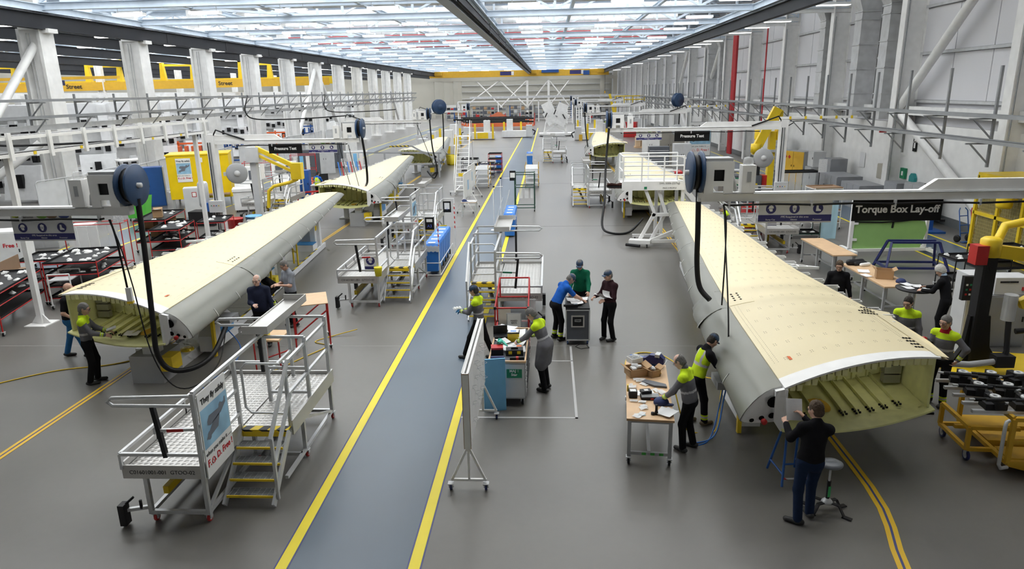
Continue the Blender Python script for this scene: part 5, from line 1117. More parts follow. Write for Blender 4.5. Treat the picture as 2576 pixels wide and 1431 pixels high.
hose('air_hose', [(2.5, 11.1, .012), (2.9, 11.25, .1), (3.15, 11.75, .6), (3.3, 12.1, .9)], .013, HOSEB, 'second blue air hose rising to the wing stand')
# ================================================================ stool
so = E('saddle_stool', (4.02, 9.12, 0), .2, 'height adjustable work stool with black legs and grey seat', 'stool')
v_, f_ = surf([ell((0, 0, .77), (.17, .15, .055)), ell((0, 0, .84), (.12, .05, .03), cut=True)], .014, .02); np_obj('stool_seat', [(v_, f_, 0)], [mat('grey_vinyl', (.14, .15, .17), .35)], so)
MB().cyl((0, 0, .2), (0, 0, .5), .028, 12).build('stool_column', BLACKP, so); MB().cyl((0, 0, .5), (0, 0, .74), .016, 10).build('gas_strut', GALV, so); plate(so, 'column_label', mat('green_label', (.05, .4, .12), .5), (-.02, -.031, .25), (.02, -.026, .42)); MB().lathe([(0, .15), (.09, .15), (.07, .18), (.03, .22)], (0, 0, 0), 'z', 14).build('column_foot', GALV, so)
for a in (-.6, .5, 2.6, 3.7):
    c_, s_ = math.cos(a - .3), math.sin(a - .3); MB().bar((0, 0, .16), (.17 * c_, .17 * s_, .16), .06, .012).bar((.17 * c_, .17 * s_, .16), (.25 * c_, .25 * s_, .02), .06, .012).bar((.23 * c_, .23 * s_, .012), (.36 * c_, .36 * s_, .012), .07, .014).build('stool_leg', BLACKP, so)
# ================================================================ wing stands
STANDW = mat('white_machine_enamel', (.80, .81, .82), .4); SBLUE = mat('bright_blue_top', (.04, .26, .60), .4); YPL = mat('yellow_plastic_tub', (.88, .70, .03), .4)
GRATE = mat('perforated_steel_plank', (.48, .48, .46), .45, .4)
def _grate():
    nt, b, N, L = nodes_of(GRATE); tc = N('ShaderNodeTexCoord'); w1 = N('ShaderNodeTexWave'); w1.bands_direction = 'Y'; w1.inputs['Scale'].default_value = 5.0
    L(tc.outputs['Object'], w1.inputs['Vector']); cr_ = N('ShaderNodeValToRGB'); cr_.color_ramp.elements[0].color = (.16, .16, .15, 1); cr_.color_ramp.elements[1].color = (.58, .58, .55, 1); cr_.color_ramp.elements[1].position = .45
    L(w1.outputs['Fac'], cr_.inputs[0]); L(cr_.outputs[0], b.inputs['Base Color']); bp = N('ShaderNodeBump'); bp.inputs['Distance'].default_value = .02; L(w1.outputs['Fac'], bp.inputs['Height']); L(bp.outputs[0], b.inputs['Normal'])
_grate()
def wing_stand(mirror, loc, label):
    R_ = E('wing_stand', (0, 0, 0), 0, label, 'wing stand', 'stands under the wings')
    o0 = Vector((3.54, 9.79, 0))
    def add(name, m, mb, par=None, lab=None):
        if mirror: mb.mirror()
        return mb.build(name, m, par or R_, lab)
    sl = .079; ex = lambda y: .10 + (y - 2.8) * sl       # outer edge of the walkway
    def quadbox(x0, x1, y0, y1, z0, z1): return MB().add([(ex(y0) + x0, y0, z0), (ex(y0) + x1, y0, z0), (ex(y1) + x1, y1, z0), (ex(y1) + x0, y1, z0), (ex(y0) + x0, y0, z1), (ex(y0) + x1, y0, z1), (ex(y1) + x1, y1, z1), (ex(y1) + x0, y1, z1)], [(0, 3, 2, 1), (4, 5, 6, 7), (0, 1, 5, 4), (1, 2, 6, 5), (2, 3, 7, 6), (3, 0, 4, 7)])
    add('side_beam', STANDW, quadbox(0, .08, 2.6, 13.9, .02, .2)); add('side_beam', STANDW, quadbox(1.12, 1.2, 2.6, 13.9, .02, .2))
    for k in range(5): add('deck_plank', GRATE, quadbox(.09, 1.11, 3.2 + k * 1.9, 5.07 + k * 1.9, .14, .17))
    for k in range(5): add('hazard_strip', HAZ, quadbox(.02, .075, 3.2 + k * 1.9, 5.07 + k * 1.9, .2, .204))
    e = add('end_box', STANDW, quadbox(.15, 1.1, 12.9, 13.8, .17, 1.08)); add('end_box_top', SBLUE, quadbox(.13, 1.12, 12.88, 13.82, 1.08, 1.11), e); add('access_panel', GREY, quadbox(.35, .85, 12.87, 12.9, .45, .85), e); add('warning_label', YELLOW, quadbox(.13, .15, 13.0, 13.35, .85, 1.02), e)
    s_ = add('step_box', STANDW, quadbox(.1, 1.1, 12.3, 12.88, .17, .42)); add('step_box_top', SBLUE, quadbox(.1, 1.1, 12.3, 12.88, .42, .44), s_)
    b2 = add('side_box', STANDW, quadbox(.25, .8, 7.4, 7.95, .17, .62)); add('side_box_top', SBLUE, quadbox(.24, .81, 7.38, 7.97, .62, .65), b2); add('yellow_tub', YPL, quadbox(.0, .24, 7.2, 7.5, .12, .5), b2)
    for y in (3.0, 8.2, 13.3):
        t = y / 17.0; zb = wbot(t, .03)[2] - .05; F = Vector(wbot(t, .05)) - o0; x = F.x + .1
        p = add('pillar', STANDW, MB().b2((x - .11, y - .1, .15), (x + .11, y + .1, zb - .16))); add('pillar_pad', BLACKP, MB().b2((x - .07, y - .07, zb - .16), (x + .07, y + .07, zb + .0)), p)
    rx = 1.75; zb = wbot(.12, .7)[2] - .04; pr = add('rear_prop', STANDW, MB().b2((rx - .1, 2.3, 0), (rx + .1, 2.5, zb))); add('prop_foot', STANDW, MB().b2((rx - .3, 2.1, 0), (rx + .3, 2.7, .06)), pr)
    # near end control stand
    c = add('control_stand', STANDW, MB().prism([(1.75, .12), (3.1, .12), (3.1, .55), (2.6, .95), (2.2, .95), (1.75, .5)], -.12, .22, 'x')); add('control_panel', GREY, MB().b2((-.55, 1.85, .78), (-.12, 2.35, .92)), c); add('blue_inset', SBLUE, MB().b2((-.125, 2.2, .35), (-.12, 2.9, .75)), c)
    add('beacon', mat('amber_beacon', (.8, .3, .02), .3), MB().lathe([(0, 0), (.045, 0), (.045, .08), (0, .11)], (0, 2.25, 1.05), 'z', 10), c); add('beacon_post', STANDW, MB().b2((-.05, 2.2, .95), (.05, 2.3, 1.05)), c)
    add('bumper_post', YELLOW, MB().bar((-.16, 1.72, .02), (-.16, 1.78, 1.0), .07, .09)); add('bumper_post', YELLOW, MB().bar((.2, 6.3, .17), (.2, 6.3, 1.2), .05, .05))
    if mirror: add('yellow_drum', YELLOW, MB().lathe([(0, 0), (.15, 0), (.15, .26), (.13, .27), (0, .27)], (.45, 1.6, .0), 'z', 14))
    add('yellow_drum', YELLOW, MB().lathe([(0, 0), (.12, 0), (.12, .24), (0, .25)], (-.06 + ex(8.4), 8.4, .05), 'z', 14))
    h = MB(); y = 10.0; x = ex(y) + .06; h.tube([(x, y, .17), (x, y, 1.1), (x + .03, y + .06, 1.18), (x + .2, y + .3, 1.2), (x + .3, y + .4, 1.15), (x + .3, y + .4, .17)], .03, 7); h.tube([(x, y, .65), (x + .3, y + .4, .65)], .025, 6); add('hand_rail', YELLOW, h)
    # root end pedestal
    if not mirror: R_.location = loc; return R_
    p = add('root_pedestal', GREY, MB().b2((.25, .15, .0), (.95, .95, .62))); add('pedestal_bracket', YELLOW, MB().b2((-.02, .1, .3), (.25, .5, .62)), p); add('pedestal_jack', STANDW, MB().b2((.42, .3, .62), (.72, .6, wbot(.025, .22)[2] - .045)), p); add('base_beam', STANDW, MB().b2((.3, .9, .0), (.9, 3.0, .22)))
    R_.location = loc; return R_
sR = wing_stand(False, (3.54, 9.79, 0), 'white wing stand and walkway under the nearest right wing')
sL = wing_stand(True, (-8.14, 13.47, 0), 'white wing stand and walkway under the nearest left wing')
dup(sR, (3.75, 31.6, 0), None, 'white wing stand under the second right wing'); dup(sR, (3.5, 55.5, 0), None, 'white wing stand under the farthest right wing')
dup(sL, (-8.4, 31.7, 0), None, 'white wing stand under the second left wing'); dup(sL, (-8.55, 51.5, 0), None, 'white wing stand under the farthest left wing')
for i, y in enumerate((14.2, 16.9, 19.4)):
    o = E('strip_light', (3.75 + (y - 12.6) * .079 + .12, y, .172), -.079, 'white strip light lying on the right walkway, %s from the root' % ('first', 'second', 'third')[i], 'lamp')
    MB().b2((-.06, -.6, 0), (.06, .6, .05)).build('light_housing', WHITE, o); MB().b2((-.045, -.57, .05), (.045, .57, .06)).build('light_tube', LAMPM, o)
# blue trestle under the right wing root
tt = E('tube_trestle', (3.7, 10.02, 0), .1, 'blue tube trestle with a red and white bar under the right wing', 'trestle')
tubes(tt, 'trestle_leg', BLUE, .02, [((-.15, -.28, .02), (-.04, -.06, .92)), ((.3, -.28, .02), (.2, -.06, .92)), ((-.15, .28, .02), (-.04, .06, .92)), ((.3, .28, .02), (.2, .06, .92))]); tubes(tt, 'trestle_rail', BLUE, .016, [((-.11, -.2, .36), (.26, -.2, .36)), ((.28, -.24, .2), (.28, .24, .2)), ((-.13, -.24, .2), (-.13, .24, .2)), ((-.04, 0, .92), (.2, 0, .92))]); MB().tube([(-.14, -.25, .14), (.29, -.25, .12)], .014, 6).build('warning_bar', REDW, tt)
# trestle frame around the third left wing root
gt = E('wing_trestle', (-10.0, 50.7, 0), .1, 'grey steel lifting frame around the root of the farthest left wing', 'frame')
bars(gt, 'frame_member', GREY, .12, [((-3.4, 0, 1.9), (2.2, 0, 1.75)), ((-1.6, 0, 2.3), (.1, 0, 2.3)), ((-2.6, 0, 1.9), (-1.6, 0, 2.3)), ((.1, 0, 2.3), (2.1, 0, 1.1)), ((-.7, 0, 1.0), (-.7, 0, 1.9)), ((-1.9, 0, 1.0), (2.1, 0, 1.0)), ((-1.9, 0, 0), (-1.9, 0, 1.8)), ((2.0, 0, 0), (2.0, 0, 1.8))]); plate(gt, 'warning_plate', HAZ, (-1.5, -.08, 2.27), (-.1, -.06, 2.36))
# ================================================================ service booms with hose reels
def boom(y, sg, x_post, x_end, z, label, signs=(), far=False, hose_pts=None, reel=True):
    """white service boom: post, arm towards the wings, reel at its end. sg = +1: arm ends towards -x (right side of hall)"""
    R_ = E('service_boom', (0, y, 0), 0, label, 'service boom', 'service booms beside the wings')
    L_ = abs(x_post - x_end); d = -1 if x_post > x_end else 1
    plate(R_, 'post', WHITE, (x_post - .17, -.17, 0), (x_post + .17, .17, z + .35)); plate(R_, 'post_base', WHITE, (x_post - .4, -.4, 0), (x_post + .4, .4, .04))
    plate(R_, 'arm', WHITE, (min(x_post, x_end), -.09, z - .09), (max(x_post, x_end), .09, z + .09))
    xa, xb = x_post, x_end - d * L_ * .52
    MB().prism([(xa, z + .09), (xb, z + .09), (xb + d * -.3, z + .3), (xa, z + .3)], -.06, .06, 'y').build('arm_stiffener', WHITE, R_)
    MB().tube([(x_post - .0, -.12, z + .05), (x_post + d * .3, -.12, z + .52), (x_post + d * .9, -.12, z + .3), (x_post + d * 1.5, -.12, z + .1)], .035, 7).build('arm_cable', BLACK, R_); MB().tube([(x_post + d * 1.5, -.1, z + .06), (x_end - d * .5, -.1, z + .06)], .016, 6).build('arm_conduit', GALV, R_)
    MB().tube([(x_post, -.19, .3), (x_post, -.19, z)], .03, 6).build('post_conduit', GALVD, R_); MB().tube([(x_post - .1, -.19, .3), (x_post - .1, -.19, z)], .02, 6).build('post_conduit', BLACK, R_)
    cb_ = plate(R_, 'control_box', LGREY, (x_post - .3, -.42, 1.1), (x_post + .3, -.2, 1.6))
    for i in range(4): plate(cb_, 'control_button', (GREENS, RED, BLUE, YELLOW)[i], (x_post - .2 + .11 * i, -.43, 1.38), (x_post - .16 + .11 * i, -.42, 1.42))
    if reel:
        rx = x_end + d * .05; r = MB().lathe([(.06, -.13), (.40, -.13), (.42, -.10), (.40, -.07), (.2, -.06), (.2, .06), (.40, .07), (.42, .10), (.40, .13), (.06, .13)], (0, 0, 0), 'x', 22).build('hose_reel', REEL, R_); r.location = (rx, .05, z + .48)
        MB().lathe([(.2, -.055), (.34, -.055), (.34, .055), (.2, .055)], (0, 0, 0), 'x', 18).build('reel_hose', BLACK, r); MB().lathe([(0, -.2), (.05, -.2), (.05, .2), (0, .2)], (0, 0, 0), 'x', 10).build('reel_hub', GALV, r)
        bx = x_end - d * .36; br = E('reel_bracket', (bx, 0, z + .09)); br.parent = R_
        for x in (-.19, .19): MB().b2((x - .09, -.22, 0), (x + .09, -.19, .62)).build('bracket_side', WHITE, br)
        for z0_, z1_ in ((.14, .24), (.46, .62)): MB().b2((-.1, -.22, z0_), (.1, -.19, z1_)).build('bracket_bar', WHITE, br)
        for x in (-.27, .25): MB().b2((x, -.19, 0), (x + .02, .2, .62)).build('bracket_cheek', WHITE, br)
        MB().b2((-.26, -.2, .62), (.26, .2, .68)).build('bracket_top', GREY, br); MB().b2((-.2, -.14, .18), (.2, .2, .58)).build('motor_block', BLACKP, br)
        b3 = plate(R_, 'supply_box', WHITE, (x_end - d * .95 - .13, -.16, z + .09), (x_end - d * .95 + .13, .1, z + .62)); MB().lathe([(0, 0), (.11, 0), (.09, .14), (0, .16)], (x_end - d * .95, -.03, z + .62), 'z', 12).build('filter_bowl', CLEAR, b3); plate(b3, 'box_slot', GREY, (x_end - d * .95 - .04, -.165, z + .3), (x_end - d * .95 + .04, -.16, z + .5))
        MB().tube([(x_end - d * .6, -.1, z + .5), (x_end - d * .68, -.12, z + .3), (x_end - d * .72, -.1, z + .12)], .04, 8).build('silver_elbow', GALV, R_)
    fl_ = MB(); xs = [x_end - d * .6 - d * i * .8 for i in range(int((L_ - .8) / .8))]
    MB().tube([(x_end - d * .5, -.14, z - .14)] + [(x, -.14, z - .16 + .02 * (i % 2)) for i, x in enumerate(xs)], .022, 6).build('festoon_cable', BLACK, R_)
    for x in xs[::2]: plate(R_, 'cable_clip', GALV, (x - .02, -.16, z - .2), (x + .02, -.1, z - .08))
    for kind, x0, x1, z0, z1, txt in signs:
        if kind == 'banner': banner(R_, x0, x1, z0, z1, -.02)
        else:
            s = plate(R_, 'hanging_sign', SIGNB, (x0, -.02, z0), (x1, .0, z1)); text('lettering', txt, (z1 - z0) * (.44 if len(txt) > 14 else .42), WTXT, s, ((x0 + x1) / 2, -.024, (z0 + z1) / 2), (math.pi / 2, 0, 0), .001, bold=.006)
    for i, hp_ in enumerate(hose_pts or []):
        pts, r_, m_, n_ = hp_; P = [Vector(p) - Vector((0, y, 0)) for p in pts]; out = []
        for k in range(len(P) - 1):
            a, b, c, e = P[max(k - 1, 0)], P[k], P[k + 1], P[min(k + 2, len(P) - 1)]
            for q in range(6):
                t = q / 6; out.append(.5 * ((2 * b) + (c - a) * t + (2 * a - 5 * b + 4 * c - e) * t * t + (3 * b - a - 3 * c + e) * t ** 3))
        out.append(P[-1]); MB().tube(out, r_, 8).build(n_, m_, R_)
    return R_
boom(14.0, 1, 11.2, 2.95, 3.9, 'service boom over the nearest right wing with the torque box sign', [('banner', 4.17, 5.6, 3.36, 3.95, ''), ('sign', 6.0, 7.72, 3.38, 3.84, 'Torque Box Lay-off')],
     hose_pts=[([(2.98, 14.05, 4.1), (3.0, 14.0, 3.2), (3.02, 14.0, 2.5), (3.08, 13.9, 2.05), (3.25, 13.7, 1.84)], .055, BLACK, 'air_hose'), ([(3.45, 13.88, 3.75), (3.48, 13.7, 3.4), (3.45, 13.5, 2.6), (3.42, 13.4, 1.82)], .016, BLACK, 'drop_cable'), ([(3.46, 13.88, 3.75), (3.4, 13.3, 3.0), (3.3, 12.4, 1.9), (3.22, 11.9, 1.1)], .014, BLACK, 'drop_cable')])
boom(13.2, -1, -14.2, -8.22, 3.88, 'service boom over the nearest left wing with a hanging protective gear banner', [('banner', -10.72, -9.46, 3.28, 3.84, '')],
     hose_pts=[([(-8.06, 13.2, 4.1), (-8.06, 13.15, 3.0), (-8.1, 13.1, 1.6), (-8.12, 13.1, .9), (-7.95, 13.2, .5), (-7.6, 13.5, .42), (-7.4, 14.0, .55), (-7.5, 14.9, .85)], .055, BLACK, 'air_hose'), ([(-8.6, 13.05, 3.72), (-8.5, 13.0, 3.3), (-8.45, 13.0, 2.3)], .02, BLACK, 'drop_cable'), ([(-8.62, 13.05, 3.72), (-8.45, 13.0, 3.2), (-8.3, 12.95, 2.4), (-8.15, 12.95, 1.0), (-7.9, 13.1, .2), (-7.5, 13.3, .1), (-7.3, 14.0, .35), (-7.5, 14.9, .8)], .013, BLACK, 'drop_cable')])
hs = E('handset', (-8.43, 13.0, 2.05), .2, 'white tool handset hanging from a cable before the left wing', 'handset'); plate(hs, 'handset_body', PAPER, (-.05, -.04, 0), (.05, .04, .3)); plate(hs, 'handset_tip', YELLOW, (-.055, -.045, -.03), (.055, .045, .02))
boom(30.0, -1, -14.6, -8.1, 4.1, 'service boom over the second left wing with a pressure test sign', [('banner', -10.35, -9.1, 3.58, 4.06, ''), ('sign', -12.1, -10.64, 3.58, 3.99, 'Pressure Test')],
     hose_pts=[([(-8.0, 30, 4.3), (-7.95, 30.2, 3.2), (-8.1, 30.8, 2.3), (-8.5, 32.0, 1.9)], .05, BLACK, 'air_hose'), ([(-8.6, 30, 3.9), (-8.6, 30.5, 3.0), (-8.7, 31.5, 1.95)], .014, BLACK, 'drop_cable'), ([(-9.0, 30, 3.9), (-9.0, 30.5, 3.0), (-9.1, 31.5, 2.0)], .014, BLACK, 'drop_cable')])
boom(34.0, 1, 11.0, 2.9, 4.12, 'service boom over the second right wing with a pressure test sign', [('banner', 4.15, 5.35, 3.62, 4.08, ''), ('sign', 5.95, 7.6, 3.55, 4.02, 'Pressure Test')],
     hose_pts=[([(2.85, 33.9, 4.2), (2.7, 33.5, 2.6), (2.5, 31.4, 1.2), (2.3, 30.0, .3), (2.6, 29.4, .08), (3.4, 29.5, .08), (4.1, 30.4, .5)], .05, BLACK, 'air_hose')])
boom(49.5, -1, -14.4, -8.4, 4.1, 'service boom over the farthest left wing', hose_pts=[([(-8.3, 49.5, 4.2), (-8.2, 49.4, 2.4), (-7.9, 49.2, .8), (-8.2, 49.6, .1), (-8.8, 50.4, .5)], .05, BLACK, 'air_hose'), ([(-9.2, 49.4, 3.9), (-8.6, 49.4, 2.2), (-8.2, 49.6, 1.0)], .02, BLACK, 'drop_cable')])
boom(58.0, 1, 11.2, 3.0, 4.1, 'service boom over the farthest right wing', hose_pts=[([(2.9, 57.9, 4.2), (3.0, 57.6, 2.6), (3.2, 57.0, 1.2)], .05, BLACK, 'air_hose')])
boom(76.0, -1, -14.0, -8.6, 4.0, 'distant service boom on the left row', hose_pts=[([(-8.5, 76, 4.0), (-8.4, 75.9, 1.5)], .04, BLACK, 'air_hose')])
boom(84.0, 1, 11.0, 3.2, 4.1, 'distant service boom on the right row, nearer one', hose_pts=[([(3.1, 84, 4.0), (3.1, 84, 1.5)], .04, BLACK, 'air_hose')])
boom(108.0, 1, 11.0, 3.4, 4.3, 'distant service boom on the right row, farthest one')
# loose reels on the booms' posts
for i, (x, y, lb_) in enumerate(((-14.2, 31.2, 'grey cable reel on the post of the pressure test boom at left'), (10.6, 33.6, 'grey cable reel on the post of the pressure test boom at right'), (10.8, 57.6, 'grey cable reel on a distant boom post'))):
    o = E('cable_reel', (x + (.55 if i == 0 else -.55), y - 1.2 if i == 0 else y, 2.75), .5 if i == 0 else 0, lb_, 'cable reel'); MB().lathe([(.05, -.09), (.42, -.09), (.45, -.06), (.3, -.04), (.3, .04), (.45, .06), (.42, .09), (.05, .09)], (0, 0, 0), 'y', 20).build('reel_drum', GREY, o); MB().lathe([(0, -.12), (.13, -.12), (.13, -.09), (.05, -.09)], (0, 0, 0), 'y', 14).build('reel_cover', LGREY, o); plate(o, 'reel_arm', LGREY, (-.55 if i == 0 else 0, .0, -.08), (0 if i == 0 else .5, .05, .08))
for x, y, z, lb_ in ((-8.6, 56, 4.9, 'blue hose reel high over the farthest left wing'), (11.0, 62, 5.0, 'blue hose reel by the right cable tray')):
    o = E('hose_reel', (x, y, z), .6, lb_, 'hose reel'); MB().lathe([(.05, -.2), (.55, -.2), (.58, -.15), (.3, -.1), (.3, .1), (.58, .15), (.55, .2), (.05, .2)], (0, 0, 0), 'y', 20).build('reel_drum', REEL, o); MB().lathe([(0, -.24), (.2, -.24), (.2, -.2)], (0, 0, 0), 'y', 12).build('reel_cover', REEL, o); MB().tube([(.3, 0, -.3), (.35, .1, -2.0), (.25, .1, -3.4)], .05, 7).build('air_hose', BLACK, o); plate(o, 'reel_arm', WHITE, (-.1, .2, -.1), (1.6, .35, .1))
# ================================================================ cable trays
def tray_run(x, y0, y1, zs, label, post, dirx, zp=(3.4, 6.4), skip=()):
    R_ = E('cable_tray', (x, 0, 0), 0, label, 'cable tray')
    for z in zs:
        w_ = .42
        for sx in (-1, 1): MB().b2((sx * w_ / 2 - .015, y0, z - .05), (sx * w_ / 2 + .015, y1, z + .06)).build('tray_side', GALVD, R_)
        MB().b2((-w_ / 2, y0, z - .045), (w_ / 2, y1, z - .03)).build('tray_bed', GALVD, R_); MB().tube([(.05, y0, z + .01), (.05, y1, z + .01)], .03, 5).build('tray_cable', BLACKP, R_); MB().tube([(-.08, y0, z + .01), (-.08, y1, z + .01)], .02, 5).build('tray_cable', GREY, R_)
    a = b = c = None; y = y0 + .4; i = 0
    while y < y1:
        if a is None:
            a = MB().b2((dirx * .3 - .04, -.04, zp[0]), (dirx * .3 + .04, .04, zp[1])).build('tray_post', GALVD, R_); a.location = (0, y, 0); br = []
            for z in zs:
                h = MB().bar((dirx * .3, 0, z - .09), (-dirx * .5, 0, z - .09), .06, .05).build('tray_bracket', GALVD, R_); h.location = (0, y, 0); d = MB().bar((dirx * .3, 0, z - .75), (-dirx * .35, 0, z - .1), .045, .045).build('tray_strut', GALVD, R_); d.location = (0, y, 0); br += [h, d]
        else:
            again(a, (0, y, 0))
            for q in br: again(q, (0, y, 0))
        y += post; i += 1
    return R_
tray_run(14.3, 18, 112, (4.92, 4.12), 'two tier grey cable tray on bracket posts along the right wall', 2.9, 1, (3.25, 6.5))
tray_run(-22.0, 20, 118, (5.98, 5.28), 'two tier grey cable tray on bracket posts along the left columns', 3.1, -1, (4.85, 6.25))
tl_ = E('cable_trunking', (-22.0, 0, 0), 0, 'solid grey trunking under the left cable tray', 'cable tray'); MB().b2((-.3, 20, 4.72), (-.15, 118, 4.95)).build('trunking_body', GALV, tl_)
nt2 = E('cable_rack', (-14.1, 0, 0), 0, 'white framed cable rack on posts left of the nearest wing', 'cable rack')
for z in (5.06, 4.62): plate(nt2, 'rack_side', WHITE, (.2, 12, z - .04), (.24, 28.4, z + .05)); plate(nt2, 'rack_side', WHITE, (-.24, 12, z - .04), (-.2, 28.4, z + .05)); plate(nt2, 'rack_bed', GALV, (-.2, 12, z - .03), (.2, 28.4, z - .01)); MB().tube([(0, 12, z + .02), (.02, 28.4, z + .02)], .035, 6).build('rack_cable', BLACK, nt2)
for y in lin(13, 28, 11): plate(nt2, 'rack_post', WHITE, (.22, y - .06, 4.5), (.3, y + .06, 5.2))
for y in (17.65, 27.6):
    plate(nt2, 'rack_leg', WHITE, (-.07, y - .07, 0), (.07, y + .07, 4.6)); plate(nt2, 'leg_base', WHITE, (-.3, y - .3, 0), (.3, y + .3, .03)); MB().prism([(-.28, .03), (.28, .03), (.07, .3), (-.07, .3)], y - .02, y + .02, 'y').build('leg_gusset', WHITE, nt2)
plate(nt2, 'junction_box', WHITE, (-.1, 16.2, 4.5), (.3, 17.0, 5.3))
for y in lin(12.5, 28, 9): plate(nt2, 'cable_clip', YELLOW, (.24, y, 4.6), (.26, y + .1, 4.68))
for y0, lb_ in ((19.5, 'black cable dropping in a curve from the left cable tray, nearest'), (44, 'black cable dropping in a curve from the left cable tray, middle'), (62, 'black cable dropping in a curve from the left cable tray, farthest')):
    hose('cable_drop', [(-22.0, y0 + 7.2, 5.98), (-21.7, y0 + 7, 6.0), (-21.5, y0 + 6.2, 5.7), (-21.4, y0 + 5.6, 4.9), (-20.8, y0 + 6, 4.4), (-18.5, y0 + 8.5, 4.3), (-15.6, y0 + 10.5, 4.4)], .045, BLACK, lb_, 'cable')
for y0, lb_ in ((34.0, 'white conduit with yellow clips from the pressure test boom to the right wall'), (58.0, 'white conduit with yellow clips from the farther boom to the right wall')):
    o = E('conduit_bridge', (0, y0, 0), 0, lb_, 'conduit'); plate(o, 'conduit_channel', WHITE, (10.8, -.08, 4.5), (14.3, .08, 4.6))
    for x in lin(11.2, 14, 5): plate(o, 'conduit_clip', YELLOW, (x, -.09, 4.48), (x + .1, -.08, 4.62))
# ================================================================ white work gantry over the second right wing
wg = E('work_gantry', (4.0, 27.6, 0), 0, 'white wheeled work gantry with railed deck over the second right wing', 'work platform', None)
plate(wg, 'gantry_deck', WHITE, (-1.15, -.6, 2.36), (1.15, .9, 2.42)); plate(wg, 'deck_fascia', WHITE, (-1.2, -.64, 2.22), (1.2, -.6, 2.56)); plate(wg, 'deck_fascia', WHITE, (-1.2, .9, 2.22), (1.2, .94, 2.5))
text('lettering', 'SWL 500lb (227kg)', .1, BTXT, wg, (.62, -.645, 2.48), (math.pi / 2, 0, 0), .001); text('lettering', 'MAX 3 PEOPLE', .08, BTXT, wg, (.62, -.645, 2.3), (math.pi / 2, 0, 0), .001); plate(wg, 'green_mark', GREENS, (-.35, -.645, 2.26), (-.24, -.64, 2.36))
tubes(wg, 'guard_post', WHITE, .03, [((x, y, 2.4), (x, y, 3.5)) for x, y in ((-1.15, -.6), (-.45, -.6), (.4, -.6), (1.15, -.6), (-1.15, .9), (0, .9), (1.15, .9))]); tubes(wg, 'guard_rail', WHITE, .026, [((-1.15, y, z), (1.15, y, z)) for y in (-.6, .9) for z in (2.8, 3.15, 3.5)] + [((-1.15, -.6, z), (-1.15, .9, z)) for z in (2.95, 3.5)])
bars(wg, 'gantry_leg', WHITE, .12, [((-.5, -.5, .15), (.1, -.5, 1.3)), ((.1, -.5, 1.3), (-.3, -.5, 2.3)), ((.0, -.4, .2), (.55, -.4, 1.3)), ((.55, -.4, 1.3), (.2, -.4, 2.3)), ((.3, .5, .2), (.3, .5, 2.3)), ((1.1, .5, .2), (1.1, .5, 2.3)), ((1.15, -.5, .2), (1.15, -.5, 2.3)), ((.6, .9, .2), (.6, .9, 2.3))]); bars(wg, 'base_beam', WHITE, .12, [((-.6, -.55, .2), (1.6, -.5, .2)), ((-.6, .6, .2), (1.6, .6, .2)), ((-.1, -.55, .2), (1.4, -.1, .7)), ((1.5, -.5, .2), (1.5, .6, .2)), ((.0, -.5, 1.25), (1.1, -.5, 1.25))]); MB().prism([(-.9, -.75), (-.1, -.95), (.0, -.6), (-.8, -.4)], .16, .3).build('bumper_shoe', WHITE, wg); MB().tube([(-1.0, -.75, .12), (-.5, -1.05, .12)], .06, 8).build('bumper_roll', BLACK, wg)
casters(wg, [(-.2, -.85), (-.5, .6), (1.5, -.5), (1.5, .6)], r=.1)
for k in range(9): plate(wg, 'stair_tread', GALV, (1.2 + k * .2, -.35, 2.2 - k * .24), (1.4 + k * .2, .35, 2.23 - k * .24))
bars(wg, 'stair_stringer', WHITE, .06, [((1.15, y, 2.35), (3.05, y, .1)) for y in (-.38, .38)], .2); tubes(wg, 'stair_rail', WHITE, .026, [((1.15, y, 3.4), (1.5, y, 3.3), (3.1, y, 1.2), (3.1, y, .2)) for y in (-.4, .4)])
jk = MB(); 
for k in range(4): jk.shell([[(-.3 + .15 * i, -.1 + .06 * j + .02 * k, .04 * math.sin(i * 1.3 + k) + .05 * (1 - j)) for i in range(5)] for j in range(4)], .02)
j_ = jk.build('folded_jacket', mat('brown_cloth', (.13, .06, .05), .8)); j_.location = (2.55, 27.15, 2.42); tag(j_, 'brown jacket thrown on the left end of the gantry shelf', 'jacket'); plate(wg, 'side_shelf', BLACKP, (-1.75, -.6, 2.33), (-1.15, -.1, 2.38))
# ================================================================ builders for racks, cabinets, bins
def rack(loc, rz, d, levels, label, tm=RED, sm=BLACKP, items=None, lip=.07, wheels=True, cat='rack', name='shelf_rack', top=None, r=.018, seed=1, slope=0.):
    """tube rack with tray shelves; items: bag lots lying on the shelves (parts of small bags are one lot)"""
    R_ = E(name, loc, rz, label, cat); a, b, h = d[0] / 2, d[1] / 2, d[2]
    tubes(R_, 'rack_post', tm, r, [((x, y, .1 if wheels else 0), (x, y, h)) for x in (-a, a) for y in (-b, b)], 6)
    for z in levels:
        tubes(R_, 'rack_rail', tm, r * .9, [((-a, -b, z), (a, -b, z)), ((-a, b, z), (a, b, z)), ((-a, -b, z), (-a, b, z)), ((a, -b, z), (a, b, z))], 6)
        if sm:
            s = plate(R_, 'tray', sm, (-a + .01, -b + .01, z + .0), (a - .01, b - .01, z + .015))
            for lo, hi in (((-a, -b, z), (a, -b + .015, z + lip)), ((-a, b - .015, z), (a, b, z + lip)), ((-a, -b, z), (-a + .015, b, z + lip)), ((a - .015, -b, z), (a, b, z + lip))): plate(s, 'tray_lip', sm, lo, hi)
    if wheels: casters(R_, [(x, y) for x in (-a, a) for y in (-b, b)], r=.05)
    return R_
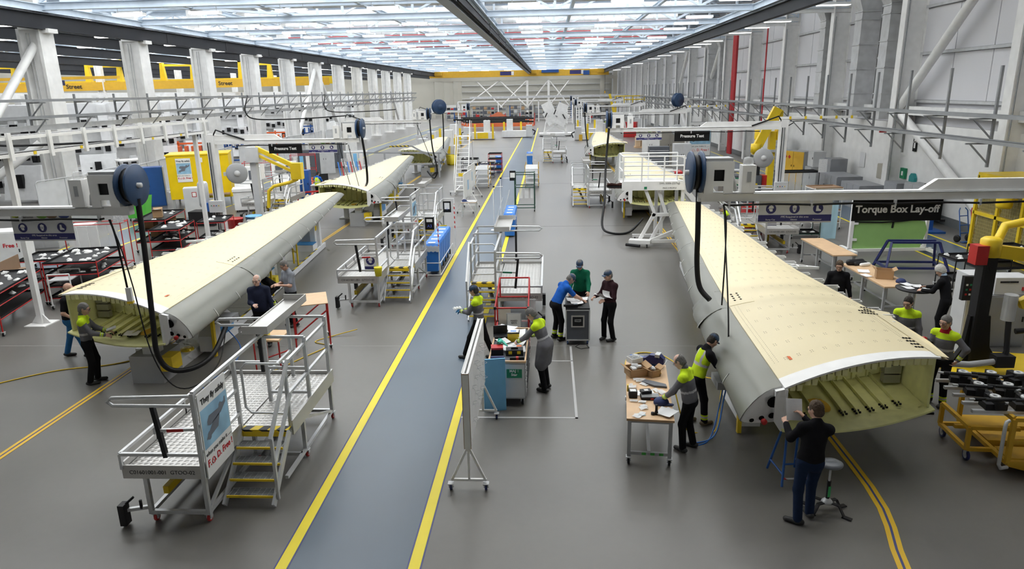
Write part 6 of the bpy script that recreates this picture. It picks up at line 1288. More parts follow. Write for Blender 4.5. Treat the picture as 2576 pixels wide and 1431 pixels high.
def bags_on(rk, z, d, n, label, seed, m=None, cat='bag', cell=(.16, .12)):
    """white wrapped parts lying on a rack shelf, one object per wrapped part"""
    q = random.Random(seed); a, b = d[0] / 2 - .12, d[1] / 2 - .1; M4 = Matrix.Translation(rk.location) @ Matrix.Rotation(rk.rotation_euler.z, 4, 'Z')
    for k in range(n):
        f = MB(); w_, l_ = cell[0] * q.uniform(.7, 1.5), cell[1] * q.uniform(.7, 1.4)
        f.lathe([(0, .07), (w_ * .35, .06), (w_ * .55, .035), (w_ * .6, 0.0)], (0, 0, 0), 'z', 8); f.v = [(x * q.uniform(.6, 1.3), y * q.uniform(.6, 1.3), z * q.uniform(.5, 1.4)) for x, y, z in f.v]; o = f.build('wrapped_part', m or PAPER); o.scale = (1, l_ / w_, q.uniform(.5, 1.1))
        o.location = M4 @ Vector((q.uniform(-a, a), q.uniform(-b, b), z + .017)); o.rotation_euler = (0, 0, q.uniform(0, 3)); tag(o, label, cat, 'white wrapped parts on the racks')
def cabinet(loc, rz, d, m, label, doors=2, dm=None, cat='cabinet', top=None, extra=None, name='cabinet', legs=0.):
    R_ = E(name, loc, rz, label, cat); a, b, h = d[0] / 2, d[1] / 2, d[2]
    plate(R_, 'body', m, (-a, -b, legs), (a, b, h)); w_ = d[0] / max(doors, 1)
    for i in range(doors):
        dr = plate(R_, 'door', dm or m, (-a + i * w_ + .015, -b - .02, legs + .04), (-a + (i + 1) * w_ - .015, -b, h - .04)); plate(dr, 'handle', BLACKP, (-a + (i + (.88 if i % 2 == 0 else .12)) * w_ - .015, -b - .04, h * .5), (-a + (i + (.88 if i % 2 == 0 else .12)) * w_ + .015, -b - .02, h * .5 + .12))
    if top: plate(R_, 'top', top, (-a - .01, -b - .02, h), (a + .01, b + .01, h + .025))
    if legs: casters(R_, [(x, y) for x in (-a + .06, a - .06) for y in (-b + .06, b - .06)], r=legs / 2.3)
    return R_
def bench(loc, rz, d, label, m=WOOD, tm=GREY):
    R_ = E('workbench', loc, rz, label, 'workbench'); a, b, h = d[0] / 2, d[1] / 2, d[2]
    plate(R_, 'bench_top', m, (-a, -b, h - .04), (a, b, h)); bars(R_, 'bench_leg', tm, .06, [((x, y, .13), (x, y, h - .04)) for x in (-a + .06, a - .06) for y in (-b + .08, 0, b - .08)]); bars(R_, 'bench_rail', tm, .045, [((-a + .06, y, .28), (a - .06, y, .28)) for y in (-b + .08, b - .08)] + [((0, -b + .08, .28), (0, b - .08, .28)), ((-a + .06, -b + .08, h - .07), (-a + .06, b - .08, h - .07)), ((a - .06, -b + .08, h - .07), (a - .06, b - .08, h - .07))])
    casters(R_, [(x, y) for x in (-a + .06, a - .06) for y in (-b + .08, b - .08)], r=.055); return R_
def bin_(loc, rz, label, m=BLUEBIN, group=None, bag=False):
    R_ = E('wheelie_bin', loc, rz, label, 'bin', group)
    MB().add([(-.2, -.24, .06), (.2, -.24, .06), (.2, .24, .06), (-.2, .24, .06), (-.25, -.29, .95), (.25, -.29, .95), (.25, .29, .95), (-.25, .29, .95)], [(0, 3, 2, 1), (0, 1, 5, 4), (1, 2, 6, 5), (2, 3, 7, 6), (3, 0, 4, 7), (4, 5, 6, 7)]).build('bin_body', m, R_)
    MB().add([(-.26, -.31, .95), (.26, -.31, .95), (.26, .31, .97), (-.26, .31, .97), (-.22, -.25, 1.02), (.22, -.25, 1.02), (.22, .3, 1.06), (-.22, .3, 1.06)], [(0, 1, 5, 4), (1, 2, 6, 5), (2, 3, 7, 6), (3, 0, 4, 7), (4, 5, 6, 7), (0, 3, 2, 1)]).build('bin_lid', m, R_)
    plate(R_, 'lid_label', PAPER, (-.12, -.2, 1.022), (.12, -.02, 1.04)); MB().lathe([(0, -.03), (.1, -.03), (.1, .03), (0, .03)], (-.2, .2, .1), 'x', 12).build('bin_wheel', BLACK, R_); MB().lathe([(0, -.03), (.1, -.03), (.1, .03), (0, .03)], (.2, .2, .1), 'x', 12).build('bin_wheel', BLACK, R_)
    if bag: MB().shell([[(-.28 + .07 * i, -.33 - .02 * (i % 2), .98 - .1 * j - .03 * ((i + j) % 2)) for i in range(9)] for j in range(3)], (0, .01, 0)).build('bin_liner', PLASTIC, R_)
    return R_
# blue bins in a white tube rack, left of the walkway
for i, y in enumerate((23.05, 23.65, 24.25, 24.85, 25.45)): bin_((-3.98, y, .06), 0, 'blue wheelie bin beside the walkway, %s in the row of five' % ('first with a clear liner', 'second', 'third', 'fourth', 'fifth')[i], group='blue bins left of the walkway', bag=i == 0)
br_ = E('bin_rack', (-3.98, 24.2, 0), 0, 'white tube rack holding the row of blue bins', 'rack'); tubes(br_, 'rack_tube', WHITE, .016, [((x, -1.55, .03), (x, 1.6, .03)) for x in (-.3, .3)] + [((.3, -1.55, .45), (.3, 1.6, .45)), ((-.3, -1.55, .45), (.3, -1.55, .45)), ((-.3, -1.55, .03), (.3, -1.55, .03))] + [((x, y, .03), (x, y, .45)) for x in (-.3, .3) for y in (-1.55, 1.6)]); 
for i in range(3): plate(br_, 'yellow_sign', YELLOW, (-.15, 1.62 + .0 * i, 1.0), (.1, 1.64, 1.15)) if i == 0 else None
for i, (x, y, s_, n_) in enumerate(((-3.72, 22.75, 'A3', 'nearer'), (-3.62, 26.2, '', 'farther'))):
    o = E('sign_post', (x, y, 0), 0, '%s white sign post with red striped base beside the blue bins' % n_, 'sign post'); MB().tube([(0, 0, 0), (0, 0, 1.1)], .018, 6).build('post_lower', WHITE, o); MB().tube([(0, 0, .9), (0, 0, 1.9)], .02, 6).build('post_stripe', REDW, o); MB().tube([(0, 0, 1.9), (0, 0, 2.1), (-.4, 0, 2.1)], .018, 6).build('post_arm', WHITE, o); p = plate(o, 'sign_board', SIGNB, (-.42, -.02, 1.58), (-.12, -.005, 2.0)); text('lettering', s_ or 'i', .14, mat('blue_lettering', (.1, .15, .7), .5), p, (-.27, -.024, 1.7), (math.pi / 2, 0, 0), .001); plate(p, 'sign_paper', PAPER, (-.37, -.024, 1.84 if s_ else 1.7), (-.17, -.02, 1.94))
for i, y in enumerate((29.3, 30.0, 30.7)): bin_((-1.68, y, .0), 0, 'blue wheelie bin behind the mirrored platform, %s of three' % ('first', 'second', 'third')[i], group='blue bins behind the mirrored platform', bag=True)
for i, y in enumerate((59.0,)): bin_((-1.6, y, .0), 0, 'single blue wheelie bin far down the walkway', bag=True)
bin_((-3.95, 55.6, 0), .2, 'blue wheelie bin beside the red and black cart'); bin_((9.0, 30.5, 0), 0, 'red bin behind the right wing', RED); bin_((8.0, 44, 0), 0, 'dark red bin by the white gantry stairs', RED)
for i, (x, y, h) in enumerate(((-2.45, 30.6, 1.95), (-2.2, 31.6, 2.2))):
    o = E('tube_stand', (x, y, 0), 0, 'white tube stand in the walkway, %s one' % ('shorter', 'taller')[i], 'stand'); MB().tube([(0, 0, 0), (0, 0, h), (.42, 0, h)], .02, 6).build('stand_tube', WHITE, o); MB().tube([(.0, 0, .1), (.4, .1, h * .75)], .018, 6).build('stand_brace', WHITE, o); plate(o, 'stand_joint', BLACKP, (-.03, -.03, h - .03), (.05, .03, h + .03)); plate(o, 'stand_foot', WHITE, (-.15, -.15, 0), (.3, .15, .02))
# ---- mid walkway things
ld = E('step_ladder', (-5.3, 41.8, 0), 0, 'tall white warehouse step ladder left of the walkway', 'ladder')
for k in range(13): plate(ld, 'ladder_tread', WHITE, (-.36, .12 + k * .16, .25 + k * .235), (.36, .34 + k * .16, .28 + k * .235))
bars(ld, 'ladder_stringer', WHITE, .05, [((x, .05, .1), (x, 2.3, 3.35)) for x in (-.38, .38)], .14); tubes(ld, 'ladder_rail', WHITE, .025, [((x, .1, .9), (x, 2.2, 4.3), (x, 3.1, 4.3), (x, 3.1, .15)) for x in (-.42, .42)] + [((x, .1, .15), (x, .1, .9)) for x in (-.42, .42)] + [((x, 2.2, 3.3), (x, 2.2, 4.3)) for x in (-.42, .42)]); bars(ld, 'ladder_base', WHITE, .08, [((-.75, .3, .16), (.75, .3, .16)), ((-.6, 3.1, .16), (.6, 3.1, .16)), ((-.4, .3, .16), (-.4, 3.1, .16)), ((.4, .3, .16), (.4, 3.1, .16))]); plate(ld, 'top_platform', WHITE, (-.4, 2.25, 3.3), (.4, 3.1, 3.34)); casters(ld, [(-.7, .3), (.7, .3), (-.6, 3.1), (.6, 3.1)], r=.07); plate(ld, 'yellow_label', YELLOW, (-.2, .5, 1.05), (.15, .52, 1.25)); plate(ld, 'black_bar', BLACK, (-.6, 2.2, 4.28), (.6, 2.3, 4.38))
for i, (x, y, n_) in enumerate(((-4.3, 34.9, 'nearer'), (-4.5, 38.6, 'farther'))):
    o = E('display_board', (x, y, 0), -.06, '%s white mesh board on tripod feet left of the walkway' % n_, 'board'); plate(o, 'board_panel', WHITE, (-.02, 0, .75), (.02, 2.4, 2.0)); bars(o, 'board_frame', WHITE, .04, [((0, 0, .75), (0, 2.4, .75)), ((0, 0, 2.0), (0, 2.4, 2.0)), ((0, 0, .75), (0, 0, 2.0)), ((0, 2.4, .75), (0, 2.4, 2.0))])
    for yy in (.2, 2.2): bars(o, 'board_leg', WHITE, .035, [((0, yy, .8), (-.4, yy, .12)), ((0, yy, .8), (.42, yy, .12)), ((-.4, yy, .12), (.42, yy, .12))]); casters(o, [(-.4, yy), (.42, yy)], r=.05)
    for k in range(3): plate(o, 'pinned_sheet', (PAPER, mat('pale_blue_print', (.4, .6, .8), .6), PAPER)[k], (.022, .3 + k * .7, 1.1), (.026, .7 + k * .7, 1.6))
tb_ = E('side_desk', (-3.98, 34.3, 0), 0, 'small grey desk with a blue cap left of the walkway', 'desk'); plate(tb_, 'desk_top', WOOD, (-.38, -.3, .72), (.38, .3, .75)); plate(tb_, 'desk_surface', LGREY, (-.38, -.3, .75), (.38, .3, .755)); bars(tb_, 'desk_leg', LGREY, .04, [((x, y, 0), (x, y, .72)) for x in (-.34, .34) for y in (-.26, .26)] + [((-.34, -.26, .3), (.34, -.26, .3))])
cp2 = cp.copy(); COL.objects.link(cp2); cp2.location = (-4.2, 34.2, .755); cp2['label'] = 'blue cap lying on the small grey desk'; sheet((-3.9, 34.35, .765), .1, (0, 0), .4, .3, 'white papers on the small grey desk', bend=.01)
def roller_rack(loc, label, n=4, rot=0):
    R_ = E('roller_rack', loc, rot, label, 'rack')
    for k in range(n):
        z = .25 + k * .3; bars(R_, 'rack_side', LGREY, .05, [((x, -.9, z), (x, .9, z + .1)) for x in (-.4, .4)], .08)
        for j in range(12): MB().tube([(-.38, -.82 + j * .15, z + .02 + j * .0083), (.38, -.82 + j * .15, z + .02 + j * .0083)], .03, 6).build('roller', ALU, R_)
    bars(R_, 'rack_post', YELLOWC, .04, [((x, y, .08), (x, y, .35 + n * .28)) for x in (-.42, .42) for y in (-.85, .85)]); casters(R_, [(x, y) for x in (-.42, .42) for y in (-.85, .85)], r=.05); return R_
roller_rack((-4.3, 45.5, 0), 'rack of silver roller shelves left of the walkway', 4); roller_rack((-1.1, 45.6, 0), 'rack of silver roller shelves right of the walkway', 4)
r1 = rack((-4.5, 50.5, 0), 0, (1.1, .9, 1.1), (.2, .6, 1.0), 'dark blue and black shelf cart left of the walkway', NAVY, items=1); bags_on(r1, 1.0, (1.1, .9), 4, 'white wrapped part on the dark blue cart', 3)
r1 = rack((-4.1, 53.8, 0), 0, (1.0, 1.0, 1.45), (.2, .6, 1.0, 1.4), 'red and black shelf cart left of the walkway', RED); bags_on(r1, .6, (1.0, 1.0), 3, 'white wrapped part on the red and black cart', 4)
r1 = rack((-5.9, 52.5, 0), 0, (1.2, .9, 1.2), (.3, .7, 1.15), 'black tray cart behind the white step ladder', BLACKP); bags_on(r1, 1.15, (1.2, .9), 3, 'white wrapped part on the black tray cart', 5)
gr_ = E('tube_rack', (-1.25, 36.0, 0), 0, 'tall dark green tube rack with hanging bags on the walkway edge', 'rack'); tubes(gr_, 'rack_tube', DGREEN, .025, [((x, y, .1), (x, y, 1.95)) for x in (-.5, .5) for y in (-.5, .5)] + [((-.5, y, z), (.5, y, z)) for y in (-.5, .5) for z in (.2, 1.25, 1.9)] + [((x, -.5, z), (x, .5, z)) for x in (-.5, .5) for z in (.2, 1.25, 1.9)]); casters(gr_, [(x, y) for x in (-.5, .5) for y in (-.5, .5)], r=.055); plate(gr_, 'rack_sign', BLACKP, (-.75, -.52, 1.6), (-.45, -.5, 2.1)); plate(gr_, 'rack_sign_paper', PAPER, (-.72, -.53, 1.75), (-.48, -.52, 2.0))
for i in range(3): MB().shell([[(-.3 + .3 * i + .05 * k, -.45 + .02 * ((k + j) % 2), 1.22 - .18 * j) for k in range(5)] for j in range(4)], (0, .02, 0)).build('hanging_bag', PLASTIC, gr_)
# ---- right of the wing: green panel, trestle, benches, round table
gp = E('panel_stand', (12.35, 25.6, 0), .05, 'lime green skin panel on a white wheeled stand', 'panel stand')
MB().prism([(-1.25, .18), (1.2, .18), (1.38, .85), (1.28, 1.15), (.9, 1.25), (.55, 1.32), (.5, 2.1), (-1.2, 2.1), (-1.28, 1.2)], -.03, .03, 'y').build('green_panel', GREEN, gp); MB().tube([(-1.3, -.07, 1.2), (-.3, -.07, 1.17), (.4, -.07, 1.2), (1.35, -.07, 1.3)], .03, 6).build('black_strap', BLACK, gp); MB().tube([(.1, -.07, 1.18), (.08, -.07, .95)], .03, 6).build('strap_tail', BLACK, gp)
plate(gp, 'stand_post', WHITE, (-1.42, -.06, .1), (-1.3, .06, 2.3)); plate(gp, 'stand_post', WHITE, (1.38, .05, .1), (1.48, .15, 1.6)); plate(gp, 'stand_base', WHITE, (-1.5, -.12, .1), (1.6, .0, .2)); plate(gp, 'stand_foot', WHITE, (-1.45, -.6, .1), (-1.33, .6, .2)); plate(gp, 'stand_foot', WHITE, (1.38, -.6, .1), (1.5, .6, .2)); casters(gp, [(-1.4, -.55), (1.44, -.55), (-1.4, .55), (1.44, .55)], r=.05, wm=REDW_)
for z in (.5, 1.1, 1.7): plate(gp, 'panel_clamp', WHITE, (-1.32, -.09, z), (-1.16, .09, z + .08))
bt = E('steel_trestle', (12.05, 23.2, 0), -.05, 'dark blue steel trestle before the green panel', 'trestle'); bars(bt, 'trestle_member', NAVY, .07, [((-.75, y, .95), (.75, y, .95)) for y in (-.15, .15)] + [((sx * .75, sy * .15, .95), (sx * .98, sy * .5, .02)) for sx in (-1, 1) for sy in (-1, 1)] + [((-.95, sy * .45, .15), (.95, sy * .45, .15)) for sy in (-1, 1)] + [((sx * .93, -.45, .15), (sx * .93, .45, .15)) for sx in (-1, 1)])
bench((9.22, 23.05, 0), .04, (.75, 2.6, .85), 'empty plywood workbench behind the right wing', WOOD)
bench((9.17, 19.4, 0), .03, (.8, 2.6, .85), 'plywood workbench with an open carton behind the right wing', WOOD)
carton((9.2, 19.0, .852), -.3, (.42, .36, .24), 'open brown carton on the workbench behind the right wing', True, CARD, False)
cp3 = cp.copy(); COL.objects.link(cp3); cp3.location = (9.42, 18.5, .85); cp3['label'] = 'dark navy cap beside the open brown carton'
sheet((8.95, 19.7, .865), -.3, (0, 0), .3, .36, 'white sheets on the workbench before the open carton', bend=.01); sheet((8.8, 19.2, .868), .2, (0, 0), .21, .3, 'white sheet at the near edge of the carton bench', bend=.01)
kb = E('holdall', (9.05, 20.5, .852), .2, 'black and white holdall at the far end of the carton bench', 'bag'); v_, f_ = surf([cap_((-.2, 0, .08), (.2, 0, .08), .09), cap_((-.05, -.1, .05), (.25, -.1, .06), .06)], .02, .03); v_[:, 2] = np.maximum(v_[:, 2], 0); np_obj('bag_body', [(v_, f_, 0)], [BLACKP], kb); v_, f_ = surf([cap_((.05, -.22, .04), (.3, -.2, .05), .055)], .02, .03); v_[:, 2] = np.maximum(v_[:, 2], 0); np_obj('white_cloth', [(v_, f_, 0)], [PAPER], kb)
rt = E('round_table', (9.15, 17.25, 0), 0, 'round black standing table with papers behind the right wing', 'table'); MB().lathe([(0, 1.02), (.42, 1.02), (.44, 1.04), (.44, 1.06), (0, 1.06)], (0, 0, 0), 'z', 28).build('table_top', BLACKP, rt); MB().cyl((0, 0, .03), (0, 0, 1.02), .04, 12).build('table_stem', GALV, rt); MB().lathe([(0, .05), (.05, .05), (.3, .02), (.3, 0), (0, 0)], (0, 0, 0), 'z', 20).build('table_base', BLACKP, rt)
for i, (dx, dy, rz) in enumerate(((-.18, .0, .1), (.1, .12, -.3), (.2, -.08, .3), (-.1, .22, .2))): sheet((9.15 + dx, 17.25 + dy, 1.07 + .006 * i), rz, (0, 0), .21, .28, ('white sheet at the left of the round table', 'white sheet at the back of the round table', 'open booklet under the white haired man\'s hands', 'long sheet across the round table')[i], m=PRINT, bend=.01)
# ---- tool carts and racks behind
r1 = rack((12.7, 20.9, 0), .1, (1.7, .8, 1.0), (.35, .95), 'black tray cart with white wrapped parts by the manipulator', BLACKP); bags_on(r1, .95, (1.7, .8), 8, 'white wrapped part on the black cart by the manipulator', 8)
r1 = rack((14.2, 22.2, 0), .1, (1.5, .8, 1.0), (.35, .95), 'second black tray cart near the yellow cage', BLACKP); bags_on(r1, .95, (1.5, .8), 4, 'white wrapped part on the cart near the yellow cage', 9)
r1 = rack((10.35, 28.6, 0), 0, (1.1, .8, 1.5), (.2, .8), 'black tube rack with wrapped parts behind the empty workbench', DGREEN); bags_on(r1, .2, (1.1, .8), 5, 'white wrapped part in the black tube rack', 10); plate(r1, 'rack_sign', GREENS, (-.1, -.43, 1.2), (.15, -.41, 1.55)); plate(r1, 'rack_notice', PAPER, (-.08, -.44, 1.35), (.13, -.43, 1.5))
cabinet((9.0, 30.9, 0), 0, (.9, .7, 1.0), RED, 'red tool chest behind the right wing', 1, RED); r1 = rack((11.8, 30.5, 0), .1, (1.2, .9, 1.8), (.3, .8, 1.3, 1.75), 'white tube rack of brown boards behind the green panel', WHITE, BROWNP)
tall = MB().shell([[(.0 + .15 * i, .05 * (i % 2), 1.4 * (1 - j)) for i in range(5)] for j in (0, .5, 1)], (0, .05, 0)).build('foam_sheet', mat('pale_blue_film', (.45, .65, .8), .4)); tall.location = (10.95, 28.2, .0); tag(tall, 'pale blue foam sheet standing beside the black tube rack', 'foam sheet')
for i, (x, m_, n_) in enumerate(((16.15, BLUE, 'blue'), (16.6, RED, 'red'))):
    o = E('hand_truck', (x, 27.4, 0), .3, '%s sack truck with black tyres against the right wall' % n_, 'hand truck'); tubes(o, 'truck_frame', m_, .02, [((-.2, .0, .1), (-.2, .25, 1.2), (-.12, .3, 1.3)), ((.2, 0, .1), (.2, .25, 1.2), (.12, .3, 1.3)), ((-.2, .05, .35), (.2, .05, .35)), ((-.2, .12, .65), (.2, .12, .65)), ((-.2, .2, 1.0), (.2, .2, 1.0))]); plate(o, 'truck_toe', m_, (-.22, -.2, .02), (.22, 0, .04))
    for sx in (-.27, .27): MB().lathe([(0, -.04), (.08, -.04), (.14, -.03), (.14, .03), (.08, .04), (0, .04)], (sx, .1, .14), 'x', 14).build('truck_wheel', BLACK, o)
ba = E('lifting_post', (15.9, 29.5, 0), 0, 'blue lifting column with black gear by the right wall', 'lifting gear'); plate(ba, 'lift_column', BLUE, (-.08, -.08, 0), (.08, .08, 2.1)); plate(ba, 'lift_base', BLUE, (-.4, -.5, 0), (.4, .4, .08)); plate(ba, 'lift_head', BLACKP, (-.35, -.2, .9), (-.08, .2, 2.0)); plate(ba, 'lift_fork', BLACKP, (.08, -.5, .5), (.3, .1, .6))
# yellow cage
cg = E('machine_cage', (16.2, 24.6, 0), 0, 'yellow framed mesh cage at the right wall', 'cage'); bars(cg, 'cage_frame', YELLOW, .12, [((-.55, y, 0), (-.55, y, 2.75)) for y in (1.6, .3, -1.0, -2.3)] + [((-.55, 1.6, z), (-.55, -2.3, z)) for z in (.1, 1.4, 2.7)] + [((-.55, 1.6, z), (.6, 1.6, z)) for z in (.1, 1.4, 2.7)])
mesh_m = mat('yellow_mesh', (.40, .33, .12), .7)
for a, b in ((1.5, .4), (.2, -.9), (-1.1, -2.2)):
    for z0, z1 in ((.2, 1.3), (1.5, 2.6)):
        m_ = MB()
        for k in range(10): m_.bar((-.55, a + (b - a) * k / 9, z0), (-.55, a + (b - a) * k / 9, z1), .012)
        for k in range(10): m_.bar((-.55, a, z0 + (z1 - z0) * k / 9), (-.55, b, z0 + (z1 - z0) * k / 9), .012)
        m_.build('mesh_panel', mesh_m, cg); plate(cg, 'rear_sheet', mat('dull_yellow_sheet', (.30, .25, .10), .7), (-.5, min(a, b), z0), (-.49, max(a, b), z1))
plate(cg, 'cage_roof', YELLOW, (-.6, -2.35, 2.75), (.9, 1.65, 2.85)); MB().lathe([(0, 0), (.22, 0), (.25, .1), (.25, .4), (.15, .5), (0, .5)], (-.95, -.6, 1.9), 'z', 14).build('yellow_vessel', YELLOW, cg); plate(cg, 'vessel_bracket', YELLOW, (-.95, -.65, 2.1), (-.55, -.55, 2.2))
# ---- manipulator with black column
mp = E('manipulator', (9.15, 14.6, 0), 0, 'yellow lifting manipulator arm on a black column behind the right wing', 'manipulator')
plate(mp, 'column', BLACK, (-.1, -.1, .05), (.14, .12, 2.55)); plate(mp, 'column_rail', BLACKP, (-.15, -.12, .05), (-.1, .14, 2.4)); MB().prism([(-.5, .06), (.6, .06), (.3, .5), (.22, 1.2), (-.2, 1.2), (-.25, .5)], -.05, .07, 'y').build('column_gusset', BLACK, mp)
MB().prism([(-.7, -.5), (1.1, -.9), (2.0, -.2), (2.0, .6), (.3, .9), (-.6, .4)], 0, .07).build('yellow_base', YELLOW, mp); plate(mp, 'red_motor', RED, (-.36, -.18, 2.35), (-.12, .1, 2.75)); MB().lathe([(0, 2.5), (.2, 2.5), (.2, 2.85), (.14, 2.9), (0, 2.9)], (.0, 0, 0), 'z', 16).build('swivel_head', YELLOW, mp)
MB().bar((.1, -.05, 2.62), (2.6, -.5, 2.35), .16, .26).build('upper_arm', YELLOW, mp); MB().bar((.55, -.35, 1.55), (1.9, -.25, 2.35), .12, .2).build('lower_arm', YELLOW, mp); MB().bar((.6, -.45, 1.62), (1.9, -.4, 2.3), .07, .07).build('gas_strut', GALV, mp); MB().tube([(.15, .1, 2.7), (.35, .2, 3.1), (.8, .2, 3.2), (2.4, -.1, 2.95)], .09, 10).build('curved_arm', YELLOW, mp)
MB().cyl((.4, -.3, 1.2), (.4, -.3, 1.75), .13, 16).build('grey_cylinder', GALV, mp); MB().tube([(.4, -.35, 1.2), (.38, -.42, .9), (.42, -.42, .55), (.3, -.5, .3)], .055, 9).build('tool_tube', BLACKP, mp); MB().tube([(.95, -.3, 1.7), (1.05, -.4, 1.3), (.85, -.5, 1.05), (.5, -.45, 1.0)], .06, 9).build('hose_bundle', BLACK, mp); MB().tube([(-.2, 0, 2.3), (-.18, -.06, 2.7), (.02, -.1, 2.2)], .015, 6).build('control_lead', BLACK, mp); plate(mp, 'grip_head', BLACKP, (.12, -.62, .25), (.5, -.38, .5)); MB().tube([(.2, -.5, .35), (-.5, -.75, .38), (-1.1, -.85, .45)], .065, 10).build('grip_arm', GREY, mp); plate(mp, 'grip_tool', BLACKP, (-1.25, -.92, .38), (-.95, -.78, .52))
for k in range(3): plate(mp, 'arm_vent', BLACKP, (1.0, -.3 - .04, 2.44 + .05 * k), (1.25, -.33, 2.46 + .05 * k))
kc = cabinet((9.62, 15.75, 0), 0, (.5, .5, 1.85), LGREY, 'tall light grey control cabinet behind the manipulator column', 1, LGREY); pt_ = plate(kc, 'pendant_box', BLACKP, (-.42, -.38, 1.3), (-.2, -.27, 1.85))
for k in range(6): plate(pt_, 'pendant_button', (RED, PAPER, GREENS)[k % 3], (-.37 + .08 * (k % 2), -.39, 1.42 + .11 * (k // 2)), (-.33 + .08 * (k % 2), -.38, 1.46 + .11 * (k // 2)))
cabinet((10.6, 16.2, 0), 0, (.9, .6, 1.25), MGREY, 'low grey cabinet with a white box right of the manipulator', 1, MGREY); put('printer', 'light grey boxed instrument on the low grey cabinet', 'instrument', (10.65, 16.2, 1.26), 0, [('instrument_case', LGREY, (-.4, -.25, 0), (.4, .25, .4)), ('red_knob', RED, (.2, -.27, .1), (.28, -.25, .18)), ('instrument_slot', BLACKP, (-.3, -.26, .28), (.1, -.25, .32))])
yb = E('yellow_pallet_truck', (11.6, 17.3, 0), 0, 'yellow wheeled machine skirt behind the manipulator', 'machine'); MB().prism([(-.9, -.6), (.9, -.6), (1.0, .5), (-.8, .6)], .08, .5).build('machine_skirt', YELLOW, yb); plate(yb, 'machine_grille', BLACKP, (-.6, -.62, .15), (.2, -.6, .4)); casters(yb, [(-.7, -.5), (.7, -.5), (-.7, .5), (.7, .5)], r=.04)
# joystick console behind the wing root
jc = E('joystick_console', (6.95, 12.55, 0), 0, 'black steering console with a red knob behind the wing root', 'console'); plate(jc, 'console_stem', BLACKP, (-.06, -.06, 0), (.06, .06, 1.15)); plate(jc, 'console_head', BLACKP, (-.12, -.1, 1.1), (.12, .1, 1.4)); MB().tube([(.2 * math.cos(k * .524) - .25, .05, 1.22 + .14 * math.sin(k * .524)) for k in range(12)], .02, 6, closed=True).build('console_ring', BLACKP, jc); MB().lathe([(0, .07), (.05, .05), (.06, 0)], (0, 0, 1.4), 'z', 10).build('red_knob', RED, jc); plate(jc, 'console_foot', BLACKP, (-.25, -.25, 0), (.25, .25, .04))
# ---- yellow cart of black clamps
yc = E('clamp_cart', (7.95, 10.85, 0), -.06, 'yellow steel cart loaded with black clamp fixtures', 'cart'); CY = YELLOWC
bars(yc, 'cart_frame', CY, .06, [((-1.15, y, .24), (-.2, y, .24)) for y in (-.35, .55)] + [((-1.15, -.35, .24), (-1.15, .55, .24)), ((-1.15, -.35, .24), (-1.15, -.35, .62)), ((-1.15, .55, .24), (-1.15, .55, .62)), ((-1.15, -.35, .62), (-1.15, .55, .62)), ((-1.15, -.35, .62), (-.4, -.35, .62)), ((-1.15, .1, .42), (-.4, .1, .42))])
bars(yc, 'cart_frame', CY, .065, [((-.75, -.75, .24), (1.6, -.75, .24)), ((-.75, -.75, .24), (-.75, -.75, .98)), ((-.3, -.75, .24), (-.3, -.75, 1.0)), ((-.75, -.75, .98), (1.6, -.75, .98)), ((.6, -.75, .24), (.6, -.75, .98)), ((-.75, -.75, .6), (1.6, -.75, .6)), ((-.75, .75, .24), (1.6, .75, .24)), ((-.75, .75, .98), (1.6, .75, .98)), ((-.75, .75, .24), (-.75, .75, .98)), ((-.75, -.75, .98), (-.75, .75, .98)), ((.6, .75, .24), (.6, .75, .98)), ((-.75, -.75, .24), (-.75, .75, .24))])
for y0 in (-.7, -.1, .45): MB().prism([(-.7, .28), (1.6, .28), (1.6, .12), (1.2, .04), (-.3, .04), (-.7, .14)], y0, y0 + .4, 'y').build('cart_trough', CY, yc)
MB().tube([(-.85, -.8, .98), (-.9, -.82, .96), (-.92, -.84, .9), (-.92, -.85, .25), (-.88, -.84, .18), (-.75, -.78, .17)], .028, 8).build('push_handle', GALV, yc)
for p in ((-1.1, -.3), (-.2, -.7), (1.4, -.7), (-1.1, .5), (1.4, .7)): caster(yc, (p[0], p[1], 0), .095, NAVY, GALV, LGREY)
for k in range(5): plate(yc, 'support_bar', ALU, (-1.3, -.62 + .3 * k, 1.0), (1.5, -.56 + .3 * k, 1.05))
cf = None; q = random.Random(4)
for i in range(6):
    for j in range(3):
        loc = (-.95 + .45 * i, -.5 + .5 * j, 1.06)
        if cf is None:
            cf = MB().b2((-.17, -.12, 0), (.15, .1, .1)).b2((-.05, -.18, .03), (.06, .2, .16)).tube([(-.26, .05, .1), (.24, .08, .1)], .035, 8).tube([(-.2, -.14, .18), (.1, -.16, .2)], .028, 8).build('clamp_unit', BLACKP, yc); cf.location = loc; rg = MB().lathe([(.035, 0), (.075, 0), (.075, .03), (.035, .03), (.035, 0)], (.02, .02, .16), 'z', 12).build('clamp_ring', LGREY, cf); pn = MB().tube([(-.24, .05, .1), (-.34, .05, .1)], .02, 6).build('clamp_pin', GALV, cf)
        else:
            c2 = again(cf, loc, rz=q.uniform(-.4, .4))
            for ch in (rg, pn): again(ch, None, c2)
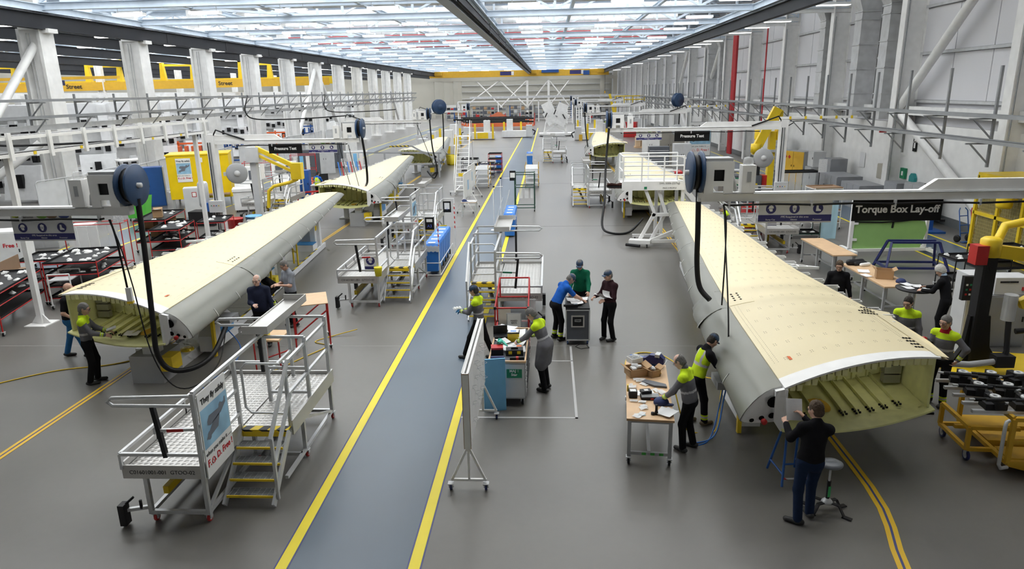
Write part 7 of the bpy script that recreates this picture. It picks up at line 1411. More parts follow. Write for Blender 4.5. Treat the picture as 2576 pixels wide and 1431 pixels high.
# ---- right wall cabinets and fittings
cabinet((15.7, 38.5, 0), -1.57, (2.4, 1.3, 1.35), MGREY, 'long low grey cabinet against the right wall behind the boom sign', 3); cabinet((15.8, 36.0, 0), -1.57, (2.2, 1.2, 1.2), MGREY, 'second low grey cabinet against the right wall, nearer', 3); cabinet((16.2, 40.6, 0), -1.57, (1.0, .9, 2.0), MGREY, 'tall grey cabinet at the end of the low wall cabinets', 2)
cabinet((16.3, 33.2, 0), -1.57, (1.2, .9, 1.6), MGREY, 'grey box cabinet beside the wall column, darker one', 1); cabinet((16.4, 31.6, 0), -1.57, (1.5, .7, 1.7), GREY, 'pale grey box cabinet beside the falling wall brace', 2)
yc2 = cabinet((16.0, 45.9, 0), -1.2, (1.9, .9, 2.0), GREY, 'grey cupboard with yellow hazard doors at the right wall', 2, YELLOWC); cabinet((15.9, 42.8, 0), -1.57, (1.0, .8, 1.3), GREY, 'small grey switch cabinet next to the yellow doors', 1); cabinet((15.95, 42.8, 1.32), -1.57, (.9, .7, .9), LGREY, 'light grey box stacked on the small switch cabinet', 1)
for k in range(2): MB().prism([(0, -.13), (.13, 0), (0, .13), (-.13, 0)], 0, .005, 'y').move((-.7 + .35 * k, -.48, 1.6)).build('hazard_diamond', RED, yc2)
vb = cabinet((17.0, 36.4, 1.35), -1.57, (.7, .45, .75), mat('beige_box', (.42, .40, .34), .5), 'beige valve box fixed to the right wall', 1)
o = E('first_aid_box', (17.2, 34.9, 1.55), 0, 'green first aid box on the right wall', 'first aid box'); plate(o, 'box_body', GREENS, (-.08, -.25, 0), (.04, .2, .5)); plate(o, 'box_cross', PAPER, (-.09, -.1, .15), (-.08, .05, .35))
o = E('defibrillator', (17.2, 33.9, 1.4), 0, 'teal wall bag beside the first aid box', 'wall bag'); MB().prism([(-.25, 0), (.25, 0), (.25, .35), (.1, .5), (-.1, .5), (-.25, .3)], -.1, .03, 'x').build('bag_body', mat('teal_bag', (.02, .28, .28), .5), o)
o = E('exit_sign', (17.21, 34.2, 2.9), 0, 'black and white pictogram sign on the right wall', 'sign'); plate(o, 'sign_board', SIGNB, (-.01, -.17, 0), (.01, .17, .75)); plate(o, 'sign_figure', PAPER, (-.014, -.06, .15), (-.01, .08, .6)); plate(o, 'sign_figure', PAPER, (-.014, -.1, .4), (-.01, .12, .46))
o = E('notice', (17.22, 39.6, 1.6), 0, 'white printed notice on the right wall', 'notice'); plate(o, 'notice_sheet', PRINT, (-.01, -.3, 0), (.01, .3, .8))
# yellow robot arm
ya = E('lifting_robot', (13.3, 43.0, 0), 0, 'yellow robot arm standing tall before the right wall', 'robot arm'); plate(ya, 'robot_column', YELLOW, (-.18, -.18, 0), (.18, .18, 3.4)); MB().bar((-.9, -.3, 2.6), (.1, -.3, 4.75), .3, .5).build('robot_arm', YELLOW, ya); MB().bar((.3, -.1, 3.2), (.35, -.1, 4.6), .22, .3).build('robot_arm', YELLOW, ya); plate(ya, 'robot_motor', YELLOW, (.2, -.3, 2.9), (.7, .3, 3.7)); MB().lathe([(0, 0), (.3, 0), (.3, .5), (0, .55)], (-1.0, -.3, 2.2), 'z', 14).build('robot_wrist', YELLOW, ya); MB().bar((-1.2, -.3, 2.2), (-.4, -.3, 2.0), .25, .2).build('robot_hand', YELLOW, ya); plate(ya, 'robot_flange', GALV, (-.4, -.4, 2.2), (.3, .1, 2.35)); MB().lathe([(0, 2.9), (.22, 2.9), (.25, 3.0), (.25, 3.6), (.1, 3.75), (0, 3.75)], (-.75, .2, 0), 'z', 12).build('air_tank', YELLOW, ya); MB().tube([(.7, 0, 4.2), (1.2, 0, 3.9), (.7, 0, 3.6)], .04, 6).build('robot_cable', BLACK, ya); plate(ya, 'robot_base', GREY, (-.5, -.5, 0), (.5, .5, .1))
# machine group near the pressure test boom
o = E('test_machine', (10.2, 37.5, 0), 0, 'dark test machine with green panel and coiled leads', 'machine'); plate(o, 'machine_body', CHAR, (-.9, -.4, .1), (.9, .5, 1.5)); plate(o, 'machine_side', mat('brown_grey', (.16, .14, .12), .6), (-1.1, -.5, 0), (-.8, .5, 1.9)); plate(o, 'green_plate', GREENS, (-.5, -.42, 1.0), (0, -.4, 1.4)); plate(o, 'yellow_plate', YELLOW, (.2, -.42, .8), (.7, -.4, 1.1)); plate(o, 'black_box', BLACKP, (.1, -.3, 1.5), (.8, .3, 2.1)); MB().tube([(.1, -.35, 1.9), (-.1, -.45, 1.4), (.1, -.5, .9), (.6, -.5, .7), (1.0, -.4, .8)], .03, 6).build('coiled_lead', BLACK, o); plate(o, 'red_panel', RED, (.95, -.3, .9), (1.2, .2, 1.5)); MB().tube([(-.7, -.2, 1.75), (.3, -.2, 1.75)], .09, 8).build('steel_roller', GALV, o)
br2 = rack((13.4, 38.6, 0), .05, (2.1, .8, 1.55), (.3, 1.5), 'long black rack hung with clear plastic bags by the right wall', BLACKP)
for k in range(5): MB().shell([[(-.9 + .36 * k + .08 * i, -.42 + .03 * ((i + j) % 2), 1.48 - .25 * j) for i in range(5)] for j in range(5)], (0, .02, 0)).build('hanging_bag', PLASTIC, br2)
plate(br2, 'rack_notice', PRINT, (.95, -.45, 1.5), (1.4, -.44, 2.2)); plate(br2, 'rack_notice', PRINT, (-1.3, -.45, 1.6), (-.9, -.44, 2.3))
cabinet((10.7, 35.2, 0), 0, (.6, .4, .8), LGREY, 'small white box unit at the foot of the pressure test boom', 1)
for i, (x, y) in enumerate(((14.0, 48.5), (15.1, 50.5))):
    o = E('parts_shelving', (x + 1.2, y, 0), -1.57, 'grey louvred shelving stack at the right wall, %s one' % ('nearer', 'farther')[i], 'shelving')
    for k in range(9): plate(o, 'louvre', LGREY, (-.8, -.25 + .01 * k, .3 + .26 * k), (.8, -.1, .46 + .26 * k)); 
    plate(o, 'shelving_frame', GREY, (-.85, -.1, 0), (.85, .1, 2.7))
o = E('poster_stand', (12.6, 60.0, 0), 1.57, 'white aeroplane safety poster on the right of the hall', 'poster'); poster(o, 0, -1, -.9, .9, .5, 3.2); plate(o, 'poster_back', GREY, (.012, -.95, 0), (.04, .95, 3.25))
cabinet((11.0, 60.5, 0), 0, (3.2, .2, 2.6), mat('taupe_panel', (.33, .31, .27), .6), 'taupe partition panel left of the safety poster', 4); cabinet((10.4, 56.0, 0), 0, (1.3, .8, 1.8), LGREY, 'light grey switchboard cabinet on the right row', 2); dc = cabinet((8.8, 57.2, 0), 0, (1.6, .8, 1.5), CHAR, 'dark drawer cabinet under the right pressure test sign', 0)
for k in range(4): plate(dc, 'drawer', LGREY, (-.75, -.42, .15 + .34 * k), (.75, -.4, .2 + .34 * k))
# platform behind the right wing
platform((8.55, 25.6, 0), -1, 'aluminium access platform behind the tip of the right wing', 'ppe')
# ================================================================ left side
def lot(spec):
    for (loc, rz, d, lv, lab, tm, sm, n, sd) in spec:
        k = rack(loc, rz, d, lv, lab, tm, sm)
        for i, z in enumerate(lv[-2:] if n else []): bags_on(k, z, d, n, 'white wrapped part on the ' + lab.split(',')[0].replace('rack of black trays ', 'rack ')[:60], sd + i)
lot([((-15.3, 17.9, 0), .28, (1.0, 2.9, 1.15), (.45, .8, 1.1), 'red tube rack of black trays nearest the left edge', RED, BLACKP, 16, 21),
     ((-14.6, 20.6, 0), .20, (1.5, 2.1, 1.3), (.2, .55, .9, 1.25), 'four tier red rack of black trays behind the left wing', RED, BLACKP, 16, 31),
     ((-16.6, 21.6, 0), .20, (1.2, 1.4, 1.05), (.4, 1.0), 'two tier red rack of black trays by the left walkway', RED, BLACKP, 9, 41),
     ((-16.2, 27.9, 0), .2, (1.2, 2.6, 1.3), (.4, .85, 1.25), 'red rack with cartons before the pressure test boom', RED, BLACKP, 4, 51),
     ((-14.9, 26.4, 0), .2, (1.1, 2.0, 1.15), (.35, .7, 1.1), 'red rack with white cloths beside the left wing', RED, BLACKP, 13, 61),
     ((-14.2, 28.6, 0), .2, (1.1, 1.6, 1.0), (.3, .95), 'low red rack next to the red drum', RED, BLACKP, 6, 71)])
for i, (x, y, z) in enumerate(((-16.3, 27.3, .87), (-16.0, 28.3, .87), (-16.2, 28.9, .42), (-16.4, 27.9, .42), (-16.1, 27.6, 1.27))): carton((x, y, z), i * .5, (.45, .35, .3), 'brown carton in the red rack, %s' % ('front of the middle shelf', 'back of the middle shelf', 'back of the low shelf', 'front of the low shelf', 'on the top shelf')[i], i % 2 == 0)
rb = rack((-16.3, 23.9, 0), .2, (1.9, .7, 1.75), (.2, 1.7), 'red frame hung with clear bags behind the left wing', RED, None)
for k in range(5): MB().shell([[(-.85 + .34 * k + .08 * i, -.36 + .03 * ((i + j) % 2), 1.66 - .22 * j) for i in range(5)] for j in range(5)], (0, .02, 0)).build('hanging_bag', PLASTIC, rb)
plate(rb, 'rack_notice', PRINT, (-1.0, -.4, 1.75), (-.65, -.39, 2.2)); plate(rb, 'rack_notice', PRINT, (.75, -.4, 1.75), (1.1, -.39, 2.2))
# drums and bins
for x, y, m_, n_ in ((-14.3, 30.6, RED, 'red'), (-13.7, 31.3, LBLUE, 'light blue')):
    o = E('drum', (x, y, 0), 0, '%s open drum behind the left wing' % n_, 'drum'); MB().lathe([(0, .02), (.3, 0), (.36, .62), (.38, .62), (.38, .66), (.3, .66), (.28, .1)], (0, 0, 0), 'z', 16).build('drum_body', m_, o); MB().lathe([(0, .64), (.34, .64)], (0, 0, 0), 'z', 16).build('drum_lid', m_, o)
o = E('yellow_bin', (-8.3, 59.7, 0), 0, 'yellow open bin far left of the walkway', 'bin'); MB().lathe([(0, 0), (.38, 0), (.45, .85), (.48, .85), (.42, .1)], (0, 0, 0), 'z', 4).build('bin_body', YPL, o)
# brown board on a white trestle, brown case
o = E('drill_board', (-16.4, 19.6, 0), .25, 'brown drilled board leaning on a white trestle at the left', 'board'); MB().bar((-.0, -.75, .95), (0, .75, .95), .5, .04).build('brown_board', BROWNP, o); MB().bar((.05, -.7, 1.15), (.05, .7, 1.15), .02, .5).build('brown_board', BROWNP, o); bars(o, 'trestle_leg', WHITE, .06, [((-.2, y, 0), (0, y, .95)) for y in (-.7, .7)] + [((.3, y, 0), (0, y, .95)) for y in (-.7, .7)])
put('wooden_case', 'brown wooden case at the left edge behind the racks', 'case', (-17.6, 19.0, 0), .2, [('case_body', BROWNP, (-.5, -.7, .75), (.5, .7, 1.0)), ('case_table', WHITE, (-.6, -.8, .7), (.6, .8, .75)), ('case_leg', WHITE, (-.55, -.75, 0), (-.45, -.65, .7)), ('case_leg', WHITE, (.45, .65, 0), (.55, .75, .7)), ('case_leg', WHITE, (-.55, .65, 0), (-.45, .75, .7)), ('case_leg', WHITE, (.45, -.75, 0), (.55, -.65, .7))])
o = E('white_trolley', (-14.5, 19.4, 0), .2, 'white framed trolley with blue bottles beside the red rack', 'trolley'); tubes(o, 'trolley_frame', WHITE, .022, [((x, y, .1), (x, y, 1.05)) for x in (-.3, .3) for y in (-.35, .35)] + [((-.3, y, 1.05), (.3, y, 1.05)) for y in (-.35, .35)]); plate(o, 'trolley_shelf', LGREY, (-.3, -.35, .85), (.3, .35, .88)); casters(o, [(x, y) for x in (-.3, .3) for y in (-.35, .35)], r=.05)
# cabinets along the walkway
cabinet((-21.9, 29.6, 0), .25, (1.6, 4.6, 1.15), GREY, 'long low grey cabinet run beyond the left walkway', 3); cw = cabinet((-19.6, 23.8, 0), .3, (1.2, .9, 1.5), WHITE, 'white cabinet with a safety poster at the left edge', 1, WHITE, legs=.14); text('lettering', 'Free !', .2, RTXT, cw, (.2, -.48, 1.0), (math.pi / 2, 0, 0), .001, bold=.005)
wm = cabinet((-18.6, 26.5, 0), .3, (.8, .7, 1.2), WHITE, 'white wheeled cabinet under the left banner', 1, WHITE, legs=.14)
bc_ = cabinet((-23.0, 38.9, 0), .45, (1.7, .9, 2.2), BLUE, 'blue double door cupboard before a white column', 2, BLUE); plate(bc_, 'side_panel', LGREY, (.86, -.4, 0), (.9, .45, 2.2))
yk = E('yellow_enclosure', (-19.9, 39.2, 0), .35, 'large yellow enclosure with a safety poster left of the boom', 'enclosure'); plate(yk, 'enclosure_body', mat('bright_yellow_panel', (.9, .62, .0), .4), (-1.6, -1.1, .5), (1.6, 1.1, 2.9)); plate(yk, 'enclosure_roof', mat('bright_yellow_panel', (.9, .62, .0), .4), (-1.65, -1.15, 2.9), (1.65, 1.15, 2.96)); bars(yk, 'enclosure_leg', GREY, .1, [((x, y, 0), (x, y, .5)) for x in (-1.5, 1.5) for y in (-1, 1)]); pp = E('poster_holder', (-.75, -1.12, 0), -math.pi / 2); pp.parent = yk; poster(pp, 0, 1, -.38, .38, 1.45, 2.75); plate(yk, 'enclosure_label', PAPER, (.1, -1.12, 2.5), (.25, -1.1, 2.75)); plate(yk, 'brown_shelf', BROWNP, (-.6, -1.7, .7), (1.5, -1.1, .76))
# yellow articulated arm by the boom post
ar = E('balancer_arm', (-13.9, 32.5, 0), 0, 'yellow balancer arm folding beside the left boom post', 'manipulator'); plate(ar, 'arm_post', LGREY, (-.15, -.15, 0), (.15, .15, 3.1)); plate(ar, 'arm_head', LGREY, (-.25, -.3, 3.0), (.35, .2, 3.7)); MB().bar((.2, -.1, 3.65), (2.0, -.2, 2.8), .16, .2).bar((.2, -.1, 3.35), (2.0, -.2, 2.5), .12, .12).build('parallel_arm', YELLOW, ar); plate(ar, 'elbow_block', YELLOW, (1.85, -.4, 2.2), (2.35, 0, 2.95)); MB().tube([(2.1, -.2, 2.2), (1.7, -.3, 2.05), (1.0, -.4, 1.9), (.75, -.45, 1.7), (.65, -.45, .9)], .08, 10).build('curved_arm', YELLOW, ar)
# test machines, silo, grey box
for i, (x, y) in enumerate(((-16.3, 37.0), (-15.2, 39.6))):
    o = E('test_console', (x, y, 0), .35, '%s white test console with twin dark screens' % ('nearer', 'farther')[i], 'console'); plate(o, 'console_base', WHITE, (-.75, -.7, .12), (.75, .7, 1.1)); plate(o, 'console_lid', WHITE, (-.8, -.75, 1.1), (.8, .3, 1.25)); plate(o, 'console_tower', WHITE, (-.7, .2, 1.1), (.7, .7, 2.3))
    for sx in (-.5, .08): plate(o, 'console_screen', CHAR, (sx, .18, 1.6), (sx + .42, .2, 2.1))
    casters(o, [(-.65, -.6), (.65, -.6), (-.65, .6), (.65, .6)], r=.055)
o = E('filter_vessel', (-16.6, 32.6, 0), 0, 'grey upright filter vessel beside the left boom', 'vessel'); MB().lathe([(0, .9), (.2, .9), (.24, 1.0), (.24, 2.0), (.18, 2.1), (0, 2.1)], (0, 0, 0), 'z', 14).build('vessel_body', GALV, o); MB().cyl((0, 0, 0), (0, 0, .9), .07, 10).build('vessel_stem', GALV, o); plate(o, 'vessel_tank', BLACKP, (-.7, -.4, 0), (.5, .4, .7)); plate(o, 'vessel_valve', BLUE, (.1, -.3, .7), (.4, .1, 1.1))
gb = cabinet((-18.4, 35.2, 0), .4, (1.0, .8, 1.5), LGREY, 'light grey box with a red pictogram by the yellow enclosure', 1); plate(gb, 'pictogram', RED, (-.1, -.425, 1.05), (.12, -.42, 1.3)); plate(gb, 'pictogram_inner', PAPER, (-.07, -.43, 1.08), (.09, -.425, 1.27))
o = E('green_crate', (-20.9, 34.2, 0), .2, 'bright green crate trolley behind the hose reel', 'crate'); MB().add([(-.4, -.4, .15), (.4, -.4, .15), (.4, .4, .15), (-.4, .4, .15), (-.55, -.5, 1.2), (.55, -.5, 1.2), (.55, .5, 1.2), (-.55, .5, 1.2)], [(0, 3, 2, 1), (0, 1, 5, 4), (1, 2, 6, 5), (2, 3, 7, 6), (3, 0, 4, 7)]).build('crate_body', mat('bright_green', (.12, .6, .08), .5), o); casters(o, [(-.35, -.35), (.35, -.35), (-.35, .35), (.35, .35)], r=.06)
for i, (x, y, c1) in enumerate(((-13.2, 37.9, RED), (-15.4, 44.3, ORANGE), (-14.8, 42.6, ORANGE))):
    o = E('fixture_trolley', (x, y, 0), .3, '%s trolley of red and yellow fixtures beyond the left wing' % ('nearest', 'middle', 'farthest')[i], 'trolley'); bars(o, 'trolley_beam', YELLOW, .12, [((-1.0, 0, .25), (1.0, 0, .25)), ((-.8, -.5, .2), (-.8, .5, .2)), ((.8, -.5, .2), (.8, .5, .2))]); casters(o, [(x_, y_) for x_ in (-.8, .8) for y_ in (-.5, .5)], r=.06)
    for k in range(7): MB().tube([(-.9 + .3 * k, -.3, .45 + .05 * (k % 3)), (-.75 + .28 * k, .3, .6 + .1 * (k % 2))], .07, 7).build('fixture_arm', (c1, BLACKP, YELLOW, c1, GREENS, BLACKP, c1)[k], o)
    bars(o, 'fixture_frame', c1, .08, [((-.7, 0, .8), (.7, 0, .85)), ((-.7, 0, .3), (-.7, 0, .8)), ((.7, 0, .3), (.7, 0, .85))])
for i, (x, y) in enumerate(((-17.6, 41.6), (-13.3, 48.0), (-16.5, 46.5))):
    o = rack((x, y, 0), .3, (1.6, 1.2, 2.2), (.3, 1.2, 2.15), 'tall %s tube frame rack beyond the second left wing' % ('red', 'grey', 'red and white')[i], (RED, GREY, RED)[i], None if i != 1 else LGREY)
    for k in range(3): MB().shell([[(-.6 + .4 * k + .08 * j, -.62, 2.1 - .3 * m_) for j in range(4)] for m_ in range(4)], (0, .02, 0)).build('hanging_sheet', (PLASTIC, LBLUE, PAPER)[k], o)
o = E('tube_bundle', (-12.9, 45.5, 0), .3, 'stand of blue and red striped tubes beyond the second left wing', 'stand')
for k in range(8): MB().tube([(-.7 + .2 * k, -.3, .2), (-.9 + .2 * k, .4, 1.7)], .04, 6).build('striped_tube', (BLUEBIN, RED, PAPER)[k % 3], o)
plate(o, 'stand_base', RED, (-.9, -.5, 0), (.9, .5, .2))
dk = bench((-13.1, 40.6, 0), .1, (1.8, .8, .9), 'cluttered grey desk before the man in the yellow vest', LGREY); 
o = E('monitor', (-13.4, 40.7, .9), .3, 'black monitor on the cluttered grey desk', 'monitor'); plate(o, 'screen', BLACKP, (-.35, -.02, .15), (.35, .03, .6)); plate(o, 'monitor_stand', BLACKP, (-.05, 0, 0), (.05, .08, .2)); cabinet((-14.6, 41.0, 0), .1, (.7, .6, 1.7), BLUE, 'dark blue cabinet beside the cluttered grey desk', 1)
for i in range(4): cabinet((-17.3 - .3 * i, 50 + 4.5 * i, 0), .3, (1.5, .8, 2.2), (CHAR, LGREY, BLACKP, LGREY)[i], 'tall %s cupboard along the left walkway' % ('charcoal', 'pale grey', 'black framed', 'whitish')[i], 2, (CHAR, LGREY, CHAR, WHITE)[i])
cabinet((-10.9, 62.5, 0), 0, (.9, .8, 1.4), BLUE, 'navy blue cabinet beyond the farthest left wing', 1)
# yellow stair at the left edge
ys = E('yellow_stair', (-27.2, 29.5, 0), .2, 'yellow tubular stair rail at the left edge', 'stair'); tubes(ys, 'stair_rail', YELLOW, .04, [((-1.5, 0, 3.4), (.9, 0, 1.9), (1.1, 0, .6)), ((-1.5, 0, 2.7), (1.0, 0, 1.2)), ((-1.5, 0, 2.0), (1.0, 0, .5))], 7); tubes(ys, 'stair_post', YELLOW, .04, [((-1.4, 0, 0), (-1.4, 0, 3.4)), ((-.2, 0, 0), (-.2, 0, 2.6))], 7)
# sheeted fence between the columns
fn = E('sheeted_fence', (XL + 1.0, 34.2, 0), 1.4, 'wire fence panel wrapped in translucent sheet between the left columns', 'fence', 'sheeted fence panels along the left columns')
tubes(fn, 'fence_frame', LGREY, .03, [((-1.75, 0, .1), (-1.75, 0, 2.1), (-1.65, 0, 2.2), (1.65, 0, 2.2), (1.75, 0, 2.1), (1.75, 0, .1)), ((0, 0, .1), (0, 0, 2.2)), ((-1.75, 0, .2), (1.75, 0, .2))], 6)
for a in (-1.72, .03): MB().shell([[(a + .42 * i, .02 * ((i + j) % 2), .2 + .65 * j) for i in range(5)] for j in range(4)], (0, .008, 0)).build('fence_sheet', NETTING, fn)
plate(fn, 'fence_foot', GREY, (-1.8, -.3, 0), (-1.6, .3, .12))
for k in range(1, 16): dup(fn, (XL + 1.0 - .3 * (k % 2), 34.2 + 3.75 * k, 0), 1.5 + .1 * (k % 3), '%s sheeted fence panel along the left columns, counted from the gallery' % ORD[k])
# assembly jigs in the left bay
JIGW = mat('white_jig_enamel', (.84, .85, .86), .45); q = random.Random(11)
jg = E('assembly_jig', (-33.5, 42, 0), 0, 'tall white assembly jig behind the left columns', 'assembly jig', 'white assembly jigs in the left bay')
for x in (-2.4, 2.4): MB().prism([(-.9, 0), (1.4, 0), (.5, 5.6), (-.5, 5.6)], x - .3, x + .3, 'x').build('jig_upright', JIGW, jg)
for z, y in ((.9, -.6), (2.6, -.25), (4.2, .05), (5.3, .1)): plate(jg, 'jig_beam', JIGW, (-2.9, y - .35, z - .4), (2.9, y + .35, z + .4))
plate(jg, 'jig_panel', WHITE, (-2.1, .1, 1.4), (2.1, .3, 5.0)); cl_ = None
for i in range(9):
    for j in range(3):
        lo = (-2.5 + .62 * i, -1.15 + .3 * j, 1.3 + 1.6 * j - .12 * (i % 3))
        if cl_ is None: cl_ = MB().b2((-.2, -.1, -.3), (.14, .12, .12)).b2((-.06, -.3, -.18), (.08, -.1, .03)).build('jig_clamp', BLACKP, jg); cl_.location = lo; wc = MB().b2((-.24, -.14, .1), (.2, .12, .3)).build('clamp_block', JIGW, cl_)
        else: again(wc, None, again(cl_, lo))
MB().prism([(-1.7, .2), (-.9, .2), (-.75, 2.2), (-1.2, 2.2)], .6, 2.9, 'x').build('jig_apron', JIGW, jg); plate(jg, 'jig_slot', BLACKP, (1.5, -1.62, .9), (1.9, -1.4, 1.7))
n = 0
for k in range(12):
    for x in (-33.5, -43.5):
        if k == 0 and x > -40: continue
        dup(jg, (x - .8 * (k % 2), 42 + 7.0 * k, 0), .25 * ((k % 3) - 1) + (1.2 if k % 4 == 3 else .5), 'tall white assembly jig in the %s row behind the left columns, %s along' % ('front' if x > -40 else 'back', ORD[k]))
sd = E('jig_gantry', (-37.5, 0, 0), 0, 'white cantilever gantry frame over the jigs in the left bay', 'gantry frame'); plate(sd, 'gantry_beam', WHITE, (-.2, 40, 6.1), (.2, 125, 6.5))
for k in range(11): plate(sd, 'gantry_post', WHITE, (-.25, 41 + 8 * k, 0), (.25, 41.5 + 8 * k, 6.1)); bars(sd, 'gantry_bracket', WHITE, .2, [((0, 41.2 + 8 * k, 6.2), (1.5, 41.2 + 8 * k, 6.25)), ((0, 41.2 + 8 * k, 5.2), (1.2, 41.2 + 8 * k, 6.1))])
for i, (x, y, m_) in enumerate(((-28.6, 56, ORANGE), (-27.6, 70.5, ORANGE), (-28.5, 84, BLUE), (-29, 62.5, BLUE))):
    o = E('parts_carrier', (x, y, 0), .3, '%s parts carrier among the jigs, %s' % (('orange', 'orange', 'blue', 'blue')[i], ('nearer the wing', 'farther along', 'farthest', 'between the columns')[i]), 'carrier'); bars(o, 'carrier_frame', m_, .14, [((-1.4, 0, z), (1.4, 0, z)) for z in (.4, 1.6, 2.4)] + [((x_, 0, 0), (x_, 0, 2.6)) for x_ in (-1.3, 0, 1.3)])
    for k in range(6): plate(o, 'carrier_arm', m_, (-1.3 + .5 * k, -.5, 1.7), (-1.15 + .5 * k, .5, 2.2))
for i in range(3): carton((-27.6 - i * .7, 47.5 + i * 1.1, 1.9), .4 * i, (.9, .7, .5), 'large brown carton on a pallet shelf behind the fence, %s' % ('nearest', 'middle', 'farthest')[i])
o = E('pallet_shelf', (-28.4, 48.6, 0), .8, 'white pallet shelf of cartons behind the fence', 'shelf'); plate(o, 'shelf_top', WHITE, (-2, -.8, 1.8), (2, .8, 1.9)); bars(o, 'shelf_leg', WHITE, .1, [((x, y, 0), (x, y, 1.8)) for x in (-1.9, 1.9) for y in (-.7, .7)])
# ================================================================ far end of the main bay
fx = E('wing_fixture', (-8.6, 92, 0), 0, 'white and yellow wheeled wing fixture at the end of the left row', 'fixture'); plate(fx, 'fixture_base', STANDW, (-1.6, -.8, .1), (1.6, .8, .9)); plate(fx, 'control_box', LGREY, (-2.4, -.7, .1), (-1.6, .7, 1.6)); plate(fx, 'fixture_tower', STANDW, (.2, -.5, .9), (1.0, .5, 2.4))
for x in (-1.0, 1.3): plate(fx, 'yellow_guard', YELLOW, (x, -.95, .1), (x + .25, -.8, 2.0)); 
plate(fx, 'yellow_skirt', YELLOW, (-.6, -.85, .15), (.8, -.8, .9)); plate(fx, 'amber_block', YELLOWC, (-1.9, -.9, 0), (-1.5, -.7, .7)); MB().tube([(-2.4, 0, 1.0), (-2.8, -.1, .8), (-2.6, -.2, .3)], .08, 6).build('fixture_hose', BLACK, fx)
for loc, s_, lb_ in (((-4.6, 95, 0), -1, 'white and yellow wing fixture beside the far walkway'), ((-10.5, 70, 0), 1, 'white and yellow wing fixture behind the farthest left wing'), ((-11.6, 82, 0), 1, 'white and yellow wing fixture by the left columns'), ((5.6, 88, 0), 1, 'white and yellow wing fixture at the end of the right row, nearer'), ((5.4, 97, 0), -1, 'white and yellow wing fixture at the end of the right row, farther')): dup(fx, loc, 0 if s_ > 0 else math.pi, lb_)
# orange barrier fence and dark racks
ob = E('barrier_fence', (-9.0, 127, 0), 0, 'orange barrier netting across the far left of the walkway', 'barrier'); MB().shell([[(-6.5 + .65 * i, .1 * (i % 2), 1.2 - 1.1 * j + (1.3 * max(0, 1 - abs(i - 10) / 4) if j == 0 else 0)) for i in range(21)] for j in range(3)][:2], (0, .05, 0)).build('barrier_net', mat('orange_netting', (.80, .22, .10), .6, alpha=.75), ob); bars(ob, 'barrier_post', RED, .12, [((-6.5 + 2.6 * k, 0, 0), (-6.5 + 2.6 * k, 0, 2.2)) for k in range(6)])
for i, y in enumerate((122, 118, 115)):
    o = E('beam_rack', (-9.5 + i * .8, y, 0), 0, 'long black and orange beam rack before the barrier, %s' % ('farthest', 'middle', 'nearest')[i], 'rack')
    for z in (.5, 1.1, 1.6): plate(o, 'rack_beam', (ORANGE, BLACKP, BLACKP)[int(z > .6) + int(z > 1.2)], (-5.5, -.2, z), (5.5, .2, z + .22))
    bars(o, 'rack_post', LGREY, .15, [((x, 0, 0), (x, 0, 1.8)) for x in (-5.3, -1.8, 1.8, 5.3)])
# white jig carousel on the right of the walkway
wj = E('panel_carousel', (.9, 97, 0), 0, 'white carousel of tilted panels on a wheeled stand right of the walkway', 'carousel'); plate(wj, 'carousel_base', WHITE, (-2.2, -1.2, .15), (2.2, 1.2, .4)); bars(wj, 'carousel_leg', WHITE, .2, [((x, y, .4), (x * .7, y * .6, 2.6)) for x in (-1.5, 1.5) for y in (-.8, .8)] + [((-1.5, -.8, .4), (1.2, -.6, 2.2)), ((1.5, -.8, .4), (-1.2, -.6, 2.2))])
for yo, (a, x, z) in enumerate(((.45, -.9, 3.6), (-.4, .8, 3.4), (.5, -.7, 2.5), (-.5, .9, 2.3))): MB().add([(x + u * math.cos(a) - v * math.sin(a), -1.0 + w_ - .17 * yo, z + u * math.sin(a) + v * math.cos(a)) for w_ in (0, .12) for u, v in ((-.7, -.9), (.7, -.9), (.7, .9), (-.7, .9))], [(0, 1, 2, 3), (7, 6, 5, 4), (0, 4, 5, 1), (1, 5, 6, 2), (2, 6, 7, 3), (3, 7, 4, 0)]).build('carousel_panel', WHITE, wj)
for a, x, z in ((.5, -.2, 3.2), (-.7, 1.3, 2.6), (.6, -1.4, 2.8)): MB().bar((x, -1.65, z - .3), (x + a * .5, -1.65, z + .3), .13, .13).build('carousel_clamp', BLACKP, wj)
casters(wj, [(-2, -1), (2, -1), (-2, 1), (2, 1)], r=.07)
for i, x in enumerate((3.9, 5.6, 7.2)):
    o = E('step_ladder', (x, 133, 0), 0, 'white arched step ladder in the far distance, %s of three' % ('first', 'second', 'third')[i], 'ladder'); tubes(o, 'ladder_rail', WHITE, .07, [((sx, -1.2, 0), (sx, .2, 2.9), (sx, .8, 3.3), (sx, 1.2, 2.6), (sx, 1.2, 0)) for sx in (-.5, .5)], 6)
    for k in range(7): plate(o, 'ladder_tread', WHITE, (-.5, -1.1 + .2 * k, .3 + .32 * k), (.5, -.85 + .2 * k, .4 + .32 * k))
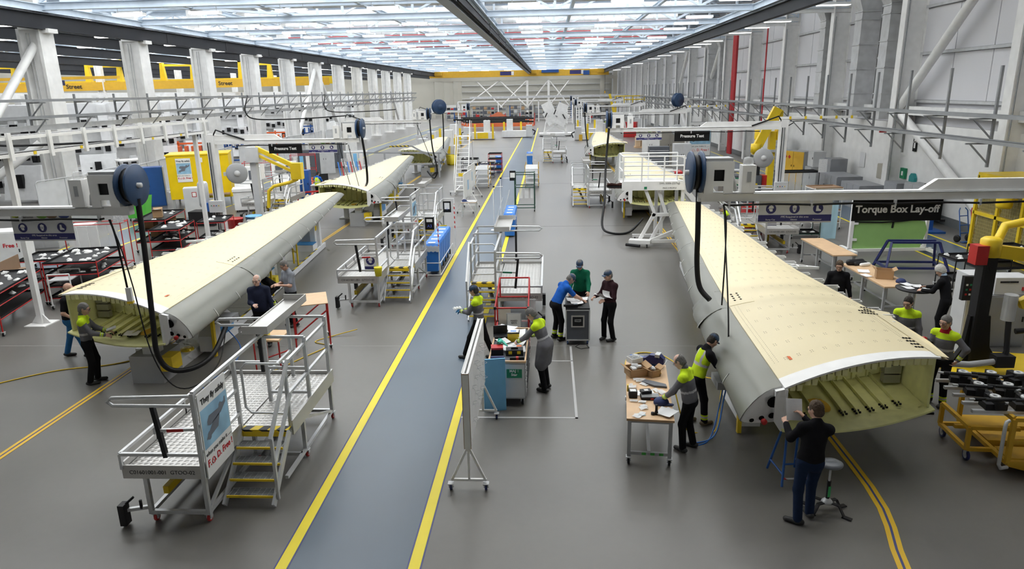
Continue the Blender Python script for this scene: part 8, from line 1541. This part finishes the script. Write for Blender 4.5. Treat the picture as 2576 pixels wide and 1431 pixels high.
# busy racks in front of the far wall
q = random.Random(5)
for i in range(13):
    x = -21 + 2.75 * i; y = 150 + q.uniform(-6, 12); o = E('storage_rack', (x, y, 0), 0, 'distant storage rack before the far wall, number %s from the left columns' % ('one', 'two', 'three', 'four', 'five', 'six', 'seven', 'eight', 'nine', 'ten', 'eleven', 'twelve', 'thirteen')[i], 'rack')
    h = q.choice((2.4, 3.0, 3.6)); bars(o, 'rack_post', (GREY, BLUE, LGREY, CHAR)[i % 4], .14, [((a, b, 0), (a, b, h)) for a in (-1.2, 1.2) for b in (-.5, .5)])
    for z in (.4, 1.3, 2.2): plate(o, 'rack_shelf', CHAR, (-1.2, -.5, z), (1.2, .5, z + .1))
    for k in range(9): a = -1.05 + .8 * (k % 3); plate(o, 'stored_box', (CARD, LGREY, CHAR, RED, GREY, CHAR, BLACKP, GREY, MGREY)[q.randrange(9)], (a, -.45, .5 + .9 * (k // 3)), (a + .6, .3, .5 + .9 * (k // 3) + q.uniform(.3, .65)))
o = E('end_gantry', (-6, 146, 0), 0, 'long grey service gantry over the distant racks', 'gantry frame'); plate(o, 'gantry_beam', GALV, (-10, -.2, 4.6), (22, .2, 5.0)); plate(o, 'gantry_beam', WHITE, (-12, -4, 4.0), (20, -3.8, 4.2)); bars(o, 'gantry_post', WHITE, .2, [((x, -3.9, 0), (x, -3.9, 4.1)) for x in (-12, -4, 4, 12, 20)])
mz = E('mezzanine', (14.0, 128, 0), 0, 'yellow railed mezzanine at the far right wall', 'mezzanine'); plate(mz, 'mezzanine_deck', GREY, (-2.5, -3, 3.4), (2.5, 3, 3.6)); tubes(mz, 'mezzanine_rail', YELLOW, .09, [((-2.5, -3, z), (2.5, -3, z)) for z in (4.2, 4.8)] + [((x, -3, 3.5), (x, -3, 4.8)) for x in (-2.5, -1, .5, 2.5)], 6); bars(mz, 'mezzanine_post', YELLOW, .25, [((x, -2.8, 0), (x, -2.8, 3.4)) for x in (-2.4, 2.4)]); MB().bar((-3.5, -3, 5.2), (-2.2, -3, .2), .3, .4).build('yellow_chute', YELLOW, mz)
for i, (x, y) in enumerate(((11.5, 70), (12.5, 80), (10.5, 92), (13, 102), (9.5, 66))):
    cabinet((x, y, 0), -.3, (1.6, 1.0, 1.9), (LGREY, MGREY, RED, LGREY, WHITE)[i], 'distant %s machine cabinet on the right row' % ('light grey', 'mid grey', 'red', 'pale', 'white')[i], 2)
o = E('carton_pallet', (10.5, 75, 0), 0, 'pallet of pale cartons on the right row', 'pallet'); plate(o, 'pallet_deck', WOOD, (-1.5, -.6, 0), (1.5, .6, .15))
for k in range(10): plate(o, 'stacked_carton', mat('pale_carton', (.62, .45, .28), .7), (-1.4 + .56 * (k % 5), -.5, .16 + .52 * (k // 5)), (-.9 + .56 * (k % 5), .5, .66 + .52 * (k // 5)))
# near left: small red table, tub and hoses behind the front platform
st_ = E('side_table', (-6.25, 14.45, 0), .0, 'red tube table with a plywood top behind the front platform', 'table'); plate(st_, 'table_top', WOOD, (-.3, -.35, .78), (.3, .35, .82)); tubes(st_, 'table_leg', RED, .018, [((x, y, 0), (x, y, .78)) for x in (-.28, .28) for y in (-.32, .32)] + [((-.28, -.32, .3), (.28, .32, .35))])
tb2 = E('waste_tub', (-6.35, 14.3, .82), .1, 'bright yellow plastic tub on the red table', 'tub'); MB().add([(-.1, -.09, 0), (.1, -.09, 0), (.1, .09, 0), (-.1, .09, 0), (-.13, -.12, .22), (.13, -.12, .22), (.13, .12, .22), (-.13, .12, .22)], [(0, 3, 2, 1), (0, 1, 5, 4), (1, 2, 6, 5), (2, 3, 7, 6), (3, 0, 4, 7)]).build('tub_body', mat('lemon_plastic', (.88, .80, .05), .4), tb2); plate(tb2, 'tub_lid', mat('lemon_plastic', (.88, .80, .05), .4), (-.135, -.125, .22), (.135, .125, .26)); plate(tb2, 'tub_cap', mat('lemon_plastic', (.88, .80, .05), .4), (-.09, -.08, .26), (.09, .08, .34))
rf = E('tube_table', (-5.9, 16.1, 0), .35, 'tall red tube table on castors behind the front platform', 'table'); tubes(rf, 'red_tube', RED, .02, [((x, y, .1), (x, y, 1.15)) for x in (-.4, .4) for y in (-.5, .5)] + [((-.4, y, .4), (.4, y, 1.0)) for y in (-.5, .5)] + [((x, -.5, 1.15), (x, .5, 1.15)) for x in (-.4, .4)]); plate(rf, 'frame_top', WOOD, (-.42, -.52, 1.15), (.42, .52, 1.17)); casters(rf, [(x, y) for x in (-.4, .4) for y in (-.5, .5)], r=.045)
hose('air_hose', [(-7.85, 15.6, .6), (-7.4, 15.3, .2), (-7.3, 14.4, .012), (-7.5, 13.6, .012), (-7.2, 13.2, .012), (-6.9, 13.25, .012)], .014, HOSEB, 'blue air hose looping on the floor under the left wing stand')
hose('air_hose', [(-6.9, 13.3, .012), (-6.4, 14.0, .012), (-5.8, 15.2, .012), (-5.5, 15.9, .012), (-5.9, 16.2, .012), (-5.6, 16.6, .012), (-5.0, 16.9, .1)], .013, HOSEY, 'yellow air hose trailing past the red table')
hose('air_hose', [(-13.2, 12.6, .012), (-12.2, 13.5, .012), (-11.3, 14.3, .012), (-10.2, 14.7, .012), (-9.2, 15.6, .012), (-8.6, 16.4, .012)], .015, HOSEY, 'yellow air hose running across the floor to the left wing')
